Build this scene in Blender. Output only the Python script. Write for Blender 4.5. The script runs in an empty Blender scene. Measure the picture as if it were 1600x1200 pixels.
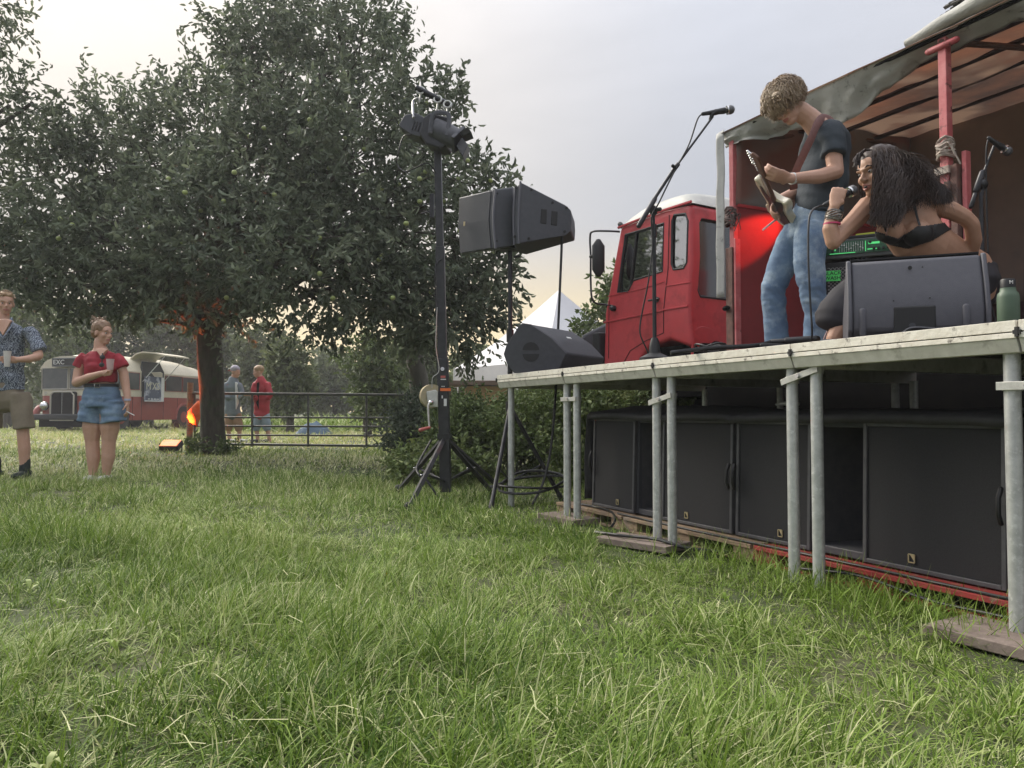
import bpy, bmesh, math, random
import numpy as np
from mathutils import Vector, Matrix, noise
rnd = random.Random(7)
rng = np.random.default_rng(7)
SC = bpy.context.scene
COL = SC.collection

# ------------------------------------------------------------------ camera
CAM = Vector((0, 0, 0.72))
PITCH = math.radians(2.05)
cam_data = bpy.data.cameras.new("camera")
cam_data.sensor_width = 36; cam_data.lens = 27.0
cam_data.clip_start = 0.05; cam_data.clip_end = 3000
cam = bpy.data.objects.new("camera", cam_data)
cam.location = CAM
cam.rotation_euler = (math.radians(90) + PITCH, 0, 0)
COL.objects.link(cam); SC.camera = cam

# ------------------------------------------------------------------ sky, sun, exposure
SUN_EL, SUN_AZ = math.radians(38), math.radians(-48)     # azimuth from +Y, clockwise
sun_dir = Vector((math.sin(SUN_AZ) * math.cos(SUN_EL), math.cos(SUN_AZ) * math.cos(SUN_EL), math.sin(SUN_EL)))
world = bpy.data.worlds.new("World"); SC.world = world
world.use_nodes = True
nt = world.node_tree; nt.nodes.clear()
def N(t, kind, **kw):
    n = t.nodes.new(kind)
    for k, v in kw.items():
        if k.startswith("i_"):
            n.inputs[k[2:].replace("_", " ")].default_value = v
        else: setattr(n, k, v)
    return n
L = nt.links.new
out = N(nt, "ShaderNodeOutputWorld"); bg = N(nt, "ShaderNodeBackground"); L(bg.outputs[0], out.inputs[0])
bg.inputs[1].default_value = 0.1
sky = N(nt, "ShaderNodeTexSky", sky_type="NISHITA", sun_disc=False, sun_elevation=SUN_EL, sun_rotation=SUN_AZ)
tc = N(nt, "ShaderNodeTexCoord")
sep = N(nt, "ShaderNodeSeparateXYZ"); L(tc.outputs["Generated"], sep.inputs[0])
# overcast layer: cream to the left, lavender grey to the right, brighter overhead, broken and yellow at the horizon by the sun
dot = N(nt, "ShaderNodeVectorMath", operation="DOT_PRODUCT"); L(tc.outputs["Generated"], dot.inputs[0])
dot.inputs[1].default_value = (math.sin(math.radians(-38)), math.cos(math.radians(-38)), 0.1)
r1 = N(nt, "ShaderNodeMapRange", interpolation_type="SMOOTHSTEP"); L(dot.outputs["Value"], r1.inputs[0])
r1.inputs[1].default_value = 0.55; r1.inputs[2].default_value = 1.0
mp = N(nt, "ShaderNodeMapping"); L(tc.outputs["Generated"], mp.inputs[0]); mp.inputs["Scale"].default_value = (1, 1, 3.4)
mp.inputs["Rotation"].default_value = (0.1, 0.25, 0.4)
nz = N(nt, "ShaderNodeTexNoise", i_Scale=2.3, i_Detail=7.0, i_Roughness=0.55, i_Distortion=0.4); L(mp.outputs[0], nz.inputs["Vector"])
c1 = N(nt, "ShaderNodeMix", data_type="RGBA"); L(r1.outputs[0], c1.inputs[0])
c1.inputs[6].default_value = (2.65, 2.7, 2.92, 1); c1.inputs[7].default_value = (4.2, 3.8, 3.3, 1)
# cloud relief
mr = N(nt, "ShaderNodeMapRange"); L(nz.outputs["Fac"], mr.inputs[0])
mr.inputs[1].default_value = 0.3; mr.inputs[2].default_value = 0.7; mr.inputs[3].default_value = 0.9; mr.inputs[4].default_value = 1.09
v1 = N(nt, "ShaderNodeVectorMath", operation="SCALE"); L(c1.outputs[2], v1.inputs[0]); L(mr.outputs[0], v1.inputs["Scale"])
# luminance rises towards the zenith as an overcast sky does
zz = N(nt, "ShaderNodeMath", operation="POWER", use_clamp=True); L(sep.outputs["Z"], zz.inputs[0]); zz.inputs[1].default_value = 2.0
el = N(nt, "ShaderNodeMapRange"); L(zz.outputs[0], el.inputs[0])
el.inputs[1].default_value = 0.0; el.inputs[2].default_value = 1.0; el.inputs[3].default_value = 0.88; el.inputs[4].default_value = 4.0
v2 = N(nt, "ShaderNodeVectorMath", operation="SCALE"); L(v1.outputs[0], v2.inputs[0]); L(el.outputs[0], v2.inputs["Scale"])
# yellow break in the cloud low down near the sun
dot2 = N(nt, "ShaderNodeVectorMath", operation="DOT_PRODUCT"); L(tc.outputs["Generated"], dot2.inputs[0])
dot2.inputs[1].default_value = (math.sin(math.radians(-5)), math.cos(math.radians(-5)), 0.03)
r2 = N(nt, "ShaderNodeMapRange", interpolation_type="SMOOTHSTEP"); L(dot2.outputs["Value"], r2.inputs[0])
r2.inputs[1].default_value = 0.84; r2.inputs[2].default_value = 0.99
r3 = N(nt, "ShaderNodeMapRange", interpolation_type="SMOOTHSTEP"); L(sep.outputs["Z"], r3.inputs[0])
r3.inputs[1].default_value = 0.25; r3.inputs[2].default_value = 0.07
mm = N(nt, "ShaderNodeMath", operation="MULTIPLY"); L(r2.outputs[0], mm.inputs[0]); L(r3.outputs[0], mm.inputs[1])
c2 = N(nt, "ShaderNodeMix", data_type="RGBA"); L(mm.outputs[0], c2.inputs[0]); L(v2.outputs[0], c2.inputs[6])
c2.inputs[7].default_value = (5.9, 4.5, 2.2, 1)
# a little of the real sky through it
c3 = N(nt, "ShaderNodeMix", data_type="RGBA"); c3.inputs[0].default_value = 0.9
L(sky.outputs[0], c3.inputs[6]); L(c2.outputs[2], c3.inputs[7])
L(c3.outputs[2], bg.inputs[0])

sd = bpy.data.lights.new("sun", "SUN"); sd.energy = 2.6; sd.angle = math.radians(38); sd.color = (1.0, 0.93, 0.82)
sun = bpy.data.objects.new("sun", sd); COL.objects.link(sun)
sun.rotation_euler = (-sun_dir).to_track_quat("-Z", "Y").to_euler()
SC.view_settings.view_transform = "Standard"; SC.view_settings.look = "None"
SC.view_settings.gamma = 1.0; SC.view_settings.use_curve_mapping = False
SC.view_settings.exposure = 0.9
SC.cycles.use_denoising = True
SC.cycles.max_bounces = 7; SC.cycles.transparent_max_bounces = 16
SC.cycles.volume_bounces = 0

# ------------------------------------------------------------------ picture measuring helpers (a pixel of the 1600x1200 photo to a world point)
_F = Vector((0, math.cos(PITCH), math.sin(PITCH))); _U = Vector((0, -math.sin(PITCH), math.cos(PITCH)))
def ray(px, py): return Vector(((px - 800) / 1200.0, 0, 0)) + _U * ((600 - py) / 1200.0) + _F
def at(px, py, Y):
    d = ray(px, py); return CAM + d * (Y / d.y)
def at_plane(px, py, p0, n):
    d = ray(px, py); t = (p0 - CAM).dot(n) / d.dot(n); return CAM + d * t
def at_z(px, py, z):
    d = ray(px, py); return CAM + d * ((z - CAM.z) / d.z)
def V(*a): return Vector(a)
def pix(p):
    q = Vector(p) - CAM; f = q.dot(_F); return 800 + 1200 * q.x / f, 600 - 1200 * q.dot(_U) / f

# ------------------------------------------------------------------ geometry collector
class G:
    def __init__(s): s.v = []; s.f = []
    def add(s, vs, fs):
        b = len(s.v); s.v.extend([tuple(v) for v in vs]); s.f.extend([tuple(b + i for i in f) for f in fs]); return s
    def box(s, c, size, R=None):
        c = Vector(c); hx, hy, hz = size[0] / 2, size[1] / 2, size[2] / 2
        vs = []
        for x in (-hx, hx):
            for y in (-hy, hy):
                for z in (-hz, hz):
                    p = Vector((x, y, z)); vs.append(c + (R @ p if R else p))
        return s.add(vs, [(0, 1, 3, 2), (4, 6, 7, 5), (0, 4, 5, 1), (2, 3, 7, 6), (0, 2, 6, 4), (1, 5, 7, 3)])
    def prism(s, pts, ext):
        ext = Vector(ext); pts = [Vector(p) for p in pts]; n = len(pts)
        vs = pts + [p + ext for p in pts]
        nn = Vector((0, 0, 0))
        for i in range(n): nn += pts[i].cross(pts[(i + 1) % n])
        fs = [tuple(range(n - 1, -1, -1)), tuple(range(n, 2 * n))]
        for i in range(n): j = (i + 1) % n; fs.append((i, j, n + j, n + i))
        if nn.dot(ext) < 0: fs = [tuple(reversed(f)) for f in fs]
        return s.add(vs, fs)
    def loft(s, pts, ra, rb=None, side=None, seg=12, caps=True, sq=2.0):
        pts = [Vector(p) for p in pts]; n = len(pts)
        if not hasattr(ra, "__len__"): ra = [ra] * n
        if rb is None: rb = ra
        if not hasattr(rb, "__len__"): rb = [rb] * n
        T = []
        for i in range(n):
            t = (pts[min(i + 1, n - 1)] - pts[max(i - 1, 0)]); T.append(t.normalized() if t.length > 1e-9 else Vector((0, 0, 1)))
        if side is None:
            side = Vector((0, 0, 1)).cross(T[0]);
            if side.length < 0.2: side = Vector((1, 0, 0))
        rings = []
        sd_ = Vector(side) if not isinstance(side, list) else None
        def ring(c, t, a, b, sv):
            sv = sv - t * sv.dot(t); sv.normalize(); w = t.cross(sv)
            r = []
            for k in range(seg):
                th = 2 * math.pi * k / seg; cs, sn = math.cos(th), math.sin(th)
                if sq != 2.0:
                    cs = math.copysign(abs(cs) ** (2 / sq), cs); sn = math.copysign(abs(sn) ** (2 / sq), sn)
                r.append(c + sv * (a * cs) + w * (b * sn))
            return r, sv
        for i in range(n):
            sv = Vector(side[i]) if isinstance(side, list) else sd_
            r, sv2 = ring(pts[i], T[i], ra[i], rb[i], sv)
            if i == 0 and caps == "round":
                m = min(ra[0], rb[0])
                for k in (0.35, 0.75): rings.append(ring(pts[0] - T[0] * m * math.sqrt(1 - k * k), T[0], ra[0] * k, rb[0] * k, sv)[0])
            rings.append(r)
            if i == n - 1 and caps == "round":
                m = min(ra[-1], rb[-1])
                for k in (0.75, 0.35): rings.append(ring(pts[-1] + T[-1] * m * math.sqrt(1 - k * k), T[-1], ra[-1] * k, rb[-1] * k, sv)[0])
            if not isinstance(side, list): sd_ = sv2
        vs = [p for r in rings for p in r]; fs = []
        for i in range(len(rings) - 1):
            for k in range(seg):
                k2 = (k + 1) % seg
                fs.append((i * seg + k, i * seg + k2, (i + 1) * seg + k2, (i + 1) * seg + k))
        if caps:
            fs.append(tuple(range(seg - 1, -1, -1))); b = (len(rings) - 1) * seg; fs.append(tuple(range(b, b + seg)))
        return s.add(vs, fs)
    def cap(s, pts, r, rb=None, **k):
        k.setdefault("seg", 10); return s.loft(pts, r, rb, caps="round", **k)
    def ell(s, c, r, R=None, seg=16, rings=10):
        c = Vector(c); 
        if not hasattr(r, "__len__"): r = (r, r, r)
        vs = []; fs = []
        for i in range(1, rings):
            ph = math.pi * i / rings
            for k in range(seg):
                th = 2 * math.pi * k / seg
                p = Vector((r[0] * math.sin(ph) * math.cos(th), r[1] * math.sin(ph) * math.sin(th), r[2] * math.cos(ph)))
                vs.append(c + (R @ p if R else p))
        t = Vector((0, 0, r[2])); 
        vs.append(c + (R @ t if R else t)); vs.append(c - (R @ t if R else t)); a = len(vs) - 2; b = a + 1
        for i in range(rings - 2):
            for k in range(seg):
                k2 = (k + 1) % seg; fs.append((i * seg + k, (i + 1) * seg + k, (i + 1) * seg + k2, i * seg + k2))
        for k in range(seg):
            k2 = (k + 1) % seg; fs.append((a, k, k2)); o = (rings - 2) * seg; fs.append((b, o + k2, o + k))
        return s.add(vs, fs)
    def disc(s, c, n, r, seg=24, t=0.004):
        n = Vector(n).normalized(); return s.loft([Vector(c), Vector(c) + n * t], r, seg=seg)
    def spin(s, prof, c=(0, 0, 0), seg=20):   # prof = [(r, z)...] lathe round z
        c = Vector(c); m = len(prof); vs = []; fs = []
        for r, z in prof:
            for k in range(seg):
                th = 2 * math.pi * k / seg; vs.append(c + Vector((r * math.cos(th), r * math.sin(th), z)))
        for i in range(m - 1):
            for k in range(seg):
                k2 = (k + 1) % seg; fs.append((i * seg + k, i * seg + k2, (i + 1) * seg + k2, (i + 1) * seg + k))
        fs.append(tuple(range(seg - 1, -1, -1))); b = (m - 1) * seg; fs.append(tuple(range(b, b + seg)))
        return s.add(vs, fs)

def smooth_path(pts, k=6):
    pts = [Vector(p) for p in pts]; o = []
    for i in range(len(pts) - 1):
        p0 = pts[max(i - 1, 0)]; p1 = pts[i]; p2 = pts[i + 1]; p3 = pts[min(i + 2, len(pts) - 1)]
        for j in range(k):
            t = j / k
            o.append(0.5 * ((2 * p1) + (p2 - p0) * t + (2 * p0 - 5 * p1 + 4 * p2 - p3) * t * t + (3 * p1 - p0 - 3 * p2 + p3) * t ** 3))
    o.append(pts[-1]); return o

def wpos(o):
    p = Vector((0, 0, 0))
    while o is not None: p += o.location; o = o.parent
    return p
def finish(name, me, m, parent=None, smooth=False, bevel=0, angle=None, rel=True):
    if parent is not None and rel:
        off = wpos(parent)
        if off.length > 1e-7: me.transform(Matrix.Translation(-off))
    if m is not None and not me.materials: me.materials.append(m)
    if smooth: me.shade_smooth()
    if angle and smooth:
        me.set_sharp_from_angle(angle=math.radians(angle))
    o = bpy.data.objects.new(name, me); COL.objects.link(o)
    if parent is not None: o.parent = parent
    if bevel:
        b = o.modifiers.new("bevel", "BEVEL"); b.width = bevel; b.segments = 2; b.limit_method = "ANGLE"; b.angle_limit = math.radians(40)
    return o
def mesh_of(g, name="m"):
    me = bpy.data.meshes.new(name); me.from_pydata(g.v, [], g.f); me.update(); return me
def obj(name, g, m, parent=None, smooth=False, bevel=0, angle=40, rel=True):
    return finish(name, mesh_of(g, name), m, parent, smooth, bevel, angle, rel)
def fuse(g, voxel, it=4, disp=None, factor=0.5, dec=0):
    me = mesh_of(g); o = bpy.data.objects.new("tmp", me); COL.objects.link(o)
    r = o.modifiers.new("r", "REMESH"); r.mode = "VOXEL"; r.voxel_size = voxel
    if it:
        s = o.modifiers.new("s", "SMOOTH"); s.iterations = it; s.factor = factor
    if dec:
        d = o.modifiers.new("d", "DECIMATE"); d.ratio = dec
    dg = bpy.context.evaluated_depsgraph_get()
    me2 = bpy.data.meshes.new_from_object(o.evaluated_get(dg)); bpy.data.objects.remove(o)
    if disp:
        nn = [v.normal.copy() for v in me2.vertices]
        for v, n in zip(me2.vertices, nn): v.co = v.co + disp(v.co, n)
    me2.update(); return me2
def thing(name, label, cat, loc=(0, 0, 0), rz=0, group=None):
    o = bpy.data.objects.new(name, None); COL.objects.link(o); o.location = loc; o.rotation_euler = (0, 0, rz)
    o.empty_display_size = 0.1
    o["label"] = label; o["category"] = cat
    if group: o["group"] = group
    return o
def tag(o, label, cat, group=None):
    o["label"] = label; o["category"] = cat
    if group: o["group"] = group
    return o
def kind(o, k): o["kind"] = k; return o
def dup(root, loc=None, rz=None, label=None):
    c = root.copy(); COL.objects.link(c)
    if loc is not None: c.location = loc
    if rz is not None: c.rotation_euler = (0, 0, rz)
    if label: c["label"] = label
    for ch in list(root.children):
        d = ch.copy(); COL.objects.link(d); d.parent = c
        for e in list(ch.children):
            f = e.copy(); COL.objects.link(f); f.parent = d
    return c

# ------------------------------------------------------------------ materials
MATS = {}
def mat(name, col, rough=0.6, metal=0.0, col2=None, scale=8.0, detail=4.0, amt=(0.35, 0.65), bump=0.0, bscale=None, stretch=(1, 1, 1), spec=0.5,
        col3=None, scale3=2.0, amt3=(0.5, 0.7), emit=None, strength=0.0, coat=0.0, rvar=0.0):
    if name in MATS: return MATS[name]
    m = bpy.data.materials.new(name); m.use_nodes = True; t = m.node_tree; t.nodes.clear(); l = t.links.new
    o = N(t, "ShaderNodeOutputMaterial"); b = N(t, "ShaderNodeBsdfPrincipled"); l(b.outputs[0], o.inputs[0])
    b.inputs["Base Color"].default_value = (*col, 1); b.inputs["Roughness"].default_value = rough; b.inputs["Metallic"].default_value = metal
    b.inputs["Specular IOR Level"].default_value = spec; b.inputs["Coat Weight"].default_value = coat
    tcn = N(t, "ShaderNodeTexCoord"); mpn = N(t, "ShaderNodeMapping"); l(tcn.outputs["Object"], mpn.inputs[0]); mpn.inputs["Scale"].default_value = stretch
    cur = None
    if col2 is not None:
        n = N(t, "ShaderNodeTexNoise", i_Scale=scale, i_Detail=detail, i_Roughness=0.6); l(mpn.outputs[0], n.inputs["Vector"])
        r = N(t, "ShaderNodeMapRange"); l(n.outputs["Fac"], r.inputs[0]); r.inputs[1].default_value = amt[0]; r.inputs[2].default_value = amt[1]
        x = N(t, "ShaderNodeMix", data_type="RGBA"); l(r.outputs[0], x.inputs[0]); x.inputs[6].default_value = (*col, 1); x.inputs[7].default_value = (*col2, 1)
        cur = x.outputs[2]
        if rvar:
            rr = N(t, "ShaderNodeMapRange"); l(n.outputs["Fac"], rr.inputs[0]); rr.inputs[3].default_value = rough - rvar; rr.inputs[4].default_value = rough + rvar
            l(rr.outputs[0], b.inputs["Roughness"])
    if col3 is not None:
        n = N(t, "ShaderNodeTexNoise", i_Scale=scale3, i_Detail=6.0, i_Roughness=0.65); l(tcn.outputs["Object"], n.inputs["Vector"])
        r = N(t, "ShaderNodeMapRange"); l(n.outputs["Fac"], r.inputs[0]); r.inputs[1].default_value = amt3[0]; r.inputs[2].default_value = amt3[1]
        x = N(t, "ShaderNodeMix", data_type="RGBA"); l(r.outputs[0], x.inputs[0]); x.inputs[7].default_value = (*col3, 1)
        if cur: l(cur, x.inputs[6])
        else: x.inputs[6].default_value = (*col, 1)
        cur = x.outputs[2]
    if cur: l(cur, b.inputs["Base Color"])
    if bump:
        n = N(t, "ShaderNodeTexNoise", i_Scale=bscale or scale * 4, i_Detail=5.0, i_Roughness=0.6); l(mpn.outputs[0], n.inputs["Vector"])
        bp = N(t, "ShaderNodeBump", i_Strength=bump, i_Distance=0.01); l(n.outputs["Fac"], bp.inputs["Height"]); l(bp.outputs[0], b.inputs["Normal"])
    if emit: b.inputs["Emission Color"].default_value = (*emit, 1); b.inputs["Emission Strength"].default_value = strength
    MATS[name] = m; return m
def leaf_mat(name, c1, c2, c3, trans=0.3, rough=0.45, under=1.5, spec=0.35):
    m = bpy.data.materials.new(name); m.use_nodes = True; t = m.node_tree; t.nodes.clear(); l = t.links.new
    o = N(t, "ShaderNodeOutputMaterial"); b = N(t, "ShaderNodeBsdfPrincipled"); b.inputs["Roughness"].default_value = rough
    b.inputs["Specular IOR Level"].default_value = spec
    at_ = N(t, "ShaderNodeAttribute", attribute_name="tint")
    cr = N(t, "ShaderNodeValToRGB"); l(at_.outputs["Fac"], cr.inputs[0])
    cr.color_ramp.elements[0].color = (*c1, 1); cr.color_ramp.elements[1].color = (*c3, 1)
    e = cr.color_ramp.elements.new(0.5); e.color = (*c2, 1)
    geo = N(t, "ShaderNodeNewGeometry"); mx = N(t, "ShaderNodeMix", data_type="RGBA"); l(geo.outputs["Backfacing"], mx.inputs[0])
    l(cr.outputs[0], mx.inputs[6]); sc = N(t, "ShaderNodeVectorMath", operation="SCALE"); l(cr.outputs[0], sc.inputs[0]); sc.inputs["Scale"].default_value = under
    l(sc.outputs[0], mx.inputs[7]); l(mx.outputs[2], b.inputs["Base Color"])
    tr = N(t, "ShaderNodeBsdfTranslucent"); l(mx.outputs[2], tr.inputs[0]); ms = N(t, "ShaderNodeMixShader"); ms.inputs[0].default_value = trans
    l(b.outputs[0], ms.inputs[1]); l(tr.outputs[0], ms.inputs[2]); l(ms.outputs[0], o.inputs[0])
    return m
def glass_mat(name, tint=(0.75, 0.8, 0.8), gl=0.15, rough=0.03):
    m = bpy.data.materials.new(name); m.use_nodes = True; t = m.node_tree; t.nodes.clear(); l = t.links.new
    o = N(t, "ShaderNodeOutputMaterial"); tr = N(t, "ShaderNodeBsdfTransparent"); tr.inputs[0].default_value = (*tint, 1)
    g_ = N(t, "ShaderNodeBsdfGlossy"); g_.inputs["Roughness"].default_value = rough
    fr = N(t, "ShaderNodeFresnel", i_IOR=1.5); ad = N(t, "ShaderNodeMath", operation="ADD"); l(fr.outputs[0], ad.inputs[0]); ad.inputs[1].default_value = gl
    ad.use_clamp = True
    ms = N(t, "ShaderNodeMixShader"); l(ad.outputs[0], ms.inputs[0]); l(tr.outputs[0], ms.inputs[1]); l(g_.outputs[0], ms.inputs[2]); l(ms.outputs[0], o.inputs[0])
    return m
def text_obj(name, s, size, m, parent, origin, xdir, ydir, ext=0.0008):
    cu = bpy.data.curves.new("t", "FONT"); cu.body = s; cu.size = size; cu.extrude = ext; cu.align_x = "CENTER"; cu.align_y = "CENTER"; cu.resolution_u = 3
    o = bpy.data.objects.new("t", cu); COL.objects.link(o); dg = bpy.context.evaluated_depsgraph_get(); dg.update()
    me = bpy.data.meshes.new_from_object(o.evaluated_get(dg)); bpy.data.objects.remove(o)
    x = Vector(xdir).normalized(); y = Vector(ydir).normalized(); z = x.cross(y)
    M = Matrix(((x.x, y.x, z.x, origin[0]), (x.y, y.y, z.y, origin[1]), (x.z, y.z, z.z, origin[2]), (0, 0, 0, 1)))
    me.transform(M); me.materials.clear()
    return finish(name, me, m, parent)
def frame_of(x, y):
    x = Vector(x).normalized(); z = x.cross(Vector(y)).normalized(); y = z.cross(x)
    return Matrix(((x.x, y.x, z.x), (x.y, y.y, z.y), (x.z, y.z, z.z)))
# ------------------------------------------------------------------ common materials
M_yoke = mat("yoke_grey", (0.3, 0.3, 0.31), 0.4, 0.5)
M_alu = mat("aluminium", (0.62, 0.61, 0.57), 0.5, 0.2, col2=(0.48, 0.47, 0.43), scale=14, bump=0.12, bscale=60, col3=(0.24, 0.23, 0.2), scale3=9, amt3=(0.56, 0.72))
M_galv = mat("galvanised", (0.56, 0.57, 0.56), 0.42, 0.4, col2=(0.42, 0.43, 0.42), scale=22, bump=0.06, bscale=80, col3=(0.66, 0.67, 0.66), scale3=40, amt3=(0.55, 0.7))
M_edge = mat("worn_profile", (0.8, 0.77, 0.68), 0.6, 0.1, col2=(0.66, 0.62, 0.53), scale=18, bump=0.25, bscale=50, col3=(0.16, 0.14, 0.12), scale3=22, amt3=(0.57, 0.68), stretch=(1, 1, 1))
M_ply = mat("deck_plywood", (0.07, 0.055, 0.045), 0.7, col2=(0.11, 0.09, 0.07), scale=6)
M_black = mat("black_paint", (0.018, 0.019, 0.022), 0.42, col2=(0.03, 0.03, 0.034), scale=20, bump=0.03, bscale=90)
M_blackm = mat("black_metal", (0.02, 0.02, 0.023), 0.35, 0.3, col2=(0.035, 0.035, 0.038), scale=30)
M_cab = mat("speaker_paint", (0.045, 0.047, 0.055), 0.6, col2=(0.055, 0.057, 0.066), scale=30, bump=0.25, bscale=420)
M_grille = mat("speaker_foam", (0.014, 0.014, 0.016), 0.85, col2=(0.02, 0.02, 0.022), scale=160, bump=0.3, bscale=500)
M_cover = mat("black_nylon", (0.02, 0.02, 0.022), 0.7, col2=(0.03, 0.03, 0.033), scale=12, bump=0.4, bscale=25)
M_rubber = mat("cable_rubber", (0.015, 0.015, 0.016), 0.5)
M_wood = mat("pallet_wood", (0.34, 0.24, 0.15), 0.8, col2=(0.22, 0.15, 0.1), scale=7, stretch=(1, 1, 6), bump=0.4, bscale=30, col3=(0.2, 0.17, 0.14), scale3=5)
M_woodr = mat("red_pallet_wood", (0.33, 0.035, 0.03), 0.75, col2=(0.22, 0.03, 0.025), scale=9, bump=0.4, bscale=30, col3=(0.22, 0.13, 0.09), scale3=14, amt3=(0.56, 0.66))
M_board = mat("grey_board", (0.25, 0.2, 0.17), 0.85, col2=(0.17, 0.13, 0.11), scale=14, bump=0.4, bscale=40)
M_gold = mat("logo_gold", (0.5, 0.42, 0.25), 0.4, 0.4)
M_white = mat("white_plastic", (0.7, 0.7, 0.68), 0.5)
M_bark = mat("bark", (0.055, 0.045, 0.036), 0.9, col2=(0.1, 0.088, 0.07), scale=14, stretch=(1, 1, 0.3), bump=1.0, bscale=22, col3=(0.06, 0.08, 0.04), scale3=4)
M_chrome = mat("chrome", (0.6, 0.6, 0.6), 0.2, 1.0)
M_skin = mat("skin", (0.5, 0.29, 0.2), 0.5, col2=(0.55, 0.33, 0.245), scale=12, spec=0.4)
M_skin2 = mat("tanned_skin", (0.42, 0.235, 0.155), 0.5, col2=(0.48, 0.28, 0.19), scale=12, spec=0.4)
M_eye = mat("eye_white", (0.55, 0.5, 0.46), 0.3); M_iris = mat("eye_dark", (0.03, 0.022, 0.018), 0.3)
M_lip = mat("lips", (0.38, 0.14, 0.11), 0.45)
M_glass = glass_mat("window_glass")
M_glassd = glass_mat("dark_window_glass", (0.3, 0.32, 0.33), 0.1)

# ------------------------------------------------------------------ ground and grass
def gh(x, y):
    a = 0.022 * math.sin(x * 1.1 + 0.6 * math.sin(y * 0.7)) * math.cos(y * 0.9 + x * 0.3) + 0.01 * math.sin(3.1 * x + 1.7 * y)
    return a * min(1.0, 6.0 / max(y, 1.0))
def gh_np(x, y):
    a = 0.022 * np.sin(x * 1.1 + 0.6 * np.sin(y * 0.7)) * np.cos(y * 0.9 + x * 0.3) + 0.01 * np.sin(3.1 * x + 1.7 * y)
    return a * np.minimum(1.0, 6.0 / np.maximum(y, 1.0))
M_ground = mat("meadow_soil", (0.035, 0.05, 0.014), 0.95, col2=(0.07, 0.08, 0.03), scale=1.6, col3=(0.1, 0.085, 0.05), scale3=0.5, amt3=(0.5, 0.7), bump=0.6, bscale=30)
g = G(); xs = [-400, -60, -20] + [-12 + 0.5 * i for i in range(49)] + [20, 60, 400]; ys = [-60, -8, 0] + [0.5 * i for i in range(1, 60)] + [40, 60, 100, 200, 900]
for y in ys:
    for x in xs: g.v.append((x, y, gh(x, y) if (abs(x) <= 12 and 0 < y < 30) else 0.0))
nx = len(xs)
for j in range(len(ys) - 1):
    for i in range(nx - 1): g.f.append((j * nx + i, j * nx + i + 1, (j + 1) * nx + i + 1, (j + 1) * nx + i))
kind(obj("ground", g, M_ground, smooth=True), "structure")

def np_mesh(name, co, faces_flat, nper, m, tint=None, smooth=False):
    me = bpy.data.meshes.new(name); nv = len(co) ; nf = len(faces_flat) // nper
    me.vertices.add(nv); me.vertices.foreach_set("co", co.astype(np.float32).ravel())
    me.loops.add(nf * nper); me.loops.foreach_set("vertex_index", faces_flat.astype(np.int32))
    me.polygons.add(nf); me.polygons.foreach_set("loop_start", np.arange(0, nf * nper, nper, dtype=np.int32))
    try: me.polygons.foreach_set("loop_total", np.full(nf, nper, dtype=np.int32))
    except Exception: pass
    me.update(calc_edges=True); me.validate()
    if tint is not None:
        a = me.attributes.new("tint", "FLOAT", "POINT"); a.data.foreach_set("value", tint.astype(np.float32))
    me.materials.append(m)
    if smooth: me.shade_smooth()
    return me

def blades(base, height, width, az, bend, tint):
    """curved tapering ribbons, 7 points each: two quads and a tip"""
    n = len(base); ca, sa = np.cos(az), np.sin(az); co = np.zeros((n, 7, 3))
    px, py = -sa, ca
    seg = height / 3.0; ang = 0.08 + 0.3 * bend; x = np.zeros(n); z = np.zeros(n); ws = (1.0, 0.9, 0.62)
    tw = rng.uniform(-0.8, 0.8, n); wx = px * np.cos(tw) + ca * np.sin(tw); wy = py * np.cos(tw) + sa * np.sin(tw)
    for i in range(4):
        if i < 3:
            w = width * ws[i] / 2
            for k, s in ((0, -1), (1, 1)):
                co[:, i * 2 + k, 0] = base[:, 0] + ca * x + wx * w * s; co[:, i * 2 + k, 1] = base[:, 1] + sa * x + wy * w * s; co[:, i * 2 + k, 2] = base[:, 2] + z
        else:
            co[:, 6, 0] = base[:, 0] + ca * x; co[:, 6, 1] = base[:, 1] + sa * x; co[:, 6, 2] = base[:, 2] + z
        ang = ang + bend / 3.0
        x = x + seg * np.sin(ang); z = z + seg * np.cos(ang)
    co[:, :, 2] = np.maximum(co[:, :, 2], base[:, None, 2] + 0.004)
    b = np.arange(n)[:, None] * 7
    tri = np.array([0, 1, 3, 0, 3, 2, 2, 3, 5, 2, 5, 4, 4, 5, 6])[None, :] + b
    return co.reshape(-1, 3), tri.ravel(), np.repeat(tint, 7)
M_grass = leaf_mat("grass_blade", (0.05, 0.1, 0.012), (0.19, 0.28, 0.045), (0.62, 0.6, 0.36), trans=0.3, rough=0.5, under=1.2, spec=0.2)
M_meadow = leaf_mat("meadow_blade", (0.2, 0.27, 0.05), (0.34, 0.41, 0.1), (0.6, 0.55, 0.3), trans=0.35, rough=0.5, under=1.2)  # yellow-green meadow; its sunlit brightness is put into the blade colour
def fnoise(x, y, s, o=0.0):
    return (np.sin(x * s + 1.3 * np.sin(y * s * 0.8 + o) + o) + np.sin(y * s * 1.3 + 1.7 * np.sin(x * s * 0.6 + 2 * o)) + np.sin((x + y) * s * 0.7 + 3 * o)) / 3
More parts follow.
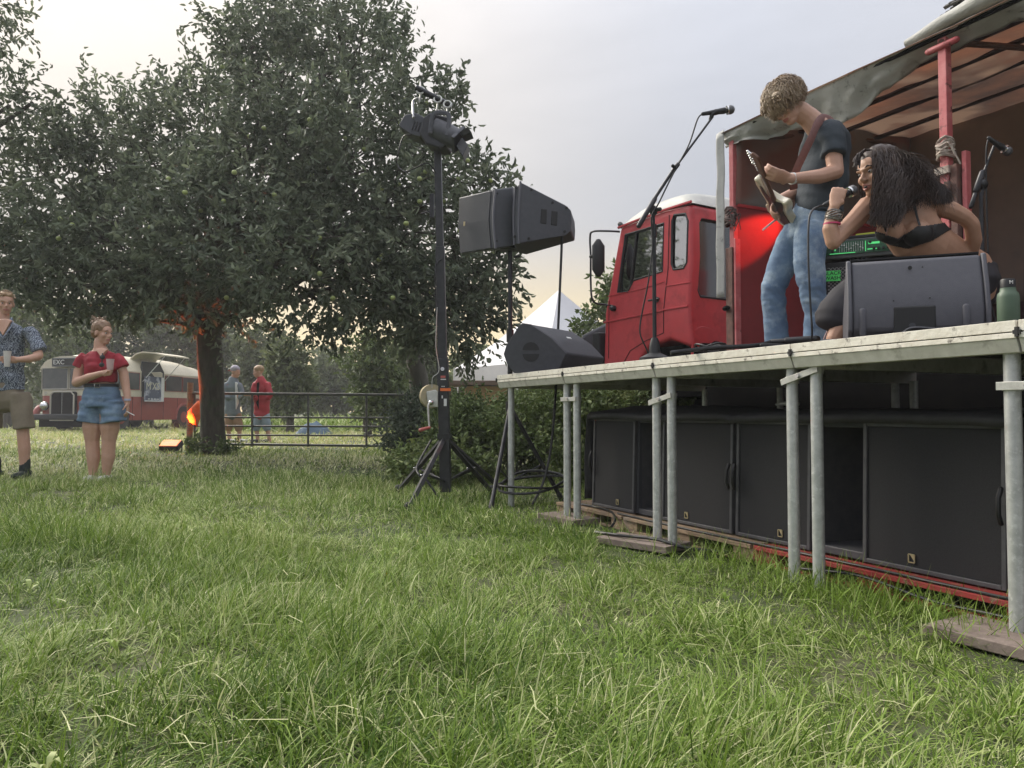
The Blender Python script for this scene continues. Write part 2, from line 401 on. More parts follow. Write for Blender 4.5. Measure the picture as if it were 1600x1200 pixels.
def grass(name, n_tuft, per, y0, y1, h, w, seed, dry, bright=0.0, wall=0.72, spread=0.05, m=None, lay=False, xr=None):
    global rng
    rng = np.random.default_rng(seed)
    y = np.sqrt(rng.uniform(y0 * y0, y1 * y1, n_tuft)); x = rng.uniform(*(xr or (-wall, wall)), n_tuft) * y
    # clear of the pallets below the stage
    sdist = (x - 0.54) * 0.903 + (y - 5.2) * 0.43; keep = ~((sdist > -0.16) & (y < 5.6)); x = x[keep]; y = y[keep]; n_tuft = len(x)
    n = n_tuft * per
    tx = np.repeat(x, per); ty = np.repeat(y, per)
    flow = fnoise(tx, ty, 1.9, 0.7) * 2.6 + fnoise(tx, ty, 0.7, 2.1) * 2
    lump = np.clip(fnoise(x, y, 6.5, 4.0) * 0.9 + 0.7 * fnoise(x, y, 2.6, 1.5), -1, 1); size = np.repeat(np.clip(rng.normal(0.95, 0.3, n_tuft) + 0.75 * lump + 0.5 * (rng.random(n_tuft) < 0.04), 0.28, 2.3), per)
    a = np.where(rng.random(n) < 0.3, flow + rng.normal(0, 0.7, n), rng.uniform(0, 2 * np.pi, n))
    rr = np.abs(rng.normal(0, spread, n)); bx = tx + np.cos(a) * rr; by = ty + np.sin(a) * rr + rng.normal(0, spread * 0.6, n)
    if lay: a = np.repeat(fnoise(x, y, 2.6, 0.7) * 3.2 + rng.normal(0, .5, n_tuft), per) + rng.normal(0, 0.28, n)
    hh = h * size * rng.uniform(0.45, 1.3, n); bend = np.where(rng.random(n) < 0.45, rng.uniform(0.3, 1.5, n), rng.uniform(1.3, 2.7, n)) * (0.7 + 0.5 * np.clip(fnoise(bx, by, 2.3, 1.1), 0, 1))
    sd = (bx - 0.54) * 0.903 + (by - 5.2) * 0.43; hh = hh * np.where((by < 5.9) & (sd > -1.0), np.clip(1 - (sd + 1.0) * 0.75, 0.38, 1), 1.0)
    for (cx, cy) in ((0.42, 5.1), (0.72, 4.12), (1.57, 2.27)): hh = hh * np.where((bx - cx) ** 2 + (by - cy + 0.12) ** 2 < 0.09, 0.3, 1.0)
    if lay: bend = rng.uniform(1.3, 2.8, n)
    t = np.clip(rng.normal(0.36, 0.23, n) + 0.2 * fnoise(bx, by, 2.2, 5.0) + np.repeat(rng.normal(0, 0.08, n_tuft), per), 0, 0.72)
    d = rng.random(n) < dry(bx, by); t = np.where(d, rng.uniform(0.75, 1.0, n), t); hh = np.where(d, hh * 0.85, hh)
    t = np.clip(t + bright, 0, 1)
    base = np.stack([bx, by, gh_np(bx, by) - 0.006], 1)
    co, tri, tt = blades(base, hh, w * rng.uniform(0.6, 1.4, n), a, bend, t)
    me = np_mesh(name, co, tri, 3, m or M_grass, tt, smooth=False)
    o = bpy.data.objects.new(name, me); COL.objects.link(o); kind(o, "stuff"); return o
dry_near = lambda x, y: 0.08 + 0.12 * np.clip(fnoise(x, y, 1.3, 9.0), 0, 1)
near_lay = grass("laid_grass", 3000, 20, 1.3, 6.0, 0.16, 0.0036, 11, dry_near, spread=0.03, lay=True)
dry_mid = lambda x, y: np.clip(0.1 + 0.5 * np.exp(-((y - 10.2) / 2.6) ** 2) + 0.12 * fnoise(x, y, 1.1, 3.0), 0.03, 0.7)
dry_far = lambda x, y: np.clip(0.42 - (y - 12.2) * 0.18, 0.06, 0.5)
near = grass("lawn_grass", 8600, 15, 1.25, 4.2, 0.095, 0.0036, 1, dry_near, spread=0.02)
mid = grass("lawn_grass", 12500, 12, 4.2, 8.6, 0.1, 0.0052, 2, dry_mid, spread=0.035)
mid2 = grass("dry_grass", 11000, 7, 8.6, 14.2, 0.09, 0.011, 3, dry_mid, spread=0.08, bright=0.02)
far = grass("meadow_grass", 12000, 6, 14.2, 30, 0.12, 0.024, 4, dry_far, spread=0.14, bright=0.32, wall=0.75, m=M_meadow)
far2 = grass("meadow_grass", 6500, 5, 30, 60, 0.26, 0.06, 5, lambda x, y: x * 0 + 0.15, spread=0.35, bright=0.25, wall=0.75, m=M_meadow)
side_lawn = grass("lawn_grass", 7500, 8, 1.2, 14, 0.1, 0.009, 21, dry_mid, spread=0.06, xr=(-1.5, -0.7))
# low broad-leaved weeds among the lawn
rng = np.random.default_rng(77); nr = 90
wy = np.sqrt(rng.uniform(1.4 ** 2, 9.5 ** 2, nr)); wx = rng.uniform(-.7, .5, nr) * wy; vs = []; fs = []; tn = []
for i in range(nr):
    k = rng.integers(4, 8); tt_ = rng.uniform(.2, .7)
    for j in range(k):
        a = 6.283 * j / k + rng.uniform(-.3, .3); L_ = rng.uniform(.018, .045); w_ = L_ * rng.uniform(.28, .5); up = rng.uniform(.3, .9); b = len(vs); z0 = gh(wx[i], wy[i]) + rng.uniform(.02, .05)
        for f, ww in ((0, .12), (.35, 1), (.7, .8), (1, .05)):
            for s in (-1, 1): vs.append((wx[i] + math.cos(a) * L_ * f - math.sin(a) * w_ * ww * s * .5, wy[i] + math.sin(a) * L_ * f + math.cos(a) * w_ * ww * s * .5, z0 + L_ * up * math.sin(f * 2.2) + .006 * ww)); tn.append(tt_)
        for q in range(3): fs += [b + 2 * q, b + 2 * q + 1, b + 2 * q + 3, b + 2 * q, b + 2 * q + 3, b + 2 * q + 2]
o = bpy.data.objects.new("broad_leaf_weeds", np_mesh("broad_leaf_weeds", np.array(vs), np.array(fs), 3, M_grass, np.array(tn))); COL.objects.link(o); kind(o, "stuff")
# dead stalks lying in the grass
n = 900; y = np.sqrt(rng.uniform(1.5 ** 2, 11 ** 2, n)); x = rng.uniform(-.72, .5, n) * y
co_, tri, tt = blades(np.stack([x, y, gh_np(x, y) + rng.uniform(.03, .075, n)], 1), rng.uniform(.08, .2, n), .0035, rng.uniform(0, 6.28, n), rng.uniform(1.6, 2.4, n), rng.uniform(.85, 1, n))
o = bpy.data.objects.new("dead_stalks", np_mesh("dead_stalks", co_, tri, 3, M_grass, tt)); COL.objects.link(o); kind(o, "stuff")
# ------------------------------------------------------------------ stage decks
u = Vector((0.4163, -0.909, 0)).normalized(); n_ = Vector((0.909, 0.4163, 0)).normalized(); Z = Vector((0, 0, 1))
S0 = Vector((-0.02, 5.76, 0))
def SP(t, s=0.0, z=0.0): return S0 + u * t + n_ * s + Z * z
RS = frame_of(u, n_)
SEAM = [(at_plane(x, y, S0, n_) - S0).dot(u) for x, y in ((777, 587), (880, 576), (1021, 561), (1236, 538), (1590, 501))]
SEAM.append(SEAM[-1] + 0.95)
M_ink = mat("black_plastic", (0.012, 0.012, 0.013), 0.5)
def make_deck(k):
    t0 = SEAM[k]; PIT = SEAM[k + 1] - t0; o = thing("stage_deck", "x", "stage deck", SP(t0), 0, "aluminium stage decks along the front edge")
    W = PIT - 0.008
    g = G(); g.box(SP(t0 + PIT / 2, 1.0, 0.985), (W - 0.02, 1.98, 0.024), RS); obj("deck_board", g, M_ply, o, bevel=0.002)
    # front rail: worn upper band, groove, thin lip, sloping lower band
    def prof(pts, name, m):
        g = G(); g.prism([SP(t0 + 0.004, s, z) for s, z in pts], u * W); return obj(name, g, m, o, bevel=0.0012)
    prof([(-0.004, 1.0), (-0.004, 0.966), (0.02, 0.966), (0.02, 1.0)], "upper_rail", M_edge)
    prof([(0.004, 0.966), (0.004, 0.962), (0.02, 0.962), (0.02, 0.966)], "groove", M_ink)
    prof([(-0.005, 0.962), (-0.005, 0.945), (0.02, 0.945), (0.02, 0.962)], "lip", M_edge)
    prof([(-0.002, 0.9445), (0.014, 0.902), (0.03, 0.90), (0.03, 0.9445)], "lower_rail", M_alu)
    for tt in (t0 + 0.014, t0 + W - 0.006):
        g = G(); g.box(SP(tt, 1.02, 0.935), (0.024, 1.94, 0.07), RS); obj("side_rail", g, M_alu, o)
    g = G(); g.box(SP(t0 + 0.002, -0.002, 0.963), (0.022, 0.02, 0.012), RS); g.box(SP(t0 + 0.002, -0.003, 0.963), (0.010, 0.02, 0.03), RS)
    obj("corner_connector", g, M_ink, o)
    for tt in ((t0 + 0.075, t0 + W - 0.05) if k else (t0 + 0.13, t0 + W - 0.05)):
        for s in (0.06, 1.9):
            g = G(); zb = 0.0
            g.loft([SP(tt, s, zb), SP(tt, s, 0.91)], 0.0242, seg=20, side=u); lg = obj("leg", g, M_galv, o, smooth=True, angle=50)
    return o
for k in range(5):
    o = make_deck(k)
    o["label"] = ["leftmost stage deck, with the wedge speaker on it", "second stage deck from the left, with one lone microphone stand at its right end", "third stage deck from the left, where the guitarist stands",
                  "fourth stage deck, under the grey monitor speaker by the singer", "rightmost stage deck, cut off by the right edge of the photo"][k]
M_zinc = mat("zinc_clamp", (0.6, 0.6, 0.56), 0.4, 0.4, col2=(0.45, 0.45, 0.42), scale=30)
for i, (k, z, dz, lab) in enumerate([(1, 0.80, 0, "leftmost metal clamp joining two stage legs"), (2, 0.785, 0.02, "metal clamp on the leg pair beside the centre of the black subwoofer cover"),
                       (3, 0.868, 0.025, "tilted metal clamp just under the deck edge, between two stage legs"), (4, 0.80, 0.0, "rightmost metal clamp on the thick stage leg")]):
    t0 = SEAM[k]; o = thing("leg_clamp", lab, "clamp", SP(t0, 0.06, z), 0, "clamps joining the stage legs")
    a = SP(t0 - 0.09, 0.03, z - dz); b = SP(t0 + 0.11, 0.03, z + dz); d = (b - a).normalized()
    g = G(); g.box((a + b) / 2 - n_ * 0.0, ((b - a).length, 0.006, 0.026), frame_of(d, n_)); obj("bar", g, M_zinc, o, bevel=0.001)
    for q, (w) in enumerate((SP(t0 - 0.058, 0.06, z - dz * 0.6), SP(t0 + 0.075, 0.06, z + dz * 0.8))):
        g = G(); g.loft([w - Z * 0.014, w + Z * 0.014], 0.029, seg=20, side=u); obj("jaw", g, M_zinc, o, smooth=True)
    g = G(); c = (a + b) / 2 - n_ * 0.012; g.loft([c, c + n_ * 0.02], 0.010, seg=6); obj("bolt", g, M_chrome, o)

# grey boards under the legs
for (t, s, l, w, rz, lab) in [(0.78, 0.07, 0.42, 0.22, 0.1, "weathered board under the leftmost leg pair"), (1.77, -0.02, 0.46, 0.24, 0.35, "reddish weathered board under the middle leg pair"),
                              (3.82, 0.02, 0.62, 0.26, 0.1, "weathered board under the rightmost thick leg")]:
    g = G(); R_ = RS @ Matrix.Rotation(rz, 3, "Z"); g.box(SP(t, s, 0.02), (l, w, 0.034), R_)
    tag(obj("ground_board", g, M_board, bevel=0.003), lab, "board")

# ------------------------------------------------------------------ subwoofers, cover, pallets
SA = V(0.54, 5.2, 0); SB = V(1.73, 2.7, 0); us = (SB - SA).normalized(); ns = V(-us.y, us.x, 0)   # ns points away from the viewer
if ns.x < 0: ns = -ns
RSUB = frame_of(us, ns)
LEAN = 0.03
def QP(t, s, z): return SA + us * t + ns * (s + (z - 0.14) * LEAN) + Z * z
sub_len = ((SB - SA).length - 0.02) / 2
zb, zt = 0.088, 0.68
M_trim = mat("speaker_trim", (0.055, 0.055, 0.06), 0.5, col2=(0.075, 0.075, 0.08), scale=20)
for k in range(2):
    t0 = k * (sub_len + 0.02)
    o = thing("subwoofer", ["left black double subwoofer on the bare wooden pallet", "right black double subwoofer on the red pallet, its port showing"][k], "speaker", QP(t0 + sub_len / 2, 0.3, 0), 0, "subwoofers under the stage")
    W = sub_len; pl, pr = 0.36 * W, 0.56 * W
    def slab(name, ta, tb, sa, sb, za, zc, m, bev=0.004):
        g = G(); g.add([QP(ta, sa, za), QP(tb, sa, za), QP(tb, sb, za), QP(ta, sb, za), QP(ta, sa, zc), QP(tb, sa, zc), QP(tb, sb, zc), QP(ta, sb, zc)],
              [(3, 2, 1, 0), (4, 5, 6, 7), (0, 1, 5, 4), (1, 2, 6, 5), (2, 3, 7, 6), (3, 0, 4, 7)]); return obj(name, g, m, o, bevel=bev)
    slab("cabinet", t0, t0 + pl, 0.02, 0.7, zb, zt, M_cab, 0.012); slab("cabinet", t0 + pr, t0 + W, 0.02, 0.7, zb, zt, M_cab, 0.012)
    slab("port_floor", t0 + pl + 0.001, t0 + pr - 0.001, 0.03, 0.5, zb, zb + 0.035, M_trim); slab("port_top", t0 + pl + 0.001, t0 + pr - 0.001, 0.03, 0.5, zt - 0.03, zt, M_cab)
    # curved port walls
    g = G(); pts = [QP(t0 + pl + 0.001, 0.04, 0)] ; N8 = 8
    arc = [QP(t0 + pl + 0.004 + (pr - pl) * 0.5 * (1 - math.cos(a)), 0.06 + 0.36 * math.sin(a), 0) for a in [math.pi / 2 * i / N8 for i in range(N8 + 1)]]
    arc2 = [QP(t0 + pr - 0.004 - (pr - pl) * 0.5 * (1 - math.cos(a)), 0.06 + 0.36 * math.sin(a), 0) for a in [math.pi / 2 * i / N8 for i in range(N8 + 1)]]
    for A in (arc, arc2):
        b0 = len(g.v); g.v += [tuple(p + Z * (zb + 0.036)) for p in A] + [tuple(p + Z * (zt - 0.031)) for p in A]
        g.f += [(b0 + i, b0 + i + 1, b0 + len(A) + i + 1, b0 + len(A) + i) for i in range(len(A) - 1)]
    obj("port_wall", g, M_trim, o, smooth=True)
    for (ta, tb, la) in ((t0, t0 + pl, 0.62), (t0 + pr, t0 + W, 0.38)):
        f = 0.022
        slab("grille", ta + f, tb - f, 0.004, 0.02, zb + f, zt - f, M_grille, 0.002)
        for q, (a1, b1, z1, z2) in enumerate(((ta + 0.004, ta + f, zb + .004, zt), (tb - f, tb - 0.004, zb + .004, zt), (ta + f, tb - f, zb + .004, zb + f), (ta + f, tb - f, zt - f, zt))):
            slab("trim", a1, b1, -0.004, 0.02, z1, z2, M_trim, 0.003)
        # badge: framed square with a diagonal
        tl = ta + (tb - ta) * la; c = QP(tl, -0.0, zb + 0.055); gb = G(); s_ = 0.013
        for (dx, dz, lx, lz) in ((0, s_ * 1.2, 2 * s_, 0.004), (0, -s_ * 1.2, 2 * s_, 0.004), (-s_, 0, 0.004, 2.4 * s_), (s_, 0, 0.004, 2.4 * s_)):
            gb.box(c + us * dx + Z * dz, (lx, 0.004, lz), RSUB)
        gb.prism([c + us * (-s_ * 0.5) + Z * s_ * 1.2 - ns * .002, c + us * s_ + Z * s_ * 1.2 - ns * .002, c + us * s_ - Z * s_ * 0.7 - ns * .002, c + us * s_ * 0.6 - Z * s_ * 0.2 - ns * .002], ns * 0.004)
        obj("badge", gb, M_gold, o)
    for tt in ([t0 + 0.012, t0 + W - 0.012]):
        g = G(); g.cap([QP(tt, -0.02, zb + 0.24), QP(tt, -0.034, zb + 0.27), QP(tt, -0.034, zb + 0.33), QP(tt, -0.02, zb + 0.36)], 0.009, seg=8); obj("handle", g, M_ink, o, smooth=True)
# soft cover over both
g = G(); tot = 2 * sub_len + 0.02; nt_, prof = 46, [(-0.03, 0.0), (-0.035, 0.02), (-0.01, 0.035), (0.12, 0.045), (0.3, 0.05), (0.5, 0.045), (0.7, 0.03), (0.74, -0.05), (0.745, -0.3)]
for i in range(nt_ + 1):
    t = -0.03 + (tot + 0.06) * i / nt_
    mid = sub_len + 0.01; dip = 0.014 * math.exp(-((t - mid) / 0.03) ** 2)
    for j, (s, dz) in enumerate(prof):
        w = 0.010 * noise.noise(V(t * 3.2, s * 4, 1.5)) + 0.006 * noise.noise(V(t * 9, s * 6, 4)); pk = 0.03 * max(0, math.sin(t * 2.1 + 0.4)) * (1 if 2 < j < 7 else 0)
        g.v.append(tuple(QP(t, s + (w if j < 2 else 0), zt + dz + w + pk - dip - (0.012 if j == 0 else 0))))
m_ = len(prof)
for i in range(nt_):
    for j in range(m_ - 1): g.f.append((i * m_ + j, (i + 1) * m_ + j, (i + 1) * m_ + j + 1, i * m_ + j + 1))
cov = finish("speaker_cover", mesh_of(g), M_cover, None, smooth=True)
sm = cov.modifiers.new("t", "SOLIDIFY"); sm.thickness = 0.004; tag(cov, "black nylon cover pulled back over both subwoofers", "cover")
# cover side drop at the right and left ends
for (t, sgn, lab) in ((tot + 0.035, 1, "loose cover side hanging down the right end of the subwoofers"), (-0.035, -1, "loose cover side hanging down the left end of the subwoofers")):
    g = G()
    for i in range(9):
        s = -0.02 + 0.74 * i / 8
        for j in range(9):
            z = zt + 0.02 - (zt - zb - 0.02) * j / 8; b_ = 0.02 * noise.noise(V(s * 6, z * 4, 3 + t)) + 0.02 * math.sin(j / 8 * 3.1)
            g.v.append(tuple(QP(t + sgn * (0.02 + b_), s, z)))
    for i in range(8):
        for j in range(8): g.f.append((i * 9 + j, i * 9 + j + 1, (i + 1) * 9 + j + 1, (i + 1) * 9 + j))
    cc = finish("cover_flap", mesh_of(g), M_cover, None, smooth=True); cc.modifiers.new("t", "SOLIDIFY").thickness = 0.004; tag(cc, lab, "cover")
g = G(); c = QP(1.62, 0.12, zt + 0.075); g.cap([c - us * 0.07, c - us * 0.02 + Z * 0.004, c + us * 0.06 + Z * 0.002], [0.012, 0.016, 0.02], [0.006, 0.01, 0.012], side=ns)
tag(finish("ratchet_strap_buckle", mesh_of(g), M_zinc, None, smooth=True), "small metal buckle lying on top of the subwoofer cover", "buckle")
def pallet(t0, t1, lab, m, s0=-0.10):
    o = thing("pallet", lab, "pallet", QP((t0 + t1) / 2, 0.3, 0), 0, "pallets under the subwoofers")
    for i in range(5):
        s = s0 + 0.05 + i * 0.19; g = G(); g.box(QP((t0 + t1) / 2, s, 0.075) + Z * 0.001 * (i % 2), (t1 - t0, 0.10 if i else 0.12, 0.02), RSUB); obj("plank", g, m, o, bevel=0.002)
    for t in (t0 + 0.06, (t0 + t1) / 2, t1 - 0.06):
        for s in (s0 + 0.05, 0.32, 0.72):
            g = G(); g.box(QP(t, s, 0.038), (0.14 if t != (t0 + t1) / 2 else 0.15, 0.095, 0.052), RSUB); obj("block", g, m, o, bevel=0.002)
    for s in (s0 + 0.05, 0.32, 0.72):
        g = G(); g.box(QP((t0 + t1) / 2, s, 0.004), (t1 - t0, 0.09, 0.014), RSUB); obj("bottom_board", g, m, o, bevel=0.002)
pallet(-0.30, 0.52, "weathered pallet at the far left end of the subwoofers", M_wood); pallet(0.54, 1.62, "bare wooden pallet under the left and middle of the subwoofers", M_wood); pallet(1.64, 2.95, "red painted pallet under the right subwoofer", M_woodr)
# cables along the pallets
def cable(name, pts, r, lab, cat="cable", m=None, k=8, parent=None, seg=6):
    g = G(); g.loft(smooth_path(pts, k), r, seg=seg); o = obj(name, g, m or M_rubber, parent, smooth=True, angle=60)
    if parent is None: tag(o, lab, cat)
    return o
cable("cable", [QP(-0.1, -0.06, 0.095), QP(0.3, -0.07, 0.095), QP(0.5, -0.14, 0.07), QP(0.55, -0.2, 0.03)], 0.008, "black cable hanging off the leftmost wooden pallet")
cable("cable", [QP(0.45, -0.09, 0.094), QP(0.9, -0.1, 0.092), QP(1.5, -0.1, 0.093), QP(2.1, -0.095, 0.094), QP(2.9, -0.1, 0.092)], 0.006, "black cable running along the front plank of the pallets")
cable("cable", [SP(1.5, -0.15, 0.045), SP(1.7, -0.1, 0.05), SP(1.9, -0.02, 0.055), SP(2.05, 0.05, 0.03), SP(2.2, 0.2, 0.02)], 0.009, "thick black cable lying across the middle ground board")
cable("cable", [QP(2.0, -0.2, 0.05), QP(2.3, -0.18, 0.075), QP(2.6, -0.16, 0.04), QP(3.0, -0.2, 0.06)], 0.006, "thin black cable in the grass before the red pallet")

def tarp_mat(name, *a, **k):
    m = mat(name, *a, **k); t = m.node_tree; b = [n for n in t.nodes if n.type == "BSDF_PRINCIPLED"][0]; o = [n for n in t.nodes if n.type == "OUTPUT_MATERIAL"][0]
    tr = N(t, "ShaderNodeBsdfTranslucent"); src = b.inputs["Base Color"].links[0].from_socket; t.links.new(src, tr.inputs[0]); ms = N(t, "ShaderNodeMixShader"); ms.inputs[0].default_value = 0.6
    t.links.new(b.outputs[0], ms.inputs[1]); t.links.new(tr.outputs[0], ms.inputs[2]); t.links.new(ms.outputs[0], o.inputs[0]); return m
# ------------------------------------------------------------------ old truck: bed with tarpaulin, posts, headboard
M_red = mat("truck_red", (0.55, 0.055, 0.065), 0.42, col2=(0.48, 0.05, 0.06), scale=5, col3=(0.25, 0.02, 0.022), scale3=3, amt3=(0.5, 0.75), spec=0.5, bump=0.04, bscale=30)
M_redp = mat("post_red", (0.62, 0.2, 0.2), 0.5, col2=(0.5, 0.1, 0.11), scale=9, col3=(0.14, 0.05, 0.04), scale3=14, amt3=(0.6, 0.68))
M_maroon = mat("bed_panel", (0.34, 0.05, 0.055), 0.5, col2=(0.28, 0.045, 0.05), scale=6, bump=0.1, bscale=20)
M_rust = mat("rusty_steel", (0.12, 0.07, 0.055), 0.75, col2=(0.2, 0.1, 0.08), scale=20, bump=0.3, bscale=60)
M_tarp = tarp_mat("tarp_brown", (0.5, 0.4, 0.33), 0.75, col2=(0.27, 0.22, 0.2), scale=1.4, detail=3, amt=(0.42, 0.55), bump=0.3, bscale=6, col3=(0.5, 0.33, 0.25), scale3=0.7, amt3=(0.45, 0.6))
M_tarpg = mat("tarp_grey", (0.5, 0.5, 0.47), 0.6, col2=(0.38, 0.385, 0.36), scale=3, bump=0.6, bscale=11, col3=(0.18, 0.18, 0.17), scale3=14, amt3=(0.58, 0.7))
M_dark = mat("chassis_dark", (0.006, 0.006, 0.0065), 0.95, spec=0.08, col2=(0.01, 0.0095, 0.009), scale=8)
P1 = V(1.915, 6.66, 0); P2 = V(2.79, 4.90, 0)
ub = (P2 - P1).normalized(); nb = V(-ub.y, ub.x, 0)
RB = frame_of(ub, nb)
def BP(t, s, z): return P1 + ub * t + nb * s + Z * z
LB, WB = 5.6, 2.35
truck = thing("stage_truck", "open-sided truck bed with a brown tarpaulin roof, the back of the stage", "truck", BP(2, 1, 0))
g = G(); g.box(BP(LB / 2 - 0.03, WB / 2, 0.93), (LB, WB, 0.12), RB); obj("bed_floor", g, M_dark, truck)
g = G()
for s in (0.6, 1.75): g.box(BP(LB / 2, s, 0.76), (LB, 0.1, 0.2), RB)
for t in (0.5, 1.5, 2.5, 3.5, 4.5): g.box(BP(t, WB / 2, 0.8), (0.08, 2.2, 0.12), RB)
g.box(BP(3.0, 0.5, 0.55), (1.4, 0.5, 0.4), RB)
obj("chassis", g, M_dark, truck, bevel=0.004)
g = G(); g.box(BP(2.45, -0.035, 0.48), (5.5, 0.012, 1.0), RB); obj("shade_sheet", g, M_dark, truck)  # added dark sheet: closes the gap and stands in for shade below the bed
for t in (0.9, 4.4):
    c = BP(t, 0.25, 0.45); g = G(); g.loft([c - nb * 0.12, c + nb * 0.12], 0.45, seg=28); w_ = obj("wheel", g, M_rubber, truck, smooth=True)
    g = G(); g.loft([c - nb * 0.13, c - nb * 0.1], 0.22, seg=20); obj("rim", g, M_rust, w_, smooth=True)
# headboard (closes the front end of the bed) with a rim
g = G(); g.box(BP(0.0, WB / 2, 1.75), (0.04, WB - 0.07, 1.52), RB); obj("headboard", g, M_maroon, truck, bevel=0.004)
g = G(); g.box(BP(0.0, WB / 2, 2.525), (0.06, WB - 0.06, 0.03), RB); obj("headboard_rim", g, M_red, truck, bevel=0.004)
g = G(); g.box(BP(LB / 2, WB - 0.02, 1.55), (LB - 0.1, 0.03, 1.1), RB); obj("drop_side", g, mat("drop_side_dark", (0.06, 0.02, 0.022), 0.6, col2=(0.035, 0.015, 0.016), scale=3), truck)
# posts
def post(t, z1, w, m, name="post"):
    g = G(); g.box(BP(t, 0.03, (1.0 + z1) / 2), (w, w, z1 - 1.0), RB); return obj(name, g, m, truck, bevel=0.004)
p = post(0.0, 3.15, 0.05, M_redp)
g = G(); g.box(BP(-0.01, -0.012, 1.55), (0.08, 0.02, 1.2), RB); obj("post_channel", g, M_rust, p, bevel=0.003)
g = G(); g.box(BP(0.05, 0.02, 1.62), (0.02, 0.06, 1.2), RB); obj("post_flange", g, M_redp, p, bevel=0.003)
g = G(); g.cap([BP(-0.055, -0.03, 1.62), BP(-0.01, -0.04, 1.62)], 0.022, seg=10); obj("lock_pin", g, M_dark, p, smooth=True)
# rag tied round the left post
def rag(c, r, h, par, m, name="tied_rag", seed=1, tails=4):
    g = G(); r_ = random.Random(seed)
    for k in range(7):
        z = -h / 2 + h * k / 6; g.loft([c + V(math.cos(a) * (r + r_.uniform(-.004, .008)), math.sin(a) * (r + r_.uniform(-.004, .008)), z + r_.uniform(-.008, .008) + 0.012 * math.sin(a * 2 + k)) for a in [2 * math.pi * i / 12 for i in range(13)]], 0.011, seg=5)
    for k in range(tails):
        a = r_.uniform(3.2, 5.6); p0 = c + V(math.cos(a) * r, math.sin(a) * r, -h * 0.1)
        g.loft(smooth_path([p0, p0 + V(r_.uniform(-.04, .05), -.04, .02), p0 + V(r_.uniform(-.06, .06), -.05, -r_.uniform(.05, .14))], 4), 0.006, 0.003, seg=5)
    return obj(name, g, m, par, smooth=True)
M_rag = mat("rag_cloth", (0.5, 0.45, 0.38), 0.85, col2=(0.3, 0.22, 0.19), scale=25)
rag(BP(0.0, -0.005, 2.42), 0.04, 0.14, p, mat("brown_rag", (0.16, 0.11, 0.1), 0.85, col2=(0.08, 0.06, 0.055), scale=25), seed=3, tails=6)
p = post(1.96, 3.15, 0.056, M_redp)
g = G(); g.cap([BP(1.87, 0.0, 3.09), BP(2.06, 0.0, 3.09)], 0.022, seg=10); obj("post_head_tube", g, M_redp, p, smooth=True)
g = G(); g.box(BP(2.02, 0.05, 1.65), (0.045, 0.09, 1.3), RB); obj("post_sleeve", g, M_rust, p, bevel=0.004)
g = G(); g.box(BP(2.07, 0.06, 1.7), (0.03, 0.05, 1.35), RB); obj("inner_post", g, M_redp, p, bevel=0.004)
g = G(); g.box(BP(1.96, -0.015, 2.27), (0.1, 0.02, 0.05), RB); obj("plate", g, M_rag, p, bevel=0.003)
for dt in (-0.035, 0.035):
    g = G(); g.box(BP(1.96 + dt, -0.02, 2.16), (0.035, 0.03, 0.06), RB); obj("latch", g, M_rust, p, bevel=0.004)
rag(BP(1.96, 0.02, 2.42), 0.045, 0.10, p, M_rag, seed=5, tails=2)
post(4.4, 3.14, 0.07, M_redp)
# roof frame

def rz_(s): return 3.19 + 0.42 * (1 - (1 - min(s, WB) / WB) ** 2) * 0 + 0.5 * math.sin(math.pi * min(max(s / WB, 0), 1) * 0.5) * 0.55
for i, s in enumerate((0.35, 0.8, 1.3, 1.85)):
    g = G(); g.box(BP(LB / 2, s, rz_(s) - 0.045), (LB + 0.1, 0.055, 0.022), RB); obj("roof_batten", g, mat("batten_dark", (0.07, 0.045, 0.045), 0.7), truck)
for t in (0.02, 1.96, 3.2, 4.4):
    g = G(); g.loft([BP(t, s, rz_(s) - 0.075) for s in [WB * i / 8 for i in range(9)]], 0.022, seg=8); obj("roof_bow", g, M_rust, truck, smooth=True)
g = G(); g.loft([BP(-0.03, 0.0, 3.165), BP(LB, 0.0, 3.165)], 0.02, seg=8); obj("edge_rail", g, M_dark, truck, smooth=True)
# tarpaulin roof, with sag and folds
def sheet(nu, nv, fn, name, m, parent, thick=0.004, flip=False):
    g = G()
    for i in range(nu + 1):
        for j in range(nv + 1): g.v.append(tuple(fn(i / nu, j / nv)))
    for i in range(nu):
        for j in range(nv):
            q = (i * (nv + 1) + j, i * (nv + 1) + j + 1, (i + 1) * (nv + 1) + j + 1, (i + 1) * (nv + 1) + j); g.f.append(q if not flip else q[::-1])
    o = finish(name, mesh_of(g), m, parent, smooth=True); sd_ = o.modifiers.new("t", "SOLIDIFY"); sd_.thickness = thick; return o
def roof(a, b):
    t = -0.07 + (LB + 0.1) * a; s = -0.05 + (WB + 0.08) * b
    w = 0.03 * noise.noise(V(t * 1.3, s * 2.2, 2)) + 0.012 * noise.noise(V(t * 5, s * 3, 7)) - 0.04 * abs(math.sin(t * 1.6)) * math.sin(math.pi * b) + 0.03 * math.sin(t * 2.2 + s)
    return BP(t, s, rz_(s) + w * (0.25 if b < 0.03 else 1) * min(1, max(0.05, t * 1.5)) - (0.0 if b > 0.02 else 0.02))
sheet(90, 34, roof, "roof_tarpaulin", M_tarp, truck)
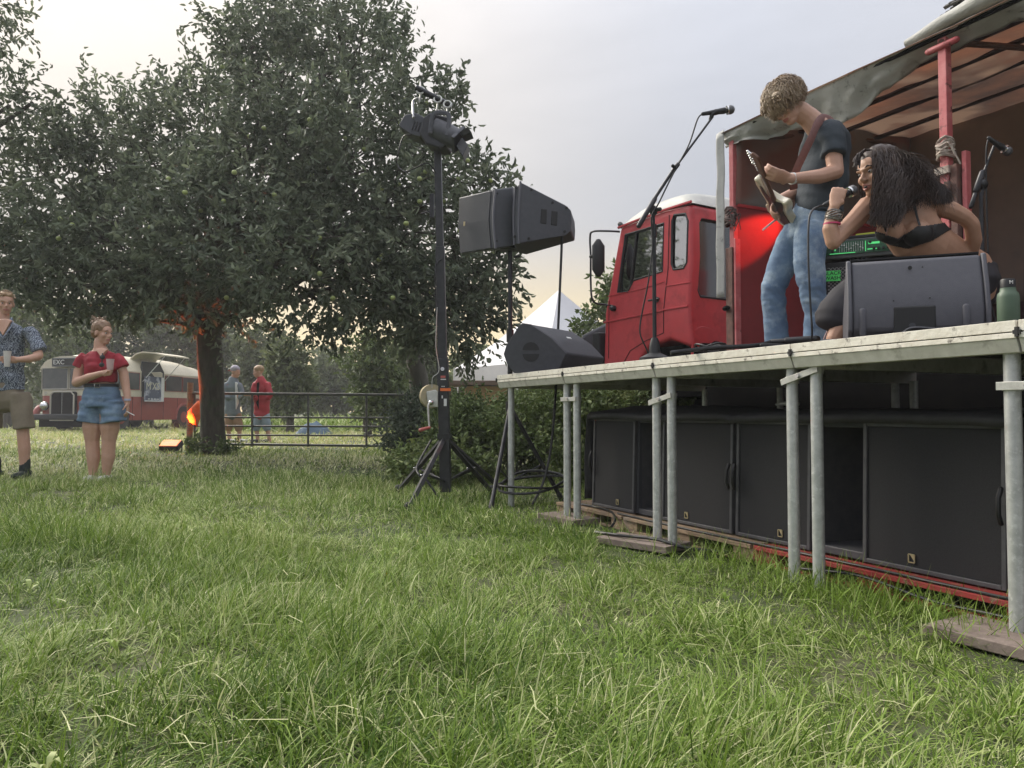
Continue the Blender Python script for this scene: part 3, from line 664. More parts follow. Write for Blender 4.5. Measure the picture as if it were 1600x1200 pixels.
# grey valance flapping down along the open side
def val(a, b):
    t = -0.06 + (LB + 0.1) * a; drop = 0.12 + 0.07 * noise.noise(V(t * 1.7, 0, 5)) + 0.16 * math.exp(-((t - 1.1) / 0.5) ** 2) - 0.2 * math.exp(-((t - 2.0) / 0.3) ** 2)
    drop = max(drop, 0.08); w = 0.06 * noise.noise(V(t * 3.2 + b, b * 2, 1)) * b + 0.035 * noise.noise(V(t * 10 + 4 * b, b * 4, 1)) * (b + .15) + 0.012 * math.sin(t * 26 + 7 * b) * b
    return BP(t, -0.03 + w + 0.16 * b ** 1.2 * (1 if t > 0.3 else 0.2), 3.175 - drop * b * 0.95 + 0.02 * noise.noise(V(t * 8, b, 3)) * b)
sheet(110, 10, val, "valance", M_tarpg, truck)
# rolled side sheet lying on the roof edge
g = G(); pts = []; ra = []
for i in range(60):
    t = 1.72 + (LB - 1.72) * i / 59; pts.append(BP(t, -0.01 + 0.015 * noise.noise(V(t * 4, 0, 0)), 3.205 + 0.05 * min(1, (t - 1.7) / 0.5) + 0.015 * noise.noise(V(t * 3, 5, 0)))); ra.append(0.028 + 0.05 * min(1, (t - 1.7) / 0.6) * (0.8 + 0.35 * noise.noise(V(t * 5, 2, 2))))
g.loft(pts, ra, seg=12); obj("rolled_sheet", g, mat("rolled_sheet", (0.5, 0.5, 0.46), 0.6, col2=(0.33, 0.33, 0.3), scale=5, bump=0.6, bscale=18, stretch=(1, 1, 2)), truck, smooth=True)
# rear curtain and end curtains
sheet(60, 14, lambda a, b: BP(-0.0 + LB * a, WB - 0.05 + 0.03 * math.sin(a * 60 + 2 * math.sin(a * 13)) * (0.3 + b), rz_(WB) + 0.02 - 1.8 * b), "rear_curtain", mat("curtain_brown", (0.3, 0.23, 0.19), 0.8, col2=(0.2, 0.16, 0.14), scale=1.6, bump=0.3, bscale=7), truck)
sheet(30, 14, lambda a, b: BP(0.03 + 0.03 * math.sin(a * 21 + 3 * b) * (1 - 0.8 * b), 0.03 + (WB - 0.03) * a, rz_((WB - 0.03) * a) + 0.03 - (rz_(WB * a) + 0.07 - 2.56) * b), "front_curtain", mat("front_curtain", (0.22, 0.2, 0.19), 0.7, col2=(0.22, 0.1, 0.075), scale=1.5, detail=2, amt=(0.4, 0.55), bump=0.3, bscale=8), truck)  # orange patches: lamplight on the grey cloth, put into its colour
# grey strip of tarpaulin hanging outside the left post
def strip(a, b):
    z = 3.17 - 1.45 * b; w = 0.03 * noise.noise(V(a * 2, z * 3, 9))
    return BP(-0.035 - 0.07 * a + 0.4 * w - 0.01 * b, -0.035 - 0.03 * a + 0.3 * w, z + 0.03 * (1 - a) * (1 - b))
sheet(6, 26, strip, "hanging_strip", M_tarpg, truck)
# reed bundle on the roof top
g = G(); r_ = random.Random(4)
for i in range(620):
    t = r_.uniform(1.85, 4.6); s = r_.uniform(0.08, 0.4); h = rz_(s) + r_.uniform(.0, .17) + min(0.22, (t - 1.8) * .6) * r_.random()
    a = BP(t, s, h); d = (ub * r_.uniform(0.4, 1) + nb * r_.uniform(-.5, .2) + Z * r_.uniform(-.2, .15)) * r_.uniform(.15, .4); g.loft([a, a + d], [0.016, 0.005], seg=4)
tag(obj("reed_bundle", g, mat("reed_dark", (0.09, 0.085, 0.08), 0.9, col2=(0.05, 0.05, 0.045), scale=30), smooth=False), "dark reed matting lying on top of the tarpaulin roof", "reed mat")

# ------------------------------------------------------------------ red truck cab
C0 = V(1.84, 7.9, 0); fw = V(-0.541, 0.841, 0).normalized(); rt = V(fw.y, -fw.x, 0)   # rt: to the cab's right side, away from the viewer
CW = 2.2
cabt = thing("truck_cab", "old red forward-control truck cab with a white roof cap", "truck cab", C0)
def CP(px, py): return at_plane(px, py, C0, rt)
def co(px, py):    # (along, z) of a picture point on the cab's side plane
    p = CP(px, py) - C0; return p.dot(fw), p.z
def K(l, z, s=0.0): return C0 + fw * l + rt * s + Z * z
side = [co(1083, 545), co(1078, 478), co(1083, 400), co(1081, 318), co(1040, 326), co(969, 353), co(944, 490), co(942, 568), co(946, 600)]
side = [(l, z) for l, z in side]; side[-1] = (side[-1][0], 0.98); side.append((0.9, 0.98)); side.append((0.86, 1.2)); side.append((0.62, 1.42)) ; side.append((0.3, 1.48)); 
tophz = [z for l, z in side]
def cabhull(inset, name):
    g = G(); ctr = Vector((sum(l for l, z in side) / len(side), 2.0))
    pts = []
    for l, z in side:
        v = Vector((l, z)) - ctr; v = v * (1 - inset / max(v.length, 0.01)); pts.append(ctr + v)
    g.prism([K(p.x, p.y, inset) for p in pts], rt * (CW - 2 * inset)); o = obj(name, g, None); return o
bpy.context.view_layer.update()
cab = cabhull(0.0, "cab_body"); cab.data.materials.append(M_red)
inner = cabhull(0.05, "tmp_inner")
def win_poly(pts): return [co(*p) for p in pts]
w_side = win_poly([(977, 367), (1037, 349), (1035, 424), (990, 438), (981, 456), (965, 457)])
w_quart = win_poly([(1053, 336), (1071, 334), (1075, 345), (1073, 410), (1068, 419), (1052, 421), (1049, 412), (1050, 345)])
cut = []
def cutter(pts3, ext):
    g = G(); g.prism(pts3, ext); o = obj("tmp_cut", g, None); cut.append(o)
cutter([K(l, z, -0.3) for l, z in w_side], rt * 2.9); cutter([K(l, z, -0.3) for l, z in w_quart], rt * 2.9)
# rear window and windscreen
rw = [(0.10, 1.98), (0.10, 2.68), (0.14, 2.74), (0.94, 2.74), (0.98, 2.68), (0.98, 1.98), (0.94, 1.92), (0.14, 1.92)]
bl = co(944, 490); tl = co(969, 353)
wind = [(0.14, 0.12), (CW - 0.14, 0.12), (CW - 0.2, 0.9), (0.2, 0.9)]
def WS(s, f, d=0.0):
    l = bl[0] + (tl[0] - bl[0]) * f; z = bl[1] + (tl[1] - bl[1]) * f; nn = V(0, 0, 0) + fw * (tl[1] - bl[1]) - Z * (tl[0] - bl[0]); nn.normalize()
    return K(l, z, s) + nn * d
cutter([K(-0.3, z, s) for s, z in rw], fw * 0.6)
cutter([WS(s, f, -0.25) for s, f in wind], (WS(0, 0, 0.25) - WS(0, 0, -0.25)))
bv = cab.modifiers.new("b", "BEVEL"); bv.width = 0.05; bv.segments = 4; bv.limit_method = "ANGLE"; bv.angle_limit = math.radians(25)
for c in [inner] + cut:
    b = cab.modifiers.new("x", "BOOLEAN"); b.operation = "DIFFERENCE"; b.object = c; b.solver = "EXACT"
dg = bpy.context.evaluated_depsgraph_get(); me = bpy.data.meshes.new_from_object(cab.evaluated_get(dg))
for c in [inner, cab] + cut: bpy.data.objects.remove(c)
me.materials.clear(); me.shade_smooth(); me.set_sharp_from_angle(angle=math.radians(30)); body = finish("body", me, M_red, cabt)
def ring(pts3, r, name, m, par, closed=True):
    g = G(); P = list(pts3) + ([pts3[0], pts3[1]] if closed else []); g.loft(P, r, seg=6, caps=True); return obj(name, g, m, par, smooth=True)
M_cglass = glass_mat("cab_glass", (0.85, 0.87, 0.87), 0.55)
def pane(name, pts3, ext, m, par): g = G(); g.prism(pts3, ext); return obj(name, g, m, par)
M_seal = mat("window_rubber", (0.02, 0.02, 0.022), 0.6)
for nm, poly in (("side_window", w_side), ("quarter_window", w_quart)):
    f = ring([K(l, z, 0.005) for l, z in poly], 0.014, nm, M_seal, cabt); pane("glass", [K(l, z, 0.02) for l, z in poly], rt * 0.005, M_cglass, f)
    f = ring([K(l, z, CW - 0.005) for l, z in poly], 0.014, nm, M_seal, cabt); pane("glass", [K(l, z, CW - 0.02) for l, z in poly], rt * 0.005, M_glass, f)
a1 = co(994, 362); a2 = co(984, 449); ring([K(*a1, 0.006), K(*a2, 0.006)], 0.011, "window_bar", M_seal, cabt, False)
f = ring([K(-0.002, z, s) for s, z in rw], 0.016, "rear_window", M_seal, cabt); pane("glass", [K(0.01, z, s) for s, z in rw], fw * 0.005, glass_mat("rear_glass", (0.35, 0.37, 0.38), 0.12, 0.1), f)
f = ring([WS(s, q, 0.003) for s, q in wind], 0.018, "windscreen", M_seal, cabt); pane("glass", [WS(s, q, -0.01) for s, q in wind], rt * 0.001 + fw * 0.005, M_glass, f)
# seats behind the glass
g = G()
for s in (0.55, 1.6): g.cap([K(0.35, 1.5, s), K(0.28, 1.95, s)], 0.2, 0.06, side=rt, seg=12)
obj("seats", g, M_dark, cabt, smooth=True)
# door seam lines, crease, drip rail, handle
def seam(pts, r, m, name, off=-0.002): g = G(); g.loft([K(*co(*p), off) for p in pts], r, seg=5, side=rt); return obj(name, g, m, cabt, smooth=True)
M_seam = mat("seam_dark", (0.06, 0.006, 0.008), 0.6)
seam([(1046, 336), (1044, 420), (1040, 455), (1037, 485), (1037, 520)], 0.005, M_seam, "door_seam"); seam([(1037, 520), (1010, 532), (985, 548), (975, 566)], 0.005, M_seam, "door_seam"); seam([(952, 470), (951, 560)], 0.005, M_seam, "door_seam")
seam([(944, 504), (1037, 485)], 0.012, M_red, "body_crease"); seam([(1037, 484), (1075, 478)], 0.012, M_red, "body_crease"); seam([(1040, 447), (1078, 441)], 0.007, M_red, "body_crease")
seam([(950, 463), (1000, 452), (1038, 440)], 0.006, M_red, "body_crease"); seam([(967, 356), (1000, 343), (1040, 328), (1081, 315)], 0.016, M_red, "drip_rail", -0.01)
g = G(); g.cap([K(*co(1017, 470), -0.035), K(*co(1033, 467), -0.035)], 0.012, seg=8); g.disc(K(*co(1027, 468), 0.0), -rt, 0.03, t=0.02); obj("door_handle", g, M_blackm, cabt, smooth=True)
# rear face: drip rail, pressed crease
g = G(); g.loft([K(-0.012, side[3][1] - 0.02, 0.03), K(-0.012, side[3][1] - 0.02, CW - 0.03)], 0.015, seg=6); g.loft([K(-0.004, 1.62, 0.08), K(-0.004, 1.6, CW - 0.1)], 0.01, seg=6)
g.loft(smooth_path([K(-0.004, 1.28, 0.02), K(-0.006, 1.56, 0.06), K(-0.006, 1.58, 0.3), K(-0.006, 1.42, 0.6), K(-0.006, 1.4, 1.2)], 5), 0.014, seg=6); obj("rear_pressing", g, M_red, cabt, smooth=True)
# white roof cap
g = G(); rows = []
l0, z0 = side[3]; l1, z1 = side[5]
nl, ns_ = 14, 12
for i in range(nl + 1):
    f = i / nl; l = l0 + 0.0 + (l1 - l0) * f; zz = z0 + (z1 - z0) * f - (0.0 if 0 else 0) + 0.01
    crown = 0.22 * (1 - abs(2 * f - 0.8) ** 3 * 0.5) if 0 < i < nl else 0.0
    if i in (1, nl - 1): crown *= 0.75
    for j in range(ns_ + 1):
        q = (0, .015, .04, .1, .2, .35, .5, .65, .8, .9, .96, .985, 1)[j]; e = (0, .45, .7, .82, .9, .97, 1, .97, .9, .82, .7, .45, 0)[j]; g.v.append(tuple(K(l, zz + crown * (e if 0 < j < ns_ else 0), 0.01 + (CW - 0.02) * q)))
for i in range(nl):
    for j in range(ns_): g.f.append((i * (ns_ + 1) + j, i * (ns_ + 1) + j + 1, (i + 1) * (ns_ + 1) + j + 1, (i + 1) * (ns_ + 1) + j))
obj("roof_cap", g, mat("cap_white", (0.55, 0.55, 0.5), 0.5, col2=(0.42, 0.42, 0.38), scale=4, bump=0.1), cabt, smooth=True, angle=70)
g = G(); c = WS(0.05, 1.0, 0.03); g.cap([c, c + fw * 0.03 + Z * 0.03], 0.03, seg=10); obj("marker_lamp", g, M_ink, cabt, smooth=True)
# black bumper edge and step panel at the front corner
a = co(930, 480); b = co(943, 480)
g = G(); g.box(K(b[0] + 0.09, 1.35, 0.55), (0.14, 1.2, 0.62), frame_of(fw, rt)); obj("grille_panel", g, M_seal, cabt, bevel=0.02)
# mirror with its tube frame
def X(px, py, d=0.22): return at_plane(px, py, C0 - rt * d, rt)
g = G(); g.loft(smooth_path([X(968, 362, 0), X(948, 361, 0.15), X(926, 362), X(922, 372), X(923, 400), X(923, 440), X(925, 466), X(932, 474, 0.15), X(947, 476, 0.0), X(958, 478, 0)], 5), 0.012, seg=8)
mt = obj("mirror_arm", g, M_blackm, cabt, smooth=True)
g = G(); c0 = X(935, 376); c1 = X(935, 430); g.loft([c0, c0 * 0.85 + c1 * 0.15, c0 * 0.15 + c1 * 0.85, c1], [0.035, 0.075, 0.075, 0.035], [0.02, 0.035, 0.035, 0.02], side=V(1, 0.15, 0), seg=14, caps="round"); obj("mirror", g, M_ink, cabt, smooth=True)
g = G(); g.cap([K(*co(960, 482), -0.03), K(*co(960, 482), 0.02)], 0.035, seg=10); g.cap([X(923, 401) , X(927, 401)], 0.02); obj("mirror_joint", g, M_ink, cabt, smooth=True)
# engine, air pipe and dark gap below the rear corner
g = G(); g.box(K(-0.35, 1.15, 1.1), (0.5, 1.9, 0.45), frame_of(fw, rt)); g.box(K(0.35, 1.15, 1.1), (0.9, 2.0, 0.55), frame_of(fw, rt)); g.cap([K(-0.1, 1.1, 0.25), K(-0.12, 1.38, 0.25)], 0.07, seg=14); g.box(K(0.3, 0.85, 1.1), (2.2, 1.0, 0.16), frame_of(fw, rt)); obj("engine", g, M_dark, cabt, bevel=0.01)
g = G(); g.disc(K(-0.1, 1.4, 0.25), Z, 0.072, t=0.02); obj("filter_cap", g, M_zinc, cabt, smooth=True)
for s in (0.1, CW - 0.35):
    c = K(0.95, 0.5, s); g = G(); g.loft([c, c + rt * 0.25], 0.48, seg=28); w_ = obj("wheel", g, M_rubber, cabt, smooth=True); g = G(); g.loft([c - rt * 0.01, c + rt * 0.02], 0.22, seg=20); obj("rim", g, M_redp, w_, smooth=True)
# ------------------------------------------------------------------ grey monitor wedge on the right deck
M_mon = mat("monitor_grey", (0.075, 0.075, 0.09), 0.55, col2=(0.085, 0.085, 0.1), scale=40, bump=0.3, bscale=420)
o = thing("monitor_speaker", "dark grey stage monitor wedge in front of the bending singer", "speaker", V(1.6, 3.1, 1.0))
A = V(1.385, 3.16, 0); B = V(1.86, 2.98, 0); wu = (B - A).normalized(); wn = V(-wu.y, wu.x, 0); RW = frame_of(wu, wn); WL = (B - A).length
def WP(t, s, z): return A + wu * t + wn * s + Z * (1.0 + z)
prof = [(0.02, 0.0), (-0.03, 0.05), (-0.035, 0.12), (-0.01, 0.22), (0.035, 0.338), (0.055, 0.345), (0.40, 0.12), (0.40, 0.0)]
g = G(); g.prism([WP(0.018, s, z) for s, z in prof], wu * (WL - 0.036)); obj("cabinet", g, M_mon, o, smooth=True, bevel=0.012)
prof2 = [(s + (0.006 if s > 0.1 else -0.006), z + (0.006 if z > 0.3 else 0)) for s, z in prof]
for t in (0.0, WL - 0.018):
    g = G(); g.prism([WP(t, s, z) for s, z in prof2], wu * 0.018); obj("side_panel", g, M_mon, o, smooth=True, bevel=0.005)
g = G(); g.prism([WP(0.02, 0.062, 0.352), WP(WL - 0.02, 0.062, 0.352), WP(WL - 0.02, 0.395, 0.14), WP(0.02, 0.395, 0.14)], V(0, 0, 0.006)); obj("grille", g, M_grille, o)
g = G(); g.box(WP(WL * 0.48, -0.028, 0.085), (0.15, 0.02, 0.11), RW); rp = obj("connector_recess", g, M_ink, o, bevel=0.006)
g = G(); g.disc(WP(WL * 0.46, -0.04, 0.06), -wn, 0.012, t=0.008); obj("connector", g, M_cab, rp, smooth=True)
for t in (0.055, WL - 0.085):
    g = G(); g.cap([WP(t, -0.036, 0.03), WP(t, -0.034, 0.13)], 0.013, 0.01, side=wu, seg=10); obj("skid_foot", g, M_mon, o, smooth=True)
for t, z in ((0.235, 0.3), (0.28, 0.3), (0.17, 0.165), (0.3, 0.17)):
    g = G(); s = 0.035 * (z - 0.22) / 0.118 - 0.01 if z > 0.22 else -0.02; g.disc(WP(t, s - 0.004, z), -wn, 0.008 if t == 0.235 else 0.003, t=0.003); obj("screw", g, M_ink, o)
cable("cable", [WP(-0.1, -0.06, 0.01), WP(0.05, -0.06, 0.012), WP(0.18, -0.06, 0.025), WP(0.24, -0.06, 0.05), WP(0.4, -0.05, 0.03), WP(0.6, 0.0, 0.012), WP(0.75, 0.1, 0.01)], 0.006, "grey cable plugged into the back of the monitor wedge", m=M_cab)

# ------------------------------------------------------------------ left monitor wedge, seen from its end
o = thing("monitor_speaker", "black wedge monitor on the leftmost deck, with a split round handle hole", "speaker", at(860, 578, 5.75))
Yw = 5.62; e1 = V(1, 0, 0); 
def EP(px, py): return at(px, py, Yw)
outl = [EP(803, 582), EP(792, 568), EP(787, 553), EP(791, 540), EP(811, 509), EP(817, 505), EP(829, 507), EP(862, 529), EP(884, 552), EP(874, 574), EP(868, 582)]
zf = 1.003; outl[0].z = zf; outl[-1].z = zf
ext = V(0.34, 0.5, 0); ext2 = ext.normalized()
g = G(); g.prism([p + ext2 * 0.02 for p in outl], ext); cb_ = obj("cabinet", g, M_cab, o, smooth=True, bevel=0.012)
g = G(); ctr = sum(outl, V(0, 0, 0)) / len(outl); g.prism([ctr + (p - ctr) * 1.01 for p in outl], ext2 * 0.02); sp_ = obj("end_panel", g, M_cab, o, smooth=True, bevel=0.004)
for sg in (1, -1):
    hc = EP(829.5, 547 if sg > 0 else 553); hr = 0.061; g = G()
    g.prism([hc + V(math.cos(a) * hr, 0, math.sin(a) * hr * 0.95 * sg) - V(0, 0.003, 0) for a in [math.pi * i / 14 for i in range(15)]], V(0, 0.006, 0)); obj("handle_hole", g, M_ink, sp_)
g = G(); g.box(EP(868, 527) + V(0.11, 0.15, 0.01), (0.05, 0.02, 0.004), frame_of(V(0.6, 0.7, 0), V(0.5, -.3, -.4))); obj("badge", g, M_white, o)

# ------------------------------------------------------------------ loudspeakers on the tripod
px0, Yp = 797, 6.2
base = at_z(797, 782, 0.0); base = V(at(797, 700, Yp).x, Yp, 0)
o = thing("speaker_stand", "black tripod stand carrying the two big loudspeakers", "speaker stand", base)
top = at(800, 392, Yp)
g = G(); g.loft([base + Z * 0.12, V(base.x, Yp, 1.35)], 0.021, seg=14); g.loft([V(base.x, Yp, 1.3), V(base.x, Yp, top.z)], 0.0175, seg=14); obj("pole", g, M_blackm, o, smooth=True)
g = G(); g.loft([V(base.x, Yp, 1.28), V(base.x, Yp, 1.38)], 0.03, seg=12); g.cap([V(base.x, Yp, 1.33), V(base.x + 0.07, Yp - 0.01, 1.33)], 0.01); obj("collar", g, M_ink, o, smooth=True)
g = G(); g.loft([V(base.x, Yp, 0.72), V(base.x, Yp, 0.80)], 0.035, seg=12); obj("hub", g, M_ink, o, smooth=True)
for fx in (at_z(767, 795, 0.01), at_z(878, 781, 0.01), V(base.x - 0.02, 6.95, 0.01)):
    g = G(); hb = V(base.x, Yp, 0.76); d = (fx - hb); g.loft([hb + d * 0.03, fx], 0.017, seg=10, side=Z); lg = obj("leg", g, M_blackm, o, smooth=True)
    g = G(); mid_ = hb + d * 0.62; g.loft([mid_, V(base.x, Yp, 0.16)], 0.008, seg=6); obj("brace", g, M_blackm, lg)
    g = G(); g.cap([fx - d.normalized() * 0.05, fx], 0.022, seg=10); obj("rubber_foot", g, M_ink, lg, smooth=True)
g = G(); g.box(top + V(-0.02, 0, 0.03), (0.16, 0.14, 0.05)); g.cap([top + V(0.02, -0.06, -0.06), top + V(0.06, -0.07, -0.06)], 0.01); obj("bracket", g, M_ink, o, bevel=0.006)
M_pa = mat("pa_paint", (0.065, 0.068, 0.08), 0.55, col2=(0.075, 0.078, 0.09), scale=30, bump=0.2, bscale=300)
M_pag = mat("pa_grille", (0.05, 0.054, 0.068), 0.75, col2=(0.055, 0.058, 0.068), scale=200, bump=0.4, bscale=600)
M_pae = mat("pa_edge", (0.12, 0.12, 0.14), 0.5)
def wedge_box(lab, ptsN, Yn, depth, px_g, frame_pts):
    pass
oa = thing("loudspeaker", "left loudspeaker of the pair on the tripod, its grille towards the trees", "speaker", at(760, 345, 6.2), 0, "pair of loudspeakers on the tripod")
# left box: grille face (718-770) recedes to the left, side face (770-803) towards the viewer
fl = [at(717, 309, 6.42), at(715.5, 352, 6.42), at(719, 397.5, 6.42)]; fm = [at(772, 296, 6.02), at(768.5, 343, 6.02), at(772, 389, 6.02)]; fr_ = [at(802, 292, 6.1), at(802, 340, 6.1), at(802, 385, 6.1)]
bl_ = [at(740, 309, 6.75), at(740, 352, 6.75), at(740, 392, 6.75)]; br_ = [at(812, 300, 6.6), at(812, 345, 6.6), at(812, 386, 6.6)]
def box5(colmns, name, m, par, bev=0.01):
    g = G(); k = len(colmns[0]); vs = [p for c in colmns for p in c]; n = len(colmns); fs = []
    for i in range(n):
        j = (i + 1) % n
        for q in range(k - 1): fs.append((i * k + q, i * k + q + 1, j * k + q + 1, j * k + q))
    fs.append(tuple(i * k for i in range(n))); fs.append(tuple(i * k + k - 1 for i in range(n))[::-1])
    g.add(vs, fs); me = mesh_of(g); bm = bmesh.new(); bm.from_mesh(me); bmesh.ops.recalc_face_normals(bm, faces=bm.faces); bm.to_mesh(me); bm.free()
    return finish(name, me, m, par, smooth=True, bevel=bev, angle=35)
box5([fl, fm, fr_, br_, bl_], "cabinet", M_pa, oa, 0.012)
def inset(quad, k, off):
    c = sum(quad, V(0, 0, 0)) / len(quad); n = (quad[1] - quad[0]).cross(quad[2] - quad[0]).normalized()
    if n.dot(CAM - c) < 0: n = -n
    return [c + (p - c) * k + n * off for p in quad], n
cA = [fl[i].lerp(fm[i], 0.04) for i in range(3)]; cB = [fl[i].lerp(fm[i], 0.93) for i in range(3)]; nn = (fm[1] - fl[1]).cross(Z).normalized(); nn = nn if nn.y < 0 else -nn
for c_ in (cA, cB):
    m_ = c_[1]
    for i in (0, 2): c_[i] = m_ + (c_[i] - m_) * 0.95
g = G(); g.add([p + nn * 0.008 for p in cA + cB], [(0, 1, 4, 3), (1, 2, 5, 4)]); obj("grille", g, M_pag, oa).modifiers.new("t", "SOLIDIFY").thickness = 0.006
for A_, B_ in ((fm, fm),):
    g = G(); g.loft(smooth_path([p + V(0.012, -0.012, 0) for p in fm], 6), 0.011, seg=6); obj("edge_strip", g, M_pae, oa, smooth=True)
g = G(); c = at(726, 351, 6.32) ; g.box(c + V(0, -0.03, 0), (0.02, 0.006, 0.036), frame_of(fm[0] - fl[0], Z.cross(fm[0] - fl[0]))); obj("badge", g, M_gold, oa)
for (x, y) in ((775, 303), (774, 377)):
    g = G(); g.disc(at(x, y, 6.02) + V(0.01, -0.006, 0), V(0.2, -1, 0), 0.008, t=0.006); obj("screw", g, M_ink, oa)
ob = thing("loudspeaker", "right loudspeaker of the pair on the tripod, its tapered side showing two grip slots", "speaker", at(850, 335, 6.1), 0, "pair of loudspeakers on the tripod")
Yn = 5.98
a0 = [at(804, 294, Yn + .02), at(801.5, 335, Yn + .02), at(802, 383, Yn + .02)]; a1_ = [at(814, 284, Yn), at(811, 335, Yn), at(811, 381, Yn)]
b0 = [at(884, 320, Yn + .12), at(885, 345, Yn + .12), at(884, 369, Yn + .12)]; b1 = [at(892, 328, Yn + .16), at(893, 345, Yn + .16), at(892, 361, Yn + .16)]
bb = V(0.06, 0.36, 0)
box5([a0, a1_, b0, b1, [p + bb for p in b1], [p + bb for p in a1_], [p + bb * 0.9 for p in a0]], "cabinet", M_pa, ob, 0.01)
g = G(); g.loft(smooth_path([p + V(-0.004, -0.008, 0) for p in a1_], 6), 0.009, seg=6); obj("edge_strip", g, M_pae, ob, smooth=True)
g = G(); g.loft(smooth_path([p + V(0.004, -0.008, 0) for p in a0], 6), 0.008, seg=6); obj("edge_strip", g, M_pae, ob, smooth=True)
Rside = frame_of(b0[1] - a1_[1], Z)
nb_ = (b0[1] - a1_[1]).cross(Z).normalized()
if nb_.y > 0: nb_ = -nb_
for (x, y, w, h) in ((849.5, 338, 10, 23), (866, 341, 10.5, 23)):
    f = (x - 811) / 73; c = at(x, y, Yn + 0.12 * f) + nb_ * 0.0; g = G(); g.box(c, (w / 195, h / 195, 0.012), frame_of(b0[1] - a1_[1], Z)); obj("grip_slot", g, M_ink, ob, bevel=0.01)
for (x, y) in ((863, 317), (826, 373), (882, 362), (885, 325), (806, 293), (804, 370), (830, 297)):
    f = (x - 811) / 73; g = G(); g.disc(at(x, y, Yn + 0.12 * max(f, 0)) + nb_ * 0.002, nb_, 0.011, t=0.006, seg=12); obj("screw", g, M_ink, ob)
g = G(); f = 0.55; g.box(at(852, 367, Yn + .07) , (0.13, 0.03, 0.006), frame_of(b0[2] - a1_[2], Z)); obj("rigging_slot", g, M_ink, ob)
cable("cable", [at(878, 368, 6.15), at(877, 400, 6.14), at(874, 470, 6.1), at(871, 540, 6.1), at(869, 600, 6.05), at(862, 690, 6.0), at(850, 750, 5.95), at(832, 788, 5.9)], 0.010, "black cable hanging from the right loudspeaker down to the grass")
g = G(); pts = []
for i in range(50):
    a = i / 49 * 4 * math.pi; pts.append(V(0.16 + 0.26 * math.cos(a) + 0.02 * math.sin(3 * a), 5.95 + 0.2 * math.sin(a), 0.17 + 0.03 * math.sin(a * 1.3) + 0.05 * math.sin(a)))
g.loft(pts, 0.010, seg=6); tag(obj("cable_coil", g, M_rubber, smooth=True), "loose coil of black cable in the grass under the speaker stand", "cable")

# ------------------------------------------------------------------ wind-up lighting stand
YL = 6.35
def LP(px, py, d=0.0): return at(px, py, YL + d)
b0_ = LP(697, 775); b0_.z = 0.0
o = thing("lighting_stand", "tall black wind-up lighting stand with winch and crank", "lighting stand", b0_)
axis = (LP(684, 235) - b0_)
def AP(f): return b0_ + axis * f
RL = frame_of(V(1, 0.25, 0), V(0, 0, 1))
def seg_box(name, f0, f1, w, m):
    g = G(); g.loft([AP(f0), AP(f1)], w * 0.7071, seg=4, side=V(1, 0.9, 0)); return obj(name, g, m, o, bevel=0.005)
seg_box("mast", 0.02, 0.40, 0.088, M_black); seg_box("mast_section", 0.40, 0.72, 0.072, M_black); seg_box("mast_section", 0.72, 1.0, 0.058, M_black)
g = G(); g.loft([AP(1.0), LP(683, 175)], 0.018, seg=10); obj("spigot", g, M_blackm, o, smooth=True)
g = G(); g.loft([AP(0.17), AP(0.185)], 0.075, seg=4, side=V(1, 0.9, 0)); obj("collar", g, M_blackm, o)
def arm(p, q, r, par, name="leg", m=M_black): g = G(); g.loft([p, q], r, seg=4, side=V(0.5, 0.5, 0.3)); return obj(name, g, m, par, bevel=0.003)
hub_ = AP(0.175)
for i, (x, y) in enumerate(((637, 797), (622, 767), (768, 768), (740, 750))):
    f = at_z(x, y, 0.01)
    if i == 3: f = V(-0.1, 7.1, 0.01)
    if i == 1: f = V(f.x, f.y, 0.01)
    lg = arm(hub_ + (f - hub_) * 0.05, f, 0.024, o)
    mid_ = hub_ + (f - hub_) * 0.55; arm(mid_, b0_ + Z * 0.14, 0.013, lg, "brace", M_blackm)
    g = G(); g.cap([f, f + Z * 0.03], 0.028, seg=10); obj("rubber_foot", g, M_ink, lg, smooth=True)
    g = G(); g.cap([mid_ + V(-.03, -.03, 0), mid_ + V(.03, .03, 0)], 0.008, seg=8); obj("pivot", g, M_chrome, lg, smooth=True)
# winch
wc = LP(672, 619, -0.06)
w_ = None
g = G(); g.loft([wc + V(0.02, 0.0, 0), wc + V(0.0, 0.05, 0)], 0.098, seg=26, side=Z); w_ = obj("winch_drum", g, mat("winch_yellow_zinc", (0.5, 0.42, 0.26), 0.45, 0.5, col2=(0.38, 0.34, 0.25), scale=30), o, smooth=True)
g = G(); g.prism([LP(666, 612, -.1), LP(680, 609, -.1), LP(684, 612, -.1), LP(684, 636, -.1), LP(672, 636, -.1), LP(668, 628, -.1)], V(0, 0.04, 0)); obj("winch_plate", g, M_zinc, w_, bevel=0.004)
g = G(); g.loft(smooth_path([LP(674, 629, -.14), LP(670, 631, -.16), LP(669, 640, -.17), LP(671, 668, -.18)], 4), 0.008, seg=8); cr_ = obj("crank_arm", g, M_zinc, w_, smooth=True)
g = G(); g.cap([LP(671, 668, -.18), LP(657, 672, -.24)], [0.012, 0.016], seg=10); obj("crank_grip", g, mat("grip_red", (0.35, 0.1, 0.08), 0.5), o, smooth=True)
g = G(); g.cap([LP(673, 629, -.14), LP(675, 629, -.09)], 0.022, seg=12); obj("winch_shaft", g, M_chrome, w_, smooth=True)
M_orange = mat("orange_decal", (0.75, 0.16, 0.03), 0.5)
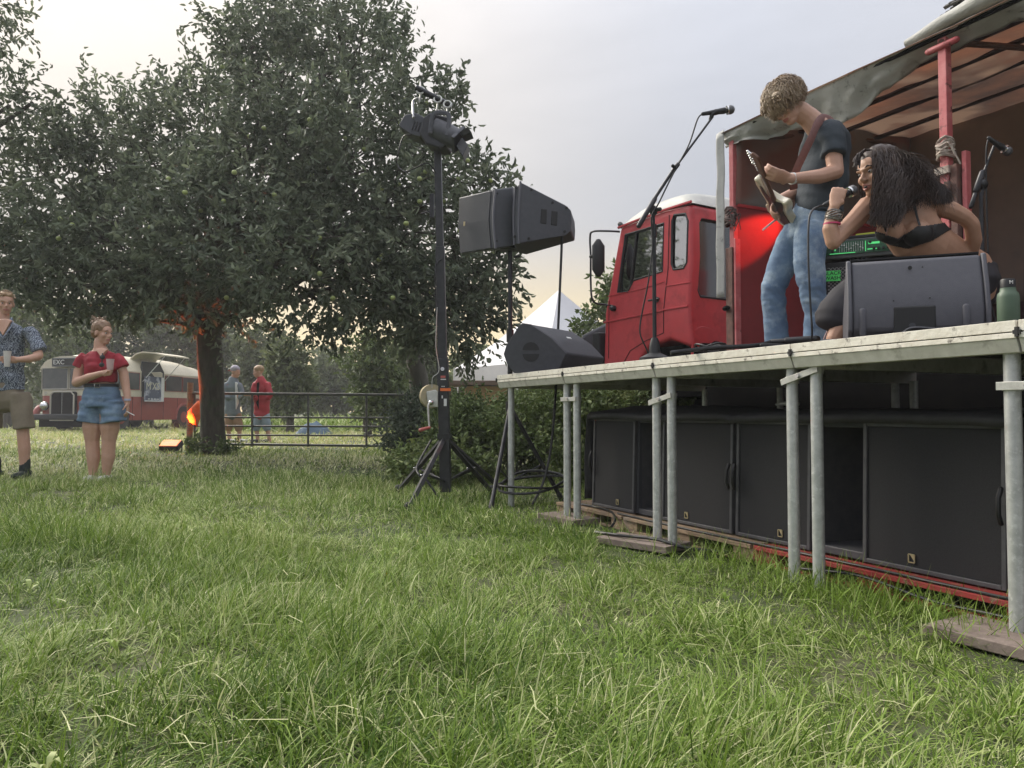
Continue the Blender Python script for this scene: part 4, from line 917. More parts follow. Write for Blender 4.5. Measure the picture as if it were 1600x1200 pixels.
for (x0, x1, y0, y1, m, nm) in ((688, 704, 606.5, 611, M_orange, "orange_band"), (688.5, 696, 587, 590.5, mat("red_decal", (0.5, 0.12, 0.1), 0.5), "label_sticker"), (693.5, 698, 623, 634.5, M_white, "label_sticker"), (690, 692, 618, 622.5, M_white, "label_sticker"), (688.5, 697, 592, 593.5, M_white, "label_sticker"), (690, 691.5, 603, 604.5, M_white, "label_sticker"), (693, 694.5, 603, 604.5, M_white, "label_sticker")):
    p, q = LP(x0, y0, -0.052), LP(x1, y1, -0.052); g = G(); g.box((p + q) / 2, (abs(q.x - p.x), 0.004, abs(q.z - p.z))); obj(nm, g, m, o)
g = G(); g.disc(LP(691.5, 576.5, -0.05), V(0, -1, 0), 0.016, t=0.012); obj("bolt_head", g, M_chrome, o, smooth=True)
g = G(); g.box(LP(675, 322), (0.035, 0.05, 0.2)); g.loft([LP(672, 318), LP(660, 322)], 0.008, seg=6); g.loft([LP(672, 330), LP(658, 334)], 0.008, seg=6); obj("guide_bracket", g, M_blackm, o, bevel=0.003)
g = G(); g.loft(smooth_path([LP(683, 480, -.07), LP(681, 540, -.075), LP(686, 578, -.07), LP(676, 590, -.07), LP(675, 606, -.06)], 5), 0.004, seg=5); obj("winch_cable", g, M_zinc, o, smooth=True)
g = G(); g.loft(smooth_path([LP(690, 405, -.05), LP(680, 420, -.07), LP(682, 500, -.06)], 5), 0.006, seg=5); obj("side_cable", g, M_rubber, o, smooth=True)
g = G(); g.loft(smooth_path([hub_ + V(-.1, -.1, -.02), LP(652, 728, -.2), LP(655, 742, -.3), LP(662, 748, -.3), LP(668, 752, -.35), LP(690, 785, -.4)], 6), 0.009, seg=6); obj("tie_cable", g, M_rubber, o, smooth=True)
# top bar and lamps
o2 = thing("stage_lamp", "left stage lamp at the top of the lighting stand, a flat wide housing", "stage lamp", LP(640, 200), 0, "lamps on top of the lighting stand")
M_lampb = mat("lamp_housing", (0.05, 0.052, 0.062), 0.5, col2=(0.065, 0.067, 0.078), scale=30)
g = G(); g.prism([LP(622, 196, -.12), LP(632, 179, -.12), LP(650, 176, -.12), LP(668, 186, -.12), LP(664, 208, -.12), LP(656, 214, -.12), LP(640, 209, -.12)], V(0.02, 0.2, 0)); obj("housing", g, M_lampb, o2, bevel=0.008, smooth=True)
g = G(); g.loft(smooth_path([LP(646, 184, -.14), LP(645, 160), LP(651, 154), LP(658, 153)], 4), 0.010, seg=6); obj("yoke", g, M_yoke, o2, smooth=True)
g = G()
for i in range(5): g.box(LP(646 + i * 4.4, 196 + i * 1.2, -.125), (0.006, 0.01, 0.08), Matrix.Rotation(0.3, 3, "Y"))
obj("cooling_fins", g, M_ink, o2)
o3 = thing("stage_lamp", "right stage lamp on the lighting stand, pointing down right with open barn doors", "stage lamp", LP(690, 205), 0, "lamps on top of the lighting stand")
a_, b_ = LP(680, 203, -.1), LP(717, 219, -.16)
dv = (b_ - a_).normalized(); g = G(); g.prism([LP(655, 208, -.16), LP(661, 183, -.16), LP(672, 175, -.16), LP(700, 183, -.16), LP(704, 196, -.16), LP(697, 228, -.16), LP(686, 231, -.16), LP(665, 224, -.16)], V(0.03, 0.2, 0)); obj("body", g, M_black, o3, bevel=.012)
g = G(); g.loft([a_, b_], [0.1, 0.085], seg=22); obj("lens_tube", g, M_lampb, o3, smooth=True)
g = G(); g.loft([b_ - dv * 0.02, b_ + dv * 0.01], 0.115, seg=4, side=V(0, 1, 0.3)); obj("colour_frame", g, M_lampb, o3, bevel=0.004)
sd1 = V(0, 1, 0.0); up1 = dv.cross(sd1).normalized()
for s_, (p_, q_) in enumerate((((712, 204), (737, 204)), ((722, 233), (712, 245)))):
    g = G(); c0 = LP(*p_, -.15); 
    pts = [(LP(718, 206, -.23), LP(731, 198, -.3), LP(737, 207, -.3), LP(722, 213, -.23)), (LP(713, 227, -.23), LP(722, 214, -.23), LP(731, 226, -.28), LP(723, 244, -.28))][s_]
    g.prism(pts, V(0.01, 0.14, 0.0)); obj("barn_door", g, M_black, o3, bevel=0.003)
g = G(); g.loft(smooth_path([LP(672, 208, -.2), LP(676, 180, -.2), LP(690, 176, -.2), LP(702, 182, -.2), LP(698, 212, -.22)], 4), 0.010, 0.02, seg=6, side=V(0, 1, 0)); obj("yoke", g, M_lampb, o3, smooth=True)
o4 = thing("hook_clamp", "clamps and crossbar on top of the lighting stand", "clamp", LP(672, 150))
g = G(); g.loft([LP(650, 137, -.02), LP(706, 166, .02)], 0.025, seg=14); obj("crossbar", g, M_blackm, o4, smooth=True)
for (x, y) in ((657, 141), (684, 155), (699, 163)):
    g = G(); c = LP(x, y, -0.02); g.loft([c + V(math.cos(t) * 0.032, 0.01 * math.sin(t), math.sin(t) * 0.032) for t in [2 * math.pi * i / 12 for i in range(13)]], 0.008, seg=6, side=V(0, 1, 0)); g.cap([c + V(0, 0, -.04), c + V(-0.01, 0, -.1)], 0.008, seg=6); obj("clamp", g, M_zinc, o4, smooth=True)
cable("cable", [LP(643, 210, -.15), LP(630, 214, -.1), LP(622, 240, -.1), LP(620, 256), LP(632, 268, -.05), LP(650, 262, -.1), LP(668, 255, -.08), LP(682, 270, -.06)], 0.006, "thin lamp cable looping beside the lighting stand")

# ------------------------------------------------------------------ microphone stands
M_micg = mat("mic_grille", (0.2, 0.2, 0.21), 0.4, 0.8, bump=0.5, bscale=700, col2=(0.1, 0.1, 0.1), scale=500)
def mic(o, head, tail, par=None):
    d = (head - tail).normalized(); g = G(); g.loft([tail, tail + d * 0.03, head - d * 0.035], [0.011, 0.012, 0.019], seg=12, caps="round"); b = obj("mic_body", g, M_ink, par or o, smooth=True)
    g = G(); g.ell(head, (0.026, 0.026, 0.026)); obj("mic_head", g, M_micg, par or o, smooth=True); g = G(); g.loft([head - d * 0.02, head - d * 0.012], 0.0255, seg=14); obj("mic_ring", g, M_chrome, par or o, smooth=True)
Ym = 4.28
mb = V(at(1023, 560, Ym).x, Ym, 1.0)
o = thing("microphone_stand", "black boom microphone stand alone at the stage edge, in front of the red cab", "microphone stand", mb)
g = G(); g.spin([(0.085, 0.0), (0.085, 0.02), (0.035, 0.045), (0.028, 0.10), (0.018, 0.13)], mb); obj("base", g, M_ink, o, smooth=True)
g = G(); pj = at(1021, 329, Ym); g.loft([mb + Z * 0.1, V(mb.x, Ym, 1.75)], 0.0115, seg=10); g.loft([V(mb.x, Ym, 1.7), pj], 0.008, seg=10); g.loft([V(mb.x, Ym, 1.70), V(mb.x, Ym, 1.77)], 0.016, seg=10); obj("pole", g, M_blackm, o, smooth=True)
g = G(); g.ell(pj, (0.024, 0.024, 0.03)); g.cap([pj, pj + V(0.03, -.03, 0)], 0.012); obj("clutch", g, M_ink, o, smooth=True)
def MP(x, y, d=0.0): return at(x, y, Ym + d)
g = G(); g.loft([MP(998, 353, -.06), MP(1023, 311, -.02)], 0.014, seg=10, caps="round"); g.loft([MP(1015, 322, -.03), MP(1057, 258, -.0)], 0.0095, seg=10); g.loft([MP(1055, 262), MP(1114, 182, .06)], 0.0065, seg=10); g.loft([MP(1051, 268), MP(1060, 256)], 0.013, seg=10); g.cap([MP(1055, 262), MP(1051, 259, -.04)], 0.01); obj("boom", g, M_blackm, o, smooth=True)
g = G(); g.loft([MP(1110, 186, .06), MP(1113, 178, .06), MP(1119, 175, .06)], [0.01, 0.014, 0.018], seg=10, caps="round"); obj("mic_clip", g, M_ink, o, smooth=True)
o5 = thing("microphone", "black microphone clipped to the tip of the long boom", "microphone", MP(1120, 175)); mic(o5, MP(1141, 171.5, .06), MP(1098, 178, .06))
cable("cable", [MP(1098, 178, .06), MP(1090, 186, .05), MP(1078, 222, .03), MP(1066, 246, 0), MP(1050, 275, -.02), MP(1030, 316, -.03), MP(1018, 340, -.03), MP(1020, 380, -.02), MP(1013, 440, -.02), MP(1003, 490), MP(1000, 520), MP(1010, 545), MP(1014, 556)], 0.0045, "thin cable running down the lone microphone stand", k=5)
Ym2 = 4.1
def MQ(x, y, d=0.0): return at(x, y, Ym2 + d)
o = thing("microphone_stand", "second boom stand at the far right of the stage, behind the green bottle", "microphone stand", V(MQ(1538, 500).x, Ym2, 1.0))
g = G(); bx = MQ(1537, 500).x; g.loft([V(bx, Ym2, 1.1), V(bx, Ym2, 1.9)], 0.011, seg=10); g.loft([V(bx, Ym2, 1.85), MQ(1536, 292)], 0.008, seg=10); obj("pole", g, M_blackm, o, smooth=True)
for a in (0.3, 2.4, 4.5):
    g = G(); g.loft([V(bx, Ym2, 1.13), V(bx + 0.3 * math.cos(a), Ym2 + 0.3 * math.sin(a), 1.012)], 0.008, seg=8); obj("leg", g, M_blackm, o, smooth=True)
g = G(); g.loft([MQ(1517, 323), MQ(1524, 303)], 0.012, seg=10, caps="round"); g.loft([MQ(1523, 306), MQ(1553, 228)], 0.007, seg=8); g.loft([MQ(1525, 298), MQ(1535, 270)], 0.017, seg=10, caps="round"); obj("boom", g, M_blackm, o, smooth=True)
g = G(); g.ell(MQ(1536, 288), (0.025, 0.025, 0.03)); obj("clutch", g, M_ink, o, smooth=True)
o5 = thing("microphone", "black microphone pointing down on the far right boom stand", "microphone", MQ(1562, 225)); mic(o5, MQ(1574, 236), MQ(1545, 216))
cable("cable", [MQ(1545, 216), MQ(1541, 235), MQ(1541, 300), MQ(1544, 400), MQ(1546, 460), MQ(1552, 490), MQ(1556, 505)], 0.0045, "thin cable hanging along the far right microphone stand", k=5)

# ------------------------------------------------------------------ bass amplifier and cabinet behind the singer
Ya = 4.55
o = thing("bass_cabinet", "bass speaker cabinet with a diamond mesh front and green tape", "speaker cabinet", V(at(1345, 500, Ya).x, Ya, 1.0))
cl, cr2 = at(1288, 410, Ya + .02), at(1392, 402, Ya - .14); ca_u = V(cr2.x - cl.x, cr2.y - cl.y, 0).normalized(); ca_n = V(-ca_u.y, ca_u.x, 0); RA = frame_of(ca_u, ca_n); CL = 0.44; zc = cl.z
def CAp(t, s, z): return V(cl.x, cl.y, 0) + ca_u * t + ca_n * s + Z * z
g = G(); g.box(CAp(CL / 2, 0.2, (1.0 + zc) / 2), (CL, 0.36, zc - 1.0), RA); obj("cabinet", g, M_cover, o, bevel=0.01)
g = G(); g.box(CAp(CL / 2, 0.016, (1.0 + zc) / 2 - .01), (CL - 0.03, 0.004, zc - 1.06), RA); gr_ = obj("backing", g, M_ink, o)
g = G(); zlo, zhi = 1.03, zc - 0.035; H = zhi - zlo; stp = 0.022
k = -int(H / stp) - 1
t = -H
while t < CL:
    for sg in (1, -1):
        pa = (t, zlo) ; pb = (t + H, zhi) if sg > 0 else None
        if sg < 0: pa, pb = (t, zhi), (t + H, zlo)
        (x0, y0), (x1, y1) = pa, pb; lo, hi = max(x0, 0.018), min(x1, CL - 0.018)
        if hi > lo:
            f0, f1 = (lo - x0) / (x1 - x0), (hi - x0) / (x1 - x0); g.loft([CAp(lo, 0.008, y0 + (y1 - y0) * f0), CAp(hi, 0.008, y0 + (y1 - y0) * f1)], 0.0024, seg=4)
    t += stp
kind(obj("mesh_front", g, mat("mesh_grey", (0.28, 0.26, 0.27), 0.5, 0.3), o), "stuff")
M_tape = mat("green_tape", (0.15, 0.95, 0.22), 0.6)
g = G(); g.box(CAp(0.045, 0.0, zc - 0.085), (0.088, 0.003, 0.062), RA @ Matrix.Rotation(0.03, 3, "Y")); tp = obj("tape", g, M_tape, o)
text_obj("tape_text", "BLACK", 0.031, M_ink, tp, CAp(0.045, -0.003, zc - 0.07), ca_u, Z); text_obj("tape_text", "WASH", 0.031, M_ink, tp, CAp(0.045, -0.003, zc - 0.099), ca_u, Z)
g = G(); g.disc(CAp(0.06, 0.004, zc - 0.29), -ca_n, 0.015, t=0.004, seg=6); obj("badge", g, M_chrome, o)
g = G()
for i in range(5):
    g.cap([CAp(0.14 + i * 0.022, -0.002, zc - 0.012), CAp(0.14 + i * 0.022, -0.002, zc + .006)], 0.004, seg=6)
obj("cabinet_screws", g, M_ink, o)
o = thing("bass_amplifier", "bass amplifier head with a green lit front panel full of faders", "amplifier", CAp(0.2, 0.2, zc))
g = G(); g.box(CAp(0.19, 0.15, zc + 0.075), (0.43, 0.26, 0.115), RA); obj("housing", g, mat("amp_case", (0.09, 0.1, 0.095), 0.5, 0.3), o, bevel=0.006)
M_panel = mat("amp_panel", (0.06, 0.16, 0.09), 0.4, 0.3, col2=(0.04, 0.1, 0.06), scale=40)
g = G(); g.box(CAp(0.19, 0.016, zc + 0.08), (0.4, 0.006, 0.075), RA); pn = obj("front_panel", g, M_panel, o)
M_glow = mat("green_led", (0.05, 0.5, 0.1), 0.5, emit=(0.15, 0.9, 0.3), strength=0.3)
g = G()
for (t, z, w, h) in ((0.27, 0.095, 0.06, 0.012), (0.10, 0.048, 0.14, 0.004), (0.225, 0.08, 0.004, 0.06), (0.26, 0.06, 0.05, 0.006), (0.06, 0.09, 0.006, 0.05)): g.box(CAp(t, 0.012, zc + z), (w, 0.003, h), RA)
obj("green_light", g, M_glow, pn)
for i in range(11):
    g = G(); g.box(CAp(0.085 + i * 0.0125, 0.011, zc + 0.082), (0.002, 0.003, 0.055), RA); g.box(CAp(0.085 + i * 0.0125, 0.007, zc + 0.082 + 0.014 * math.sin(i * 1.1)), (0.007, 0.008, 0.006), RA); obj("fader", g, M_white, pn)
for (t, z) in ((0.045, .1), (0.045, .06), (0.25, .1), (0.27, .06), (0.295, .06), (0.32, .06), (0.345, .06), (0.345, .095), (0.37, .065)):
    g = G(); g.disc(CAp(t, 0.012, zc + z), -ca_n, 0.008, t=0.012, seg=12); obj("knob", g, M_ink, pn, smooth=True)
g = G(); g.box(CAp(0.18, 0.1, zc + 0.142), (0.2, 0.15, 0.018), RA); tag(obj("black_box", g, M_ink, bevel=0.004), "flat black box lying on the bass amplifier", "box")
g = G(); g.prism([CAp(0.17, 0.05, zc + 0.152), CAp(0.32, 0.05, zc + 0.156), CAp(0.33, 0.1, zc + 0.156), CAp(0.25, 0.13, zc + 0.162)], V(0, 0, 0.012)); tag(obj("yellow_cloth", g, mat("yellow_green", (0.45, 0.5, 0.05), 0.7), bevel=0.003), "small yellow-green cloth folded on top of the amplifier", "cloth")

# ------------------------------------------------------------------ bottle
bp_ = V(at(1576, 500, 2.74).x, 2.74, 1.0)
o = thing("water_bottle", "matt green metal drinking bottle with a black cap on the right deck", "bottle", bp_)
g = G(); g.spin([(0.033, 0.0), (0.0355, 0.004), (0.0355, 0.128), (0.033, 0.142), (0.026, 0.150), (0.025, 0.162)], bp_, 28); obj("bottle_body", g, mat("sage_green", (0.075, 0.12, 0.075), 0.5, col2=(0.08, 0.125, 0.08), scale=60), o, smooth=True)
g = G(); g.spin([(0.024, 0.162), (0.0245, 0.19), (0.022, 0.194)], bp_, 24); cp = obj("cap", g, M_ink, o, smooth=True)
text_obj("cap_mark", "M", 0.018, M_white, cp, bp_ + V(-0.004, -0.0255, 0.179), V(1, 0, 0), Z)

# pedals, cables and a tube on the deck by the guitarist's feet
def DZ(x, y, z): return at_z(x, y, z)
g = G(); a_ = at(1206, 541, 3.75); a_.z = 1.06; b_ = a_ + V(0.18, -0.1, 0.005); g.loft([a_, a_ + (b_ - a_) * 0.3, a_ + (b_ - a_) * 0.32, b_], [0.014, 0.014, 0.018, 0.018], seg=10, caps="round")
tag(obj("microphone", g, M_ink, smooth=True), "black microphone lying on the deck edge by the guitarist's jeans", "microphone")
g = G(); g.box(a_ + V(0.08, 0.02, -0.034), (0.3, 0.12, 0.05)); tag(obj("effects_pedal", g, M_ink, bevel=0.008), "low black effects box at the guitarist's feet", "effects pedal")
cable("cable", [a_ + V(-0.5, -0.02, -.055), a_ + V(-0.3, 0.0, -.03), a_ + V(-0.1, -0.02, -.02), a_], 0.012, "black cable snaking left from the microphone on the deck")
cable("cable", [V(1.75, 4.4, 1.02), V(1.78, 4.35, 1.15), V(1.86, 4.3, 1.33), V(1.95, 4.4, 1.4)], 0.005, "pale thin cable arching up beside the guitarist's left shoe", m=mat("pale_cable", (0.45, 0.3, 0.28), 0.5))
g = G(); pts = [at(1110, 543, 4.6) + V(0.09 * math.cos(a) , 0.1 * math.sin(a), 0.02 * math.sin(a * 1.5) + 0.0) for a in [i * 0.4 for i in range(40)]]
g.loft(pts, 0.006, seg=5); tag(obj("cable_coil", g, M_rubber, smooth=True), "small coil of black cable on the deck before the truck cab", "cable")

# ------------------------------------------------------------------ steel field gate
M_gate = mat("gate_steel", (0.09, 0.1, 0.1), 0.5, 0.4, col2=(0.14, 0.13, 0.12), scale=12)
YG = 14.1
o = thing("field_gate", "long grey tubular steel field gate closing the meadow", "gate", at(480, 700, YG))
def GP(x, y): return at(x, y, YG)
g = G(); g.loft([GP(300, 614.5), GP(658, 617.5)], 0.026, seg=10); obj("top_rail", g, M_gate, o, smooth=True)
for yl, yr in ((652, 653), (665.5, 667), (679.5, 681), (693.5, 697.5)):
    g = G(); g.loft([GP(304, yl), GP(652, yr)], 0.017 if yl < 690 else 0.024, seg=8); obj("rail", g, M_gate, o, smooth=True)
for x in (304, 394, 481.5, 572.5, 652):
    g = G(); g.loft([GP(x, 615), GP(x, 698)], 0.02, 0.03, side=V(1, 0, 0), seg=8); obj("upright", g, M_gate, o, smooth=True)
g = G(); g.loft([at(658, 600, YG), at(658, 700, YG)], 0.06, seg=12); tag(obj("gate_post", g, M_wood, smooth=True), "wooden post at the right end of the field gate", "post")
g = G(); p0 = GP(296, 700); g.loft([V(p0.x, p0.y, -.05), V(p0.x, p0.y, 1.25)], 0.055, seg=12); tag(obj("gate_post", g, M_wood, smooth=True), "wooden post at the left end of the field gate, behind the orange cloth", "post")
# orange glowing mesh bag beside the trunk
YB = 13.7
bagp = [(309, 626), (316, 630), (319, 638), (317, 645), (311, 656), (308, 668), (305, 664), (297, 660), (292, 652), (294, 643), (301, 635)]
g = G(); cc_ = at(305, 647, YB)
for k, dy in enumerate((-.03, .03)):
    for rr in (1.0, .66, .33):
        for x, y in bagp:
            p = at(x, y, YB); q = cc_ + (p - cc_) * rr; g.v.append(tuple(q + V(.012 * noise.noise(q * 14 + V(0, k, 0)), dy * (1 - rr) * 2.2 + .004 * (1 if k else -1) + .03 * noise.noise(q * 11), 0)))
    g.v.append(tuple(cc_ + V(0, dy * 2.4, 0)))
m_ = len(bagp)
for k in (0, 1):
    o0 = k * (3 * m_ + 1)
    for r_ in (0, 1):
        for i_ in range(m_): q = (o0 + r_ * m_ + i_, o0 + r_ * m_ + (i_ + 1) % m_, o0 + (r_ + 1) * m_ + (i_ + 1) % m_, o0 + (r_ + 1) * m_ + i_); g.f.append(q if k == 0 else q[::-1])
    for i_ in range(m_): q = (o0 + 2 * m_ + i_, o0 + 2 * m_ + (i_ + 1) % m_, o0 + 3 * m_); g.f.append(q if k == 0 else q[::-1])
for i_ in range(m_): g.f.append((i_, 3 * m_ + 1 + i_, 3 * m_ + 1 + (i_ + 1) % m_, (i_ + 1) % m_))
tag(finish("hanging_cloth", mesh_of(g), mat("orange_cloth", (0.85, 0.22, 0.07), 0.8, col2=(0.75, 0.14, 0.04), scale=9, bump=0.8, bscale=24), None, smooth=True), "bright orange cloth tied to the gate end, left of the tree trunk", "cloth")

# ------------------------------------------------------------------ orange flood light in the grass
lp = at_z(265, 704, 0.0)
lpos = V(at(266, 700, 13.6).x, 13.6, 0.0)
o = thing("flood_light", "small black flood light in the grass with a glowing orange LED face", "flood light", lpos)
Rl = Matrix.Rotation(math.radians(-10), 3, "Z") @ Matrix.Rotation(math.radians(34), 3, "X")
hc_ = lpos + Z * 0.16
g = G(); g.box(hc_ + Rl @ V(0, 0, -0.05), (0.36, 0.20, 0.10), Rl); obj("housing", g, M_black, o, bevel=0.012)
g = G(); g.box(hc_ + Rl @ V(0, 0, 0.004), (0.335, 0.175, 0.006), Rl); lf = obj("lens", g, mat("orange_lens", (0.8, 0.2, 0.02), 0.4, emit=(1.0, 0.07, 0.0), strength=0.3), o)
M_led = mat("led_amber", (1, 0.5, 0.1), 0.4, emit=(1.0, 0.3, 0.02), strength=0.8)
g = G()
for i in range(11):
    for j in range(6): g.box(hc_ + Rl @ V(-0.15 + i * 0.03, -0.072 + j * 0.029, 0.010), ((0.013 if i in (0, 10) or j in (0, 5) else 0.007),) * 2 + (0.004,), Rl)
kind(obj("led_dots", g, M_led, lf), "stuff")
g = G(); g.loft([lpos + V(-0.19, 0, 0.0), lpos + V(-0.19, 0, 0.16)], 0.012, seg=6); g.loft([lpos + V(0.19, 0.03, 0.0), lpos + V(0.19, 0.03, 0.16)], 0.012, seg=6); g.loft([lpos + V(-0.19, 0, 0.01), lpos + V(0.19, 0.03, 0.01)], 0.012, seg=6); obj("bracket", g, M_black, o)
ld = bpy.data.lights.new("flood_beam", "SPOT"); ld.energy = 430; ld.color = (1.0, 0.13, 0.02); ld.spot_size = math.radians(62); ld.spot_blend = 0.4; ld.shadow_soft_size = 0.06
lo = bpy.data.objects.new("flood_beam", ld); COL.objects.link(lo); lo.parent = o; lo.location = V(0.0, 0.03, 0.22)
lo.rotation_euler = (V(0.75, -0.1, 1.5)).normalized().to_track_quat("-Z", "Y").to_euler()

# red stage lamp hung on the batten, shining on the headboard
rl = BP(0.42, 1.15, 2.72); aim = BP(0.02, 0.24, 2.26)
o = thing("stage_lamp", "small black lamp under the tarpaulin roof throwing a red beam on the headboard", "stage lamp", rl)
dv = (aim - rl).normalized(); g = G(); g.loft([rl - dv * 0.16, rl - dv * 0.02], [0.045, 0.06], seg=16, caps=True); obj("can", g, M_black, o, smooth=True)
g = G(); g.loft([rl - dv * 0.1 + nb * 0.07, rl - dv * 0.1 + Z * 0.14, rl - dv * 0.1 - nb * 0.07], 0.008, seg=6); obj("yoke", g, M_black, o)
ld = bpy.data.lights.new("red_beam", "SPOT"); ld.energy = 60; ld.color = (1.0, 0.03, 0.02); ld.spot_size = math.radians(20); ld.spot_blend = 0.3; ld.shadow_soft_size = 0.03
lo = bpy.data.objects.new("red_beam", ld); COL.objects.link(lo); lo.parent = o; lo.location = dv * 0.01; lo.rotation_euler = dv.to_track_quat("-Z", "Y").to_euler()

# ------------------------------------------------------------------ vintage bus
M_mar = mat("bus_maroon", (0.3, 0.06, 0.042), 0.4, col2=(0.26, 0.052, 0.038), scale=3); M_cream = mat("bus_cream", (0.62, 0.56, 0.42), 0.45, col2=(0.55, 0.5, 0.38), scale=3)
M_busw = mat("bus_window", (0.035, 0.04, 0.04), 0.12, spec=0.8, col2=(0.07, 0.075, 0.07), scale=1.6)
M_frame = mat("bus_frame", (0.45, 0.42, 0.36), 0.4)
c0 = V(-15.05, 28.0, 0); bs = V(0.15, 0.985, 0).normalized(); bf = V(-bs.y, bs.x, 0)   # bs: along the side to the rear; bf: across the front to the viewer's left
BW, BL = 2.45, 6.9
def UP(l, w, z): return c0 + bs * l + bf * w + Z * z
bus = thing("vintage_bus", "vintage maroon and cream bus with a raised serving hatch, standing in the meadow", "bus", c0)
def sect(z0, z1, name, m, inset=0.0, l0=0.0, l1=BL):
    g = G(); r = 0.28; pts = []
    cs = [(l0 + inset, inset), (l0 + inset, BW - inset), (l1 - inset, BW - inset), (l1 - inset, inset)]
    cc = [((l0 + r), r), (l0 + r, BW - r), (l1 - r, BW - r), (l1 - r, r)]; st = [3.0, 1.5, 0.5, 0.0] ; 
    for (cx, cy), a0 in zip(cc, (math.pi, math.pi / 2, 0, -math.pi / 2)):
        for k in range(5):
            a = a0 + (math.pi / 2) * (1 - k / 4.0); pts.append((cx + (r - inset) * math.cos(a), cy + (r - inset) * math.sin(a)))
    g.prism([UP(l, w, z0) for l, w in pts], Z * (z1 - z0)); return obj(name, g, m, bus, smooth=True, angle=35)
sect(0.38, 1.30, "lower_body", M_mar); sect(1.302, 1.52, "cream_band", M_cream, -0.008); sect(1.522, 2.28, "window_band", M_cream, 0.01)
# domed roof
g = G(); nl, nw = 22, 12
for i in range(nl + 1):
    l = BL * i / nl
    for j in range(nw + 1):
        w = BW * j / nw; e = (1 - abs(2 * j / nw - 1) ** 2.6); f = max(0.74, (1 - abs(2 * i / nl - 1) ** 7) ** 0.6); ll = l; ins = 0.0
        g.v.append(tuple(UP(ll, w, 2.28 + 0.66 * (e ** 0.62) * f)))
for i in range(nl):
    for j in range(nw): g.f.append((i * (nw + 1) + j, (i + 1) * (nw + 1) + j, (i + 1) * (nw + 1) + j + 1, i * (nw + 1) + j + 1))
g.f.append(tuple(range(nw, -1, -1))); g.f.append(tuple(nl * (nw + 1) + j for j in range(nw + 1))); obj("roof", g, M_cream, bus, smooth=True, angle=60)
def sidewin(l0, l1, z0, z1, nm="window"):
    g = G(); g.box(UP((l0 + l1) / 2, -0.0, (z0 + z1) / 2), (l1 - l0, 0.04, z1 - z0), frame_of(bs, bf)); w = obj(nm, g, M_busw, bus, bevel=0.03)
    g = G()
    for (a, b, c, d) in ((l0, l1, z0, z0 + .02), (l0, l1, z1 - .02, z1), (l0, l0 + .02, z0, z1), (l1 - .02, l1, z0, z1)): g.box(UP((a + b) / 2, -0.022, (c + d) / 2), (b - a, 0.02, d - c), frame_of(bs, bf))
    obj("frame", g, M_mar, w)
sidewin(0.12, 0.55, 0.5, 2.2, "door"); sidewin(0.7, 1.35, 1.56, 2.24); sidewin(1.4, 2.3, 1.56, 2.24); sidewin(4.0, 5.2, 1.56, 2.22); sidewin(5.25, 6.6, 1.56, 2.2)
g = G(); g.prism([UP(2.45, -0.012, 1.3), UP(3.9, -0.012, 1.3), UP(3.9, -0.012, 2.35), UP(3.7, 0.06, 2.72), UP(2.65, 0.06, 2.72), UP(2.45, -0.012, 2.35)], bf * 0.1); obj("hatch_opening", g, mat("hatch_dark", (0.03, 0.03, 0.028), 0.8), bus)
# raised hatch lid: curved piece of roof
g = G(); prof = [(0.45, 2.78), (0.2, 2.98), (-0.1, 3.05), (-0.6, 3.0), (-1.05, 2.9)]
for l in (2.35, 4.0):
    for w, z in prof: g.v.append(tuple(UP(l, w, z)))
    for w, z in prof: g.v.append(tuple(UP(l, w, z + 0.05)))
k = len(prof)
for i in range(k - 1): g.f += [(i, i + 1, 2 * k + i + 1, 2 * k + i), (k + i, 3 * k + i, 3 * k + i + 1, k + i + 1), (i, k + i, k + i + 1, i + 1), (2 * k + i, 2 * k + i + 1, 3 * k + i + 1, 3 * k + i)]
g.f.append((k - 1, 2 * k - 1, 4 * k - 1, 3 * k - 1)); obj("hatch_lid", g, M_cream, bus, smooth=True)
for l in (2.5, 3.85): g = G(); g.loft([UP(l, -0.95, 2.9), UP(l, 0.0, 1.9)], 0.015, seg=6); obj("hatch_strut", g, M_white, bus)
g = G(); g.box(UP(3.05, -0.14, 1.62), (1.25, 0.03, 1.0), frame_of(bs, bf)); po = obj("poster", g, mat("poster_blue", (0.06, 0.075, 0.12), 0.6, col2=(0.4, 0.42, 0.48), scale=3.2, amt=(0.5, 0.6)), bus)
text_obj("poster_text", "M'XS", 0.42, mat("poster_cream", (0.6, 0.58, 0.45), 0.6), po, UP(2.95, -0.16, 1.72), bs, Z, 0.003)
g = G(); g.box(UP(3.6, -0.157, 1.62), (0.18, 0.004, 0.98), frame_of(bs, bf)); g.box(UP(3.05, -0.157, 1.14), (1.25, 0.004, 0.04), frame_of(bs, bf))
for i in range(4): g.box(UP(2.7 + 0.2 * i, -0.157, 1.22), (0.12, 0.004, 0.035), frame_of(bs, bf))
obj("poster_print", g, M_white, po)
for l in (0.7, 1.9, 2.45, 3.9, 4.9): g = G(); g.box(UP(l, -0.002, 0.84), (0.018, 0.012, 0.9), frame_of(bs, bf)); obj("panel_seam", g, M_dark, bus)
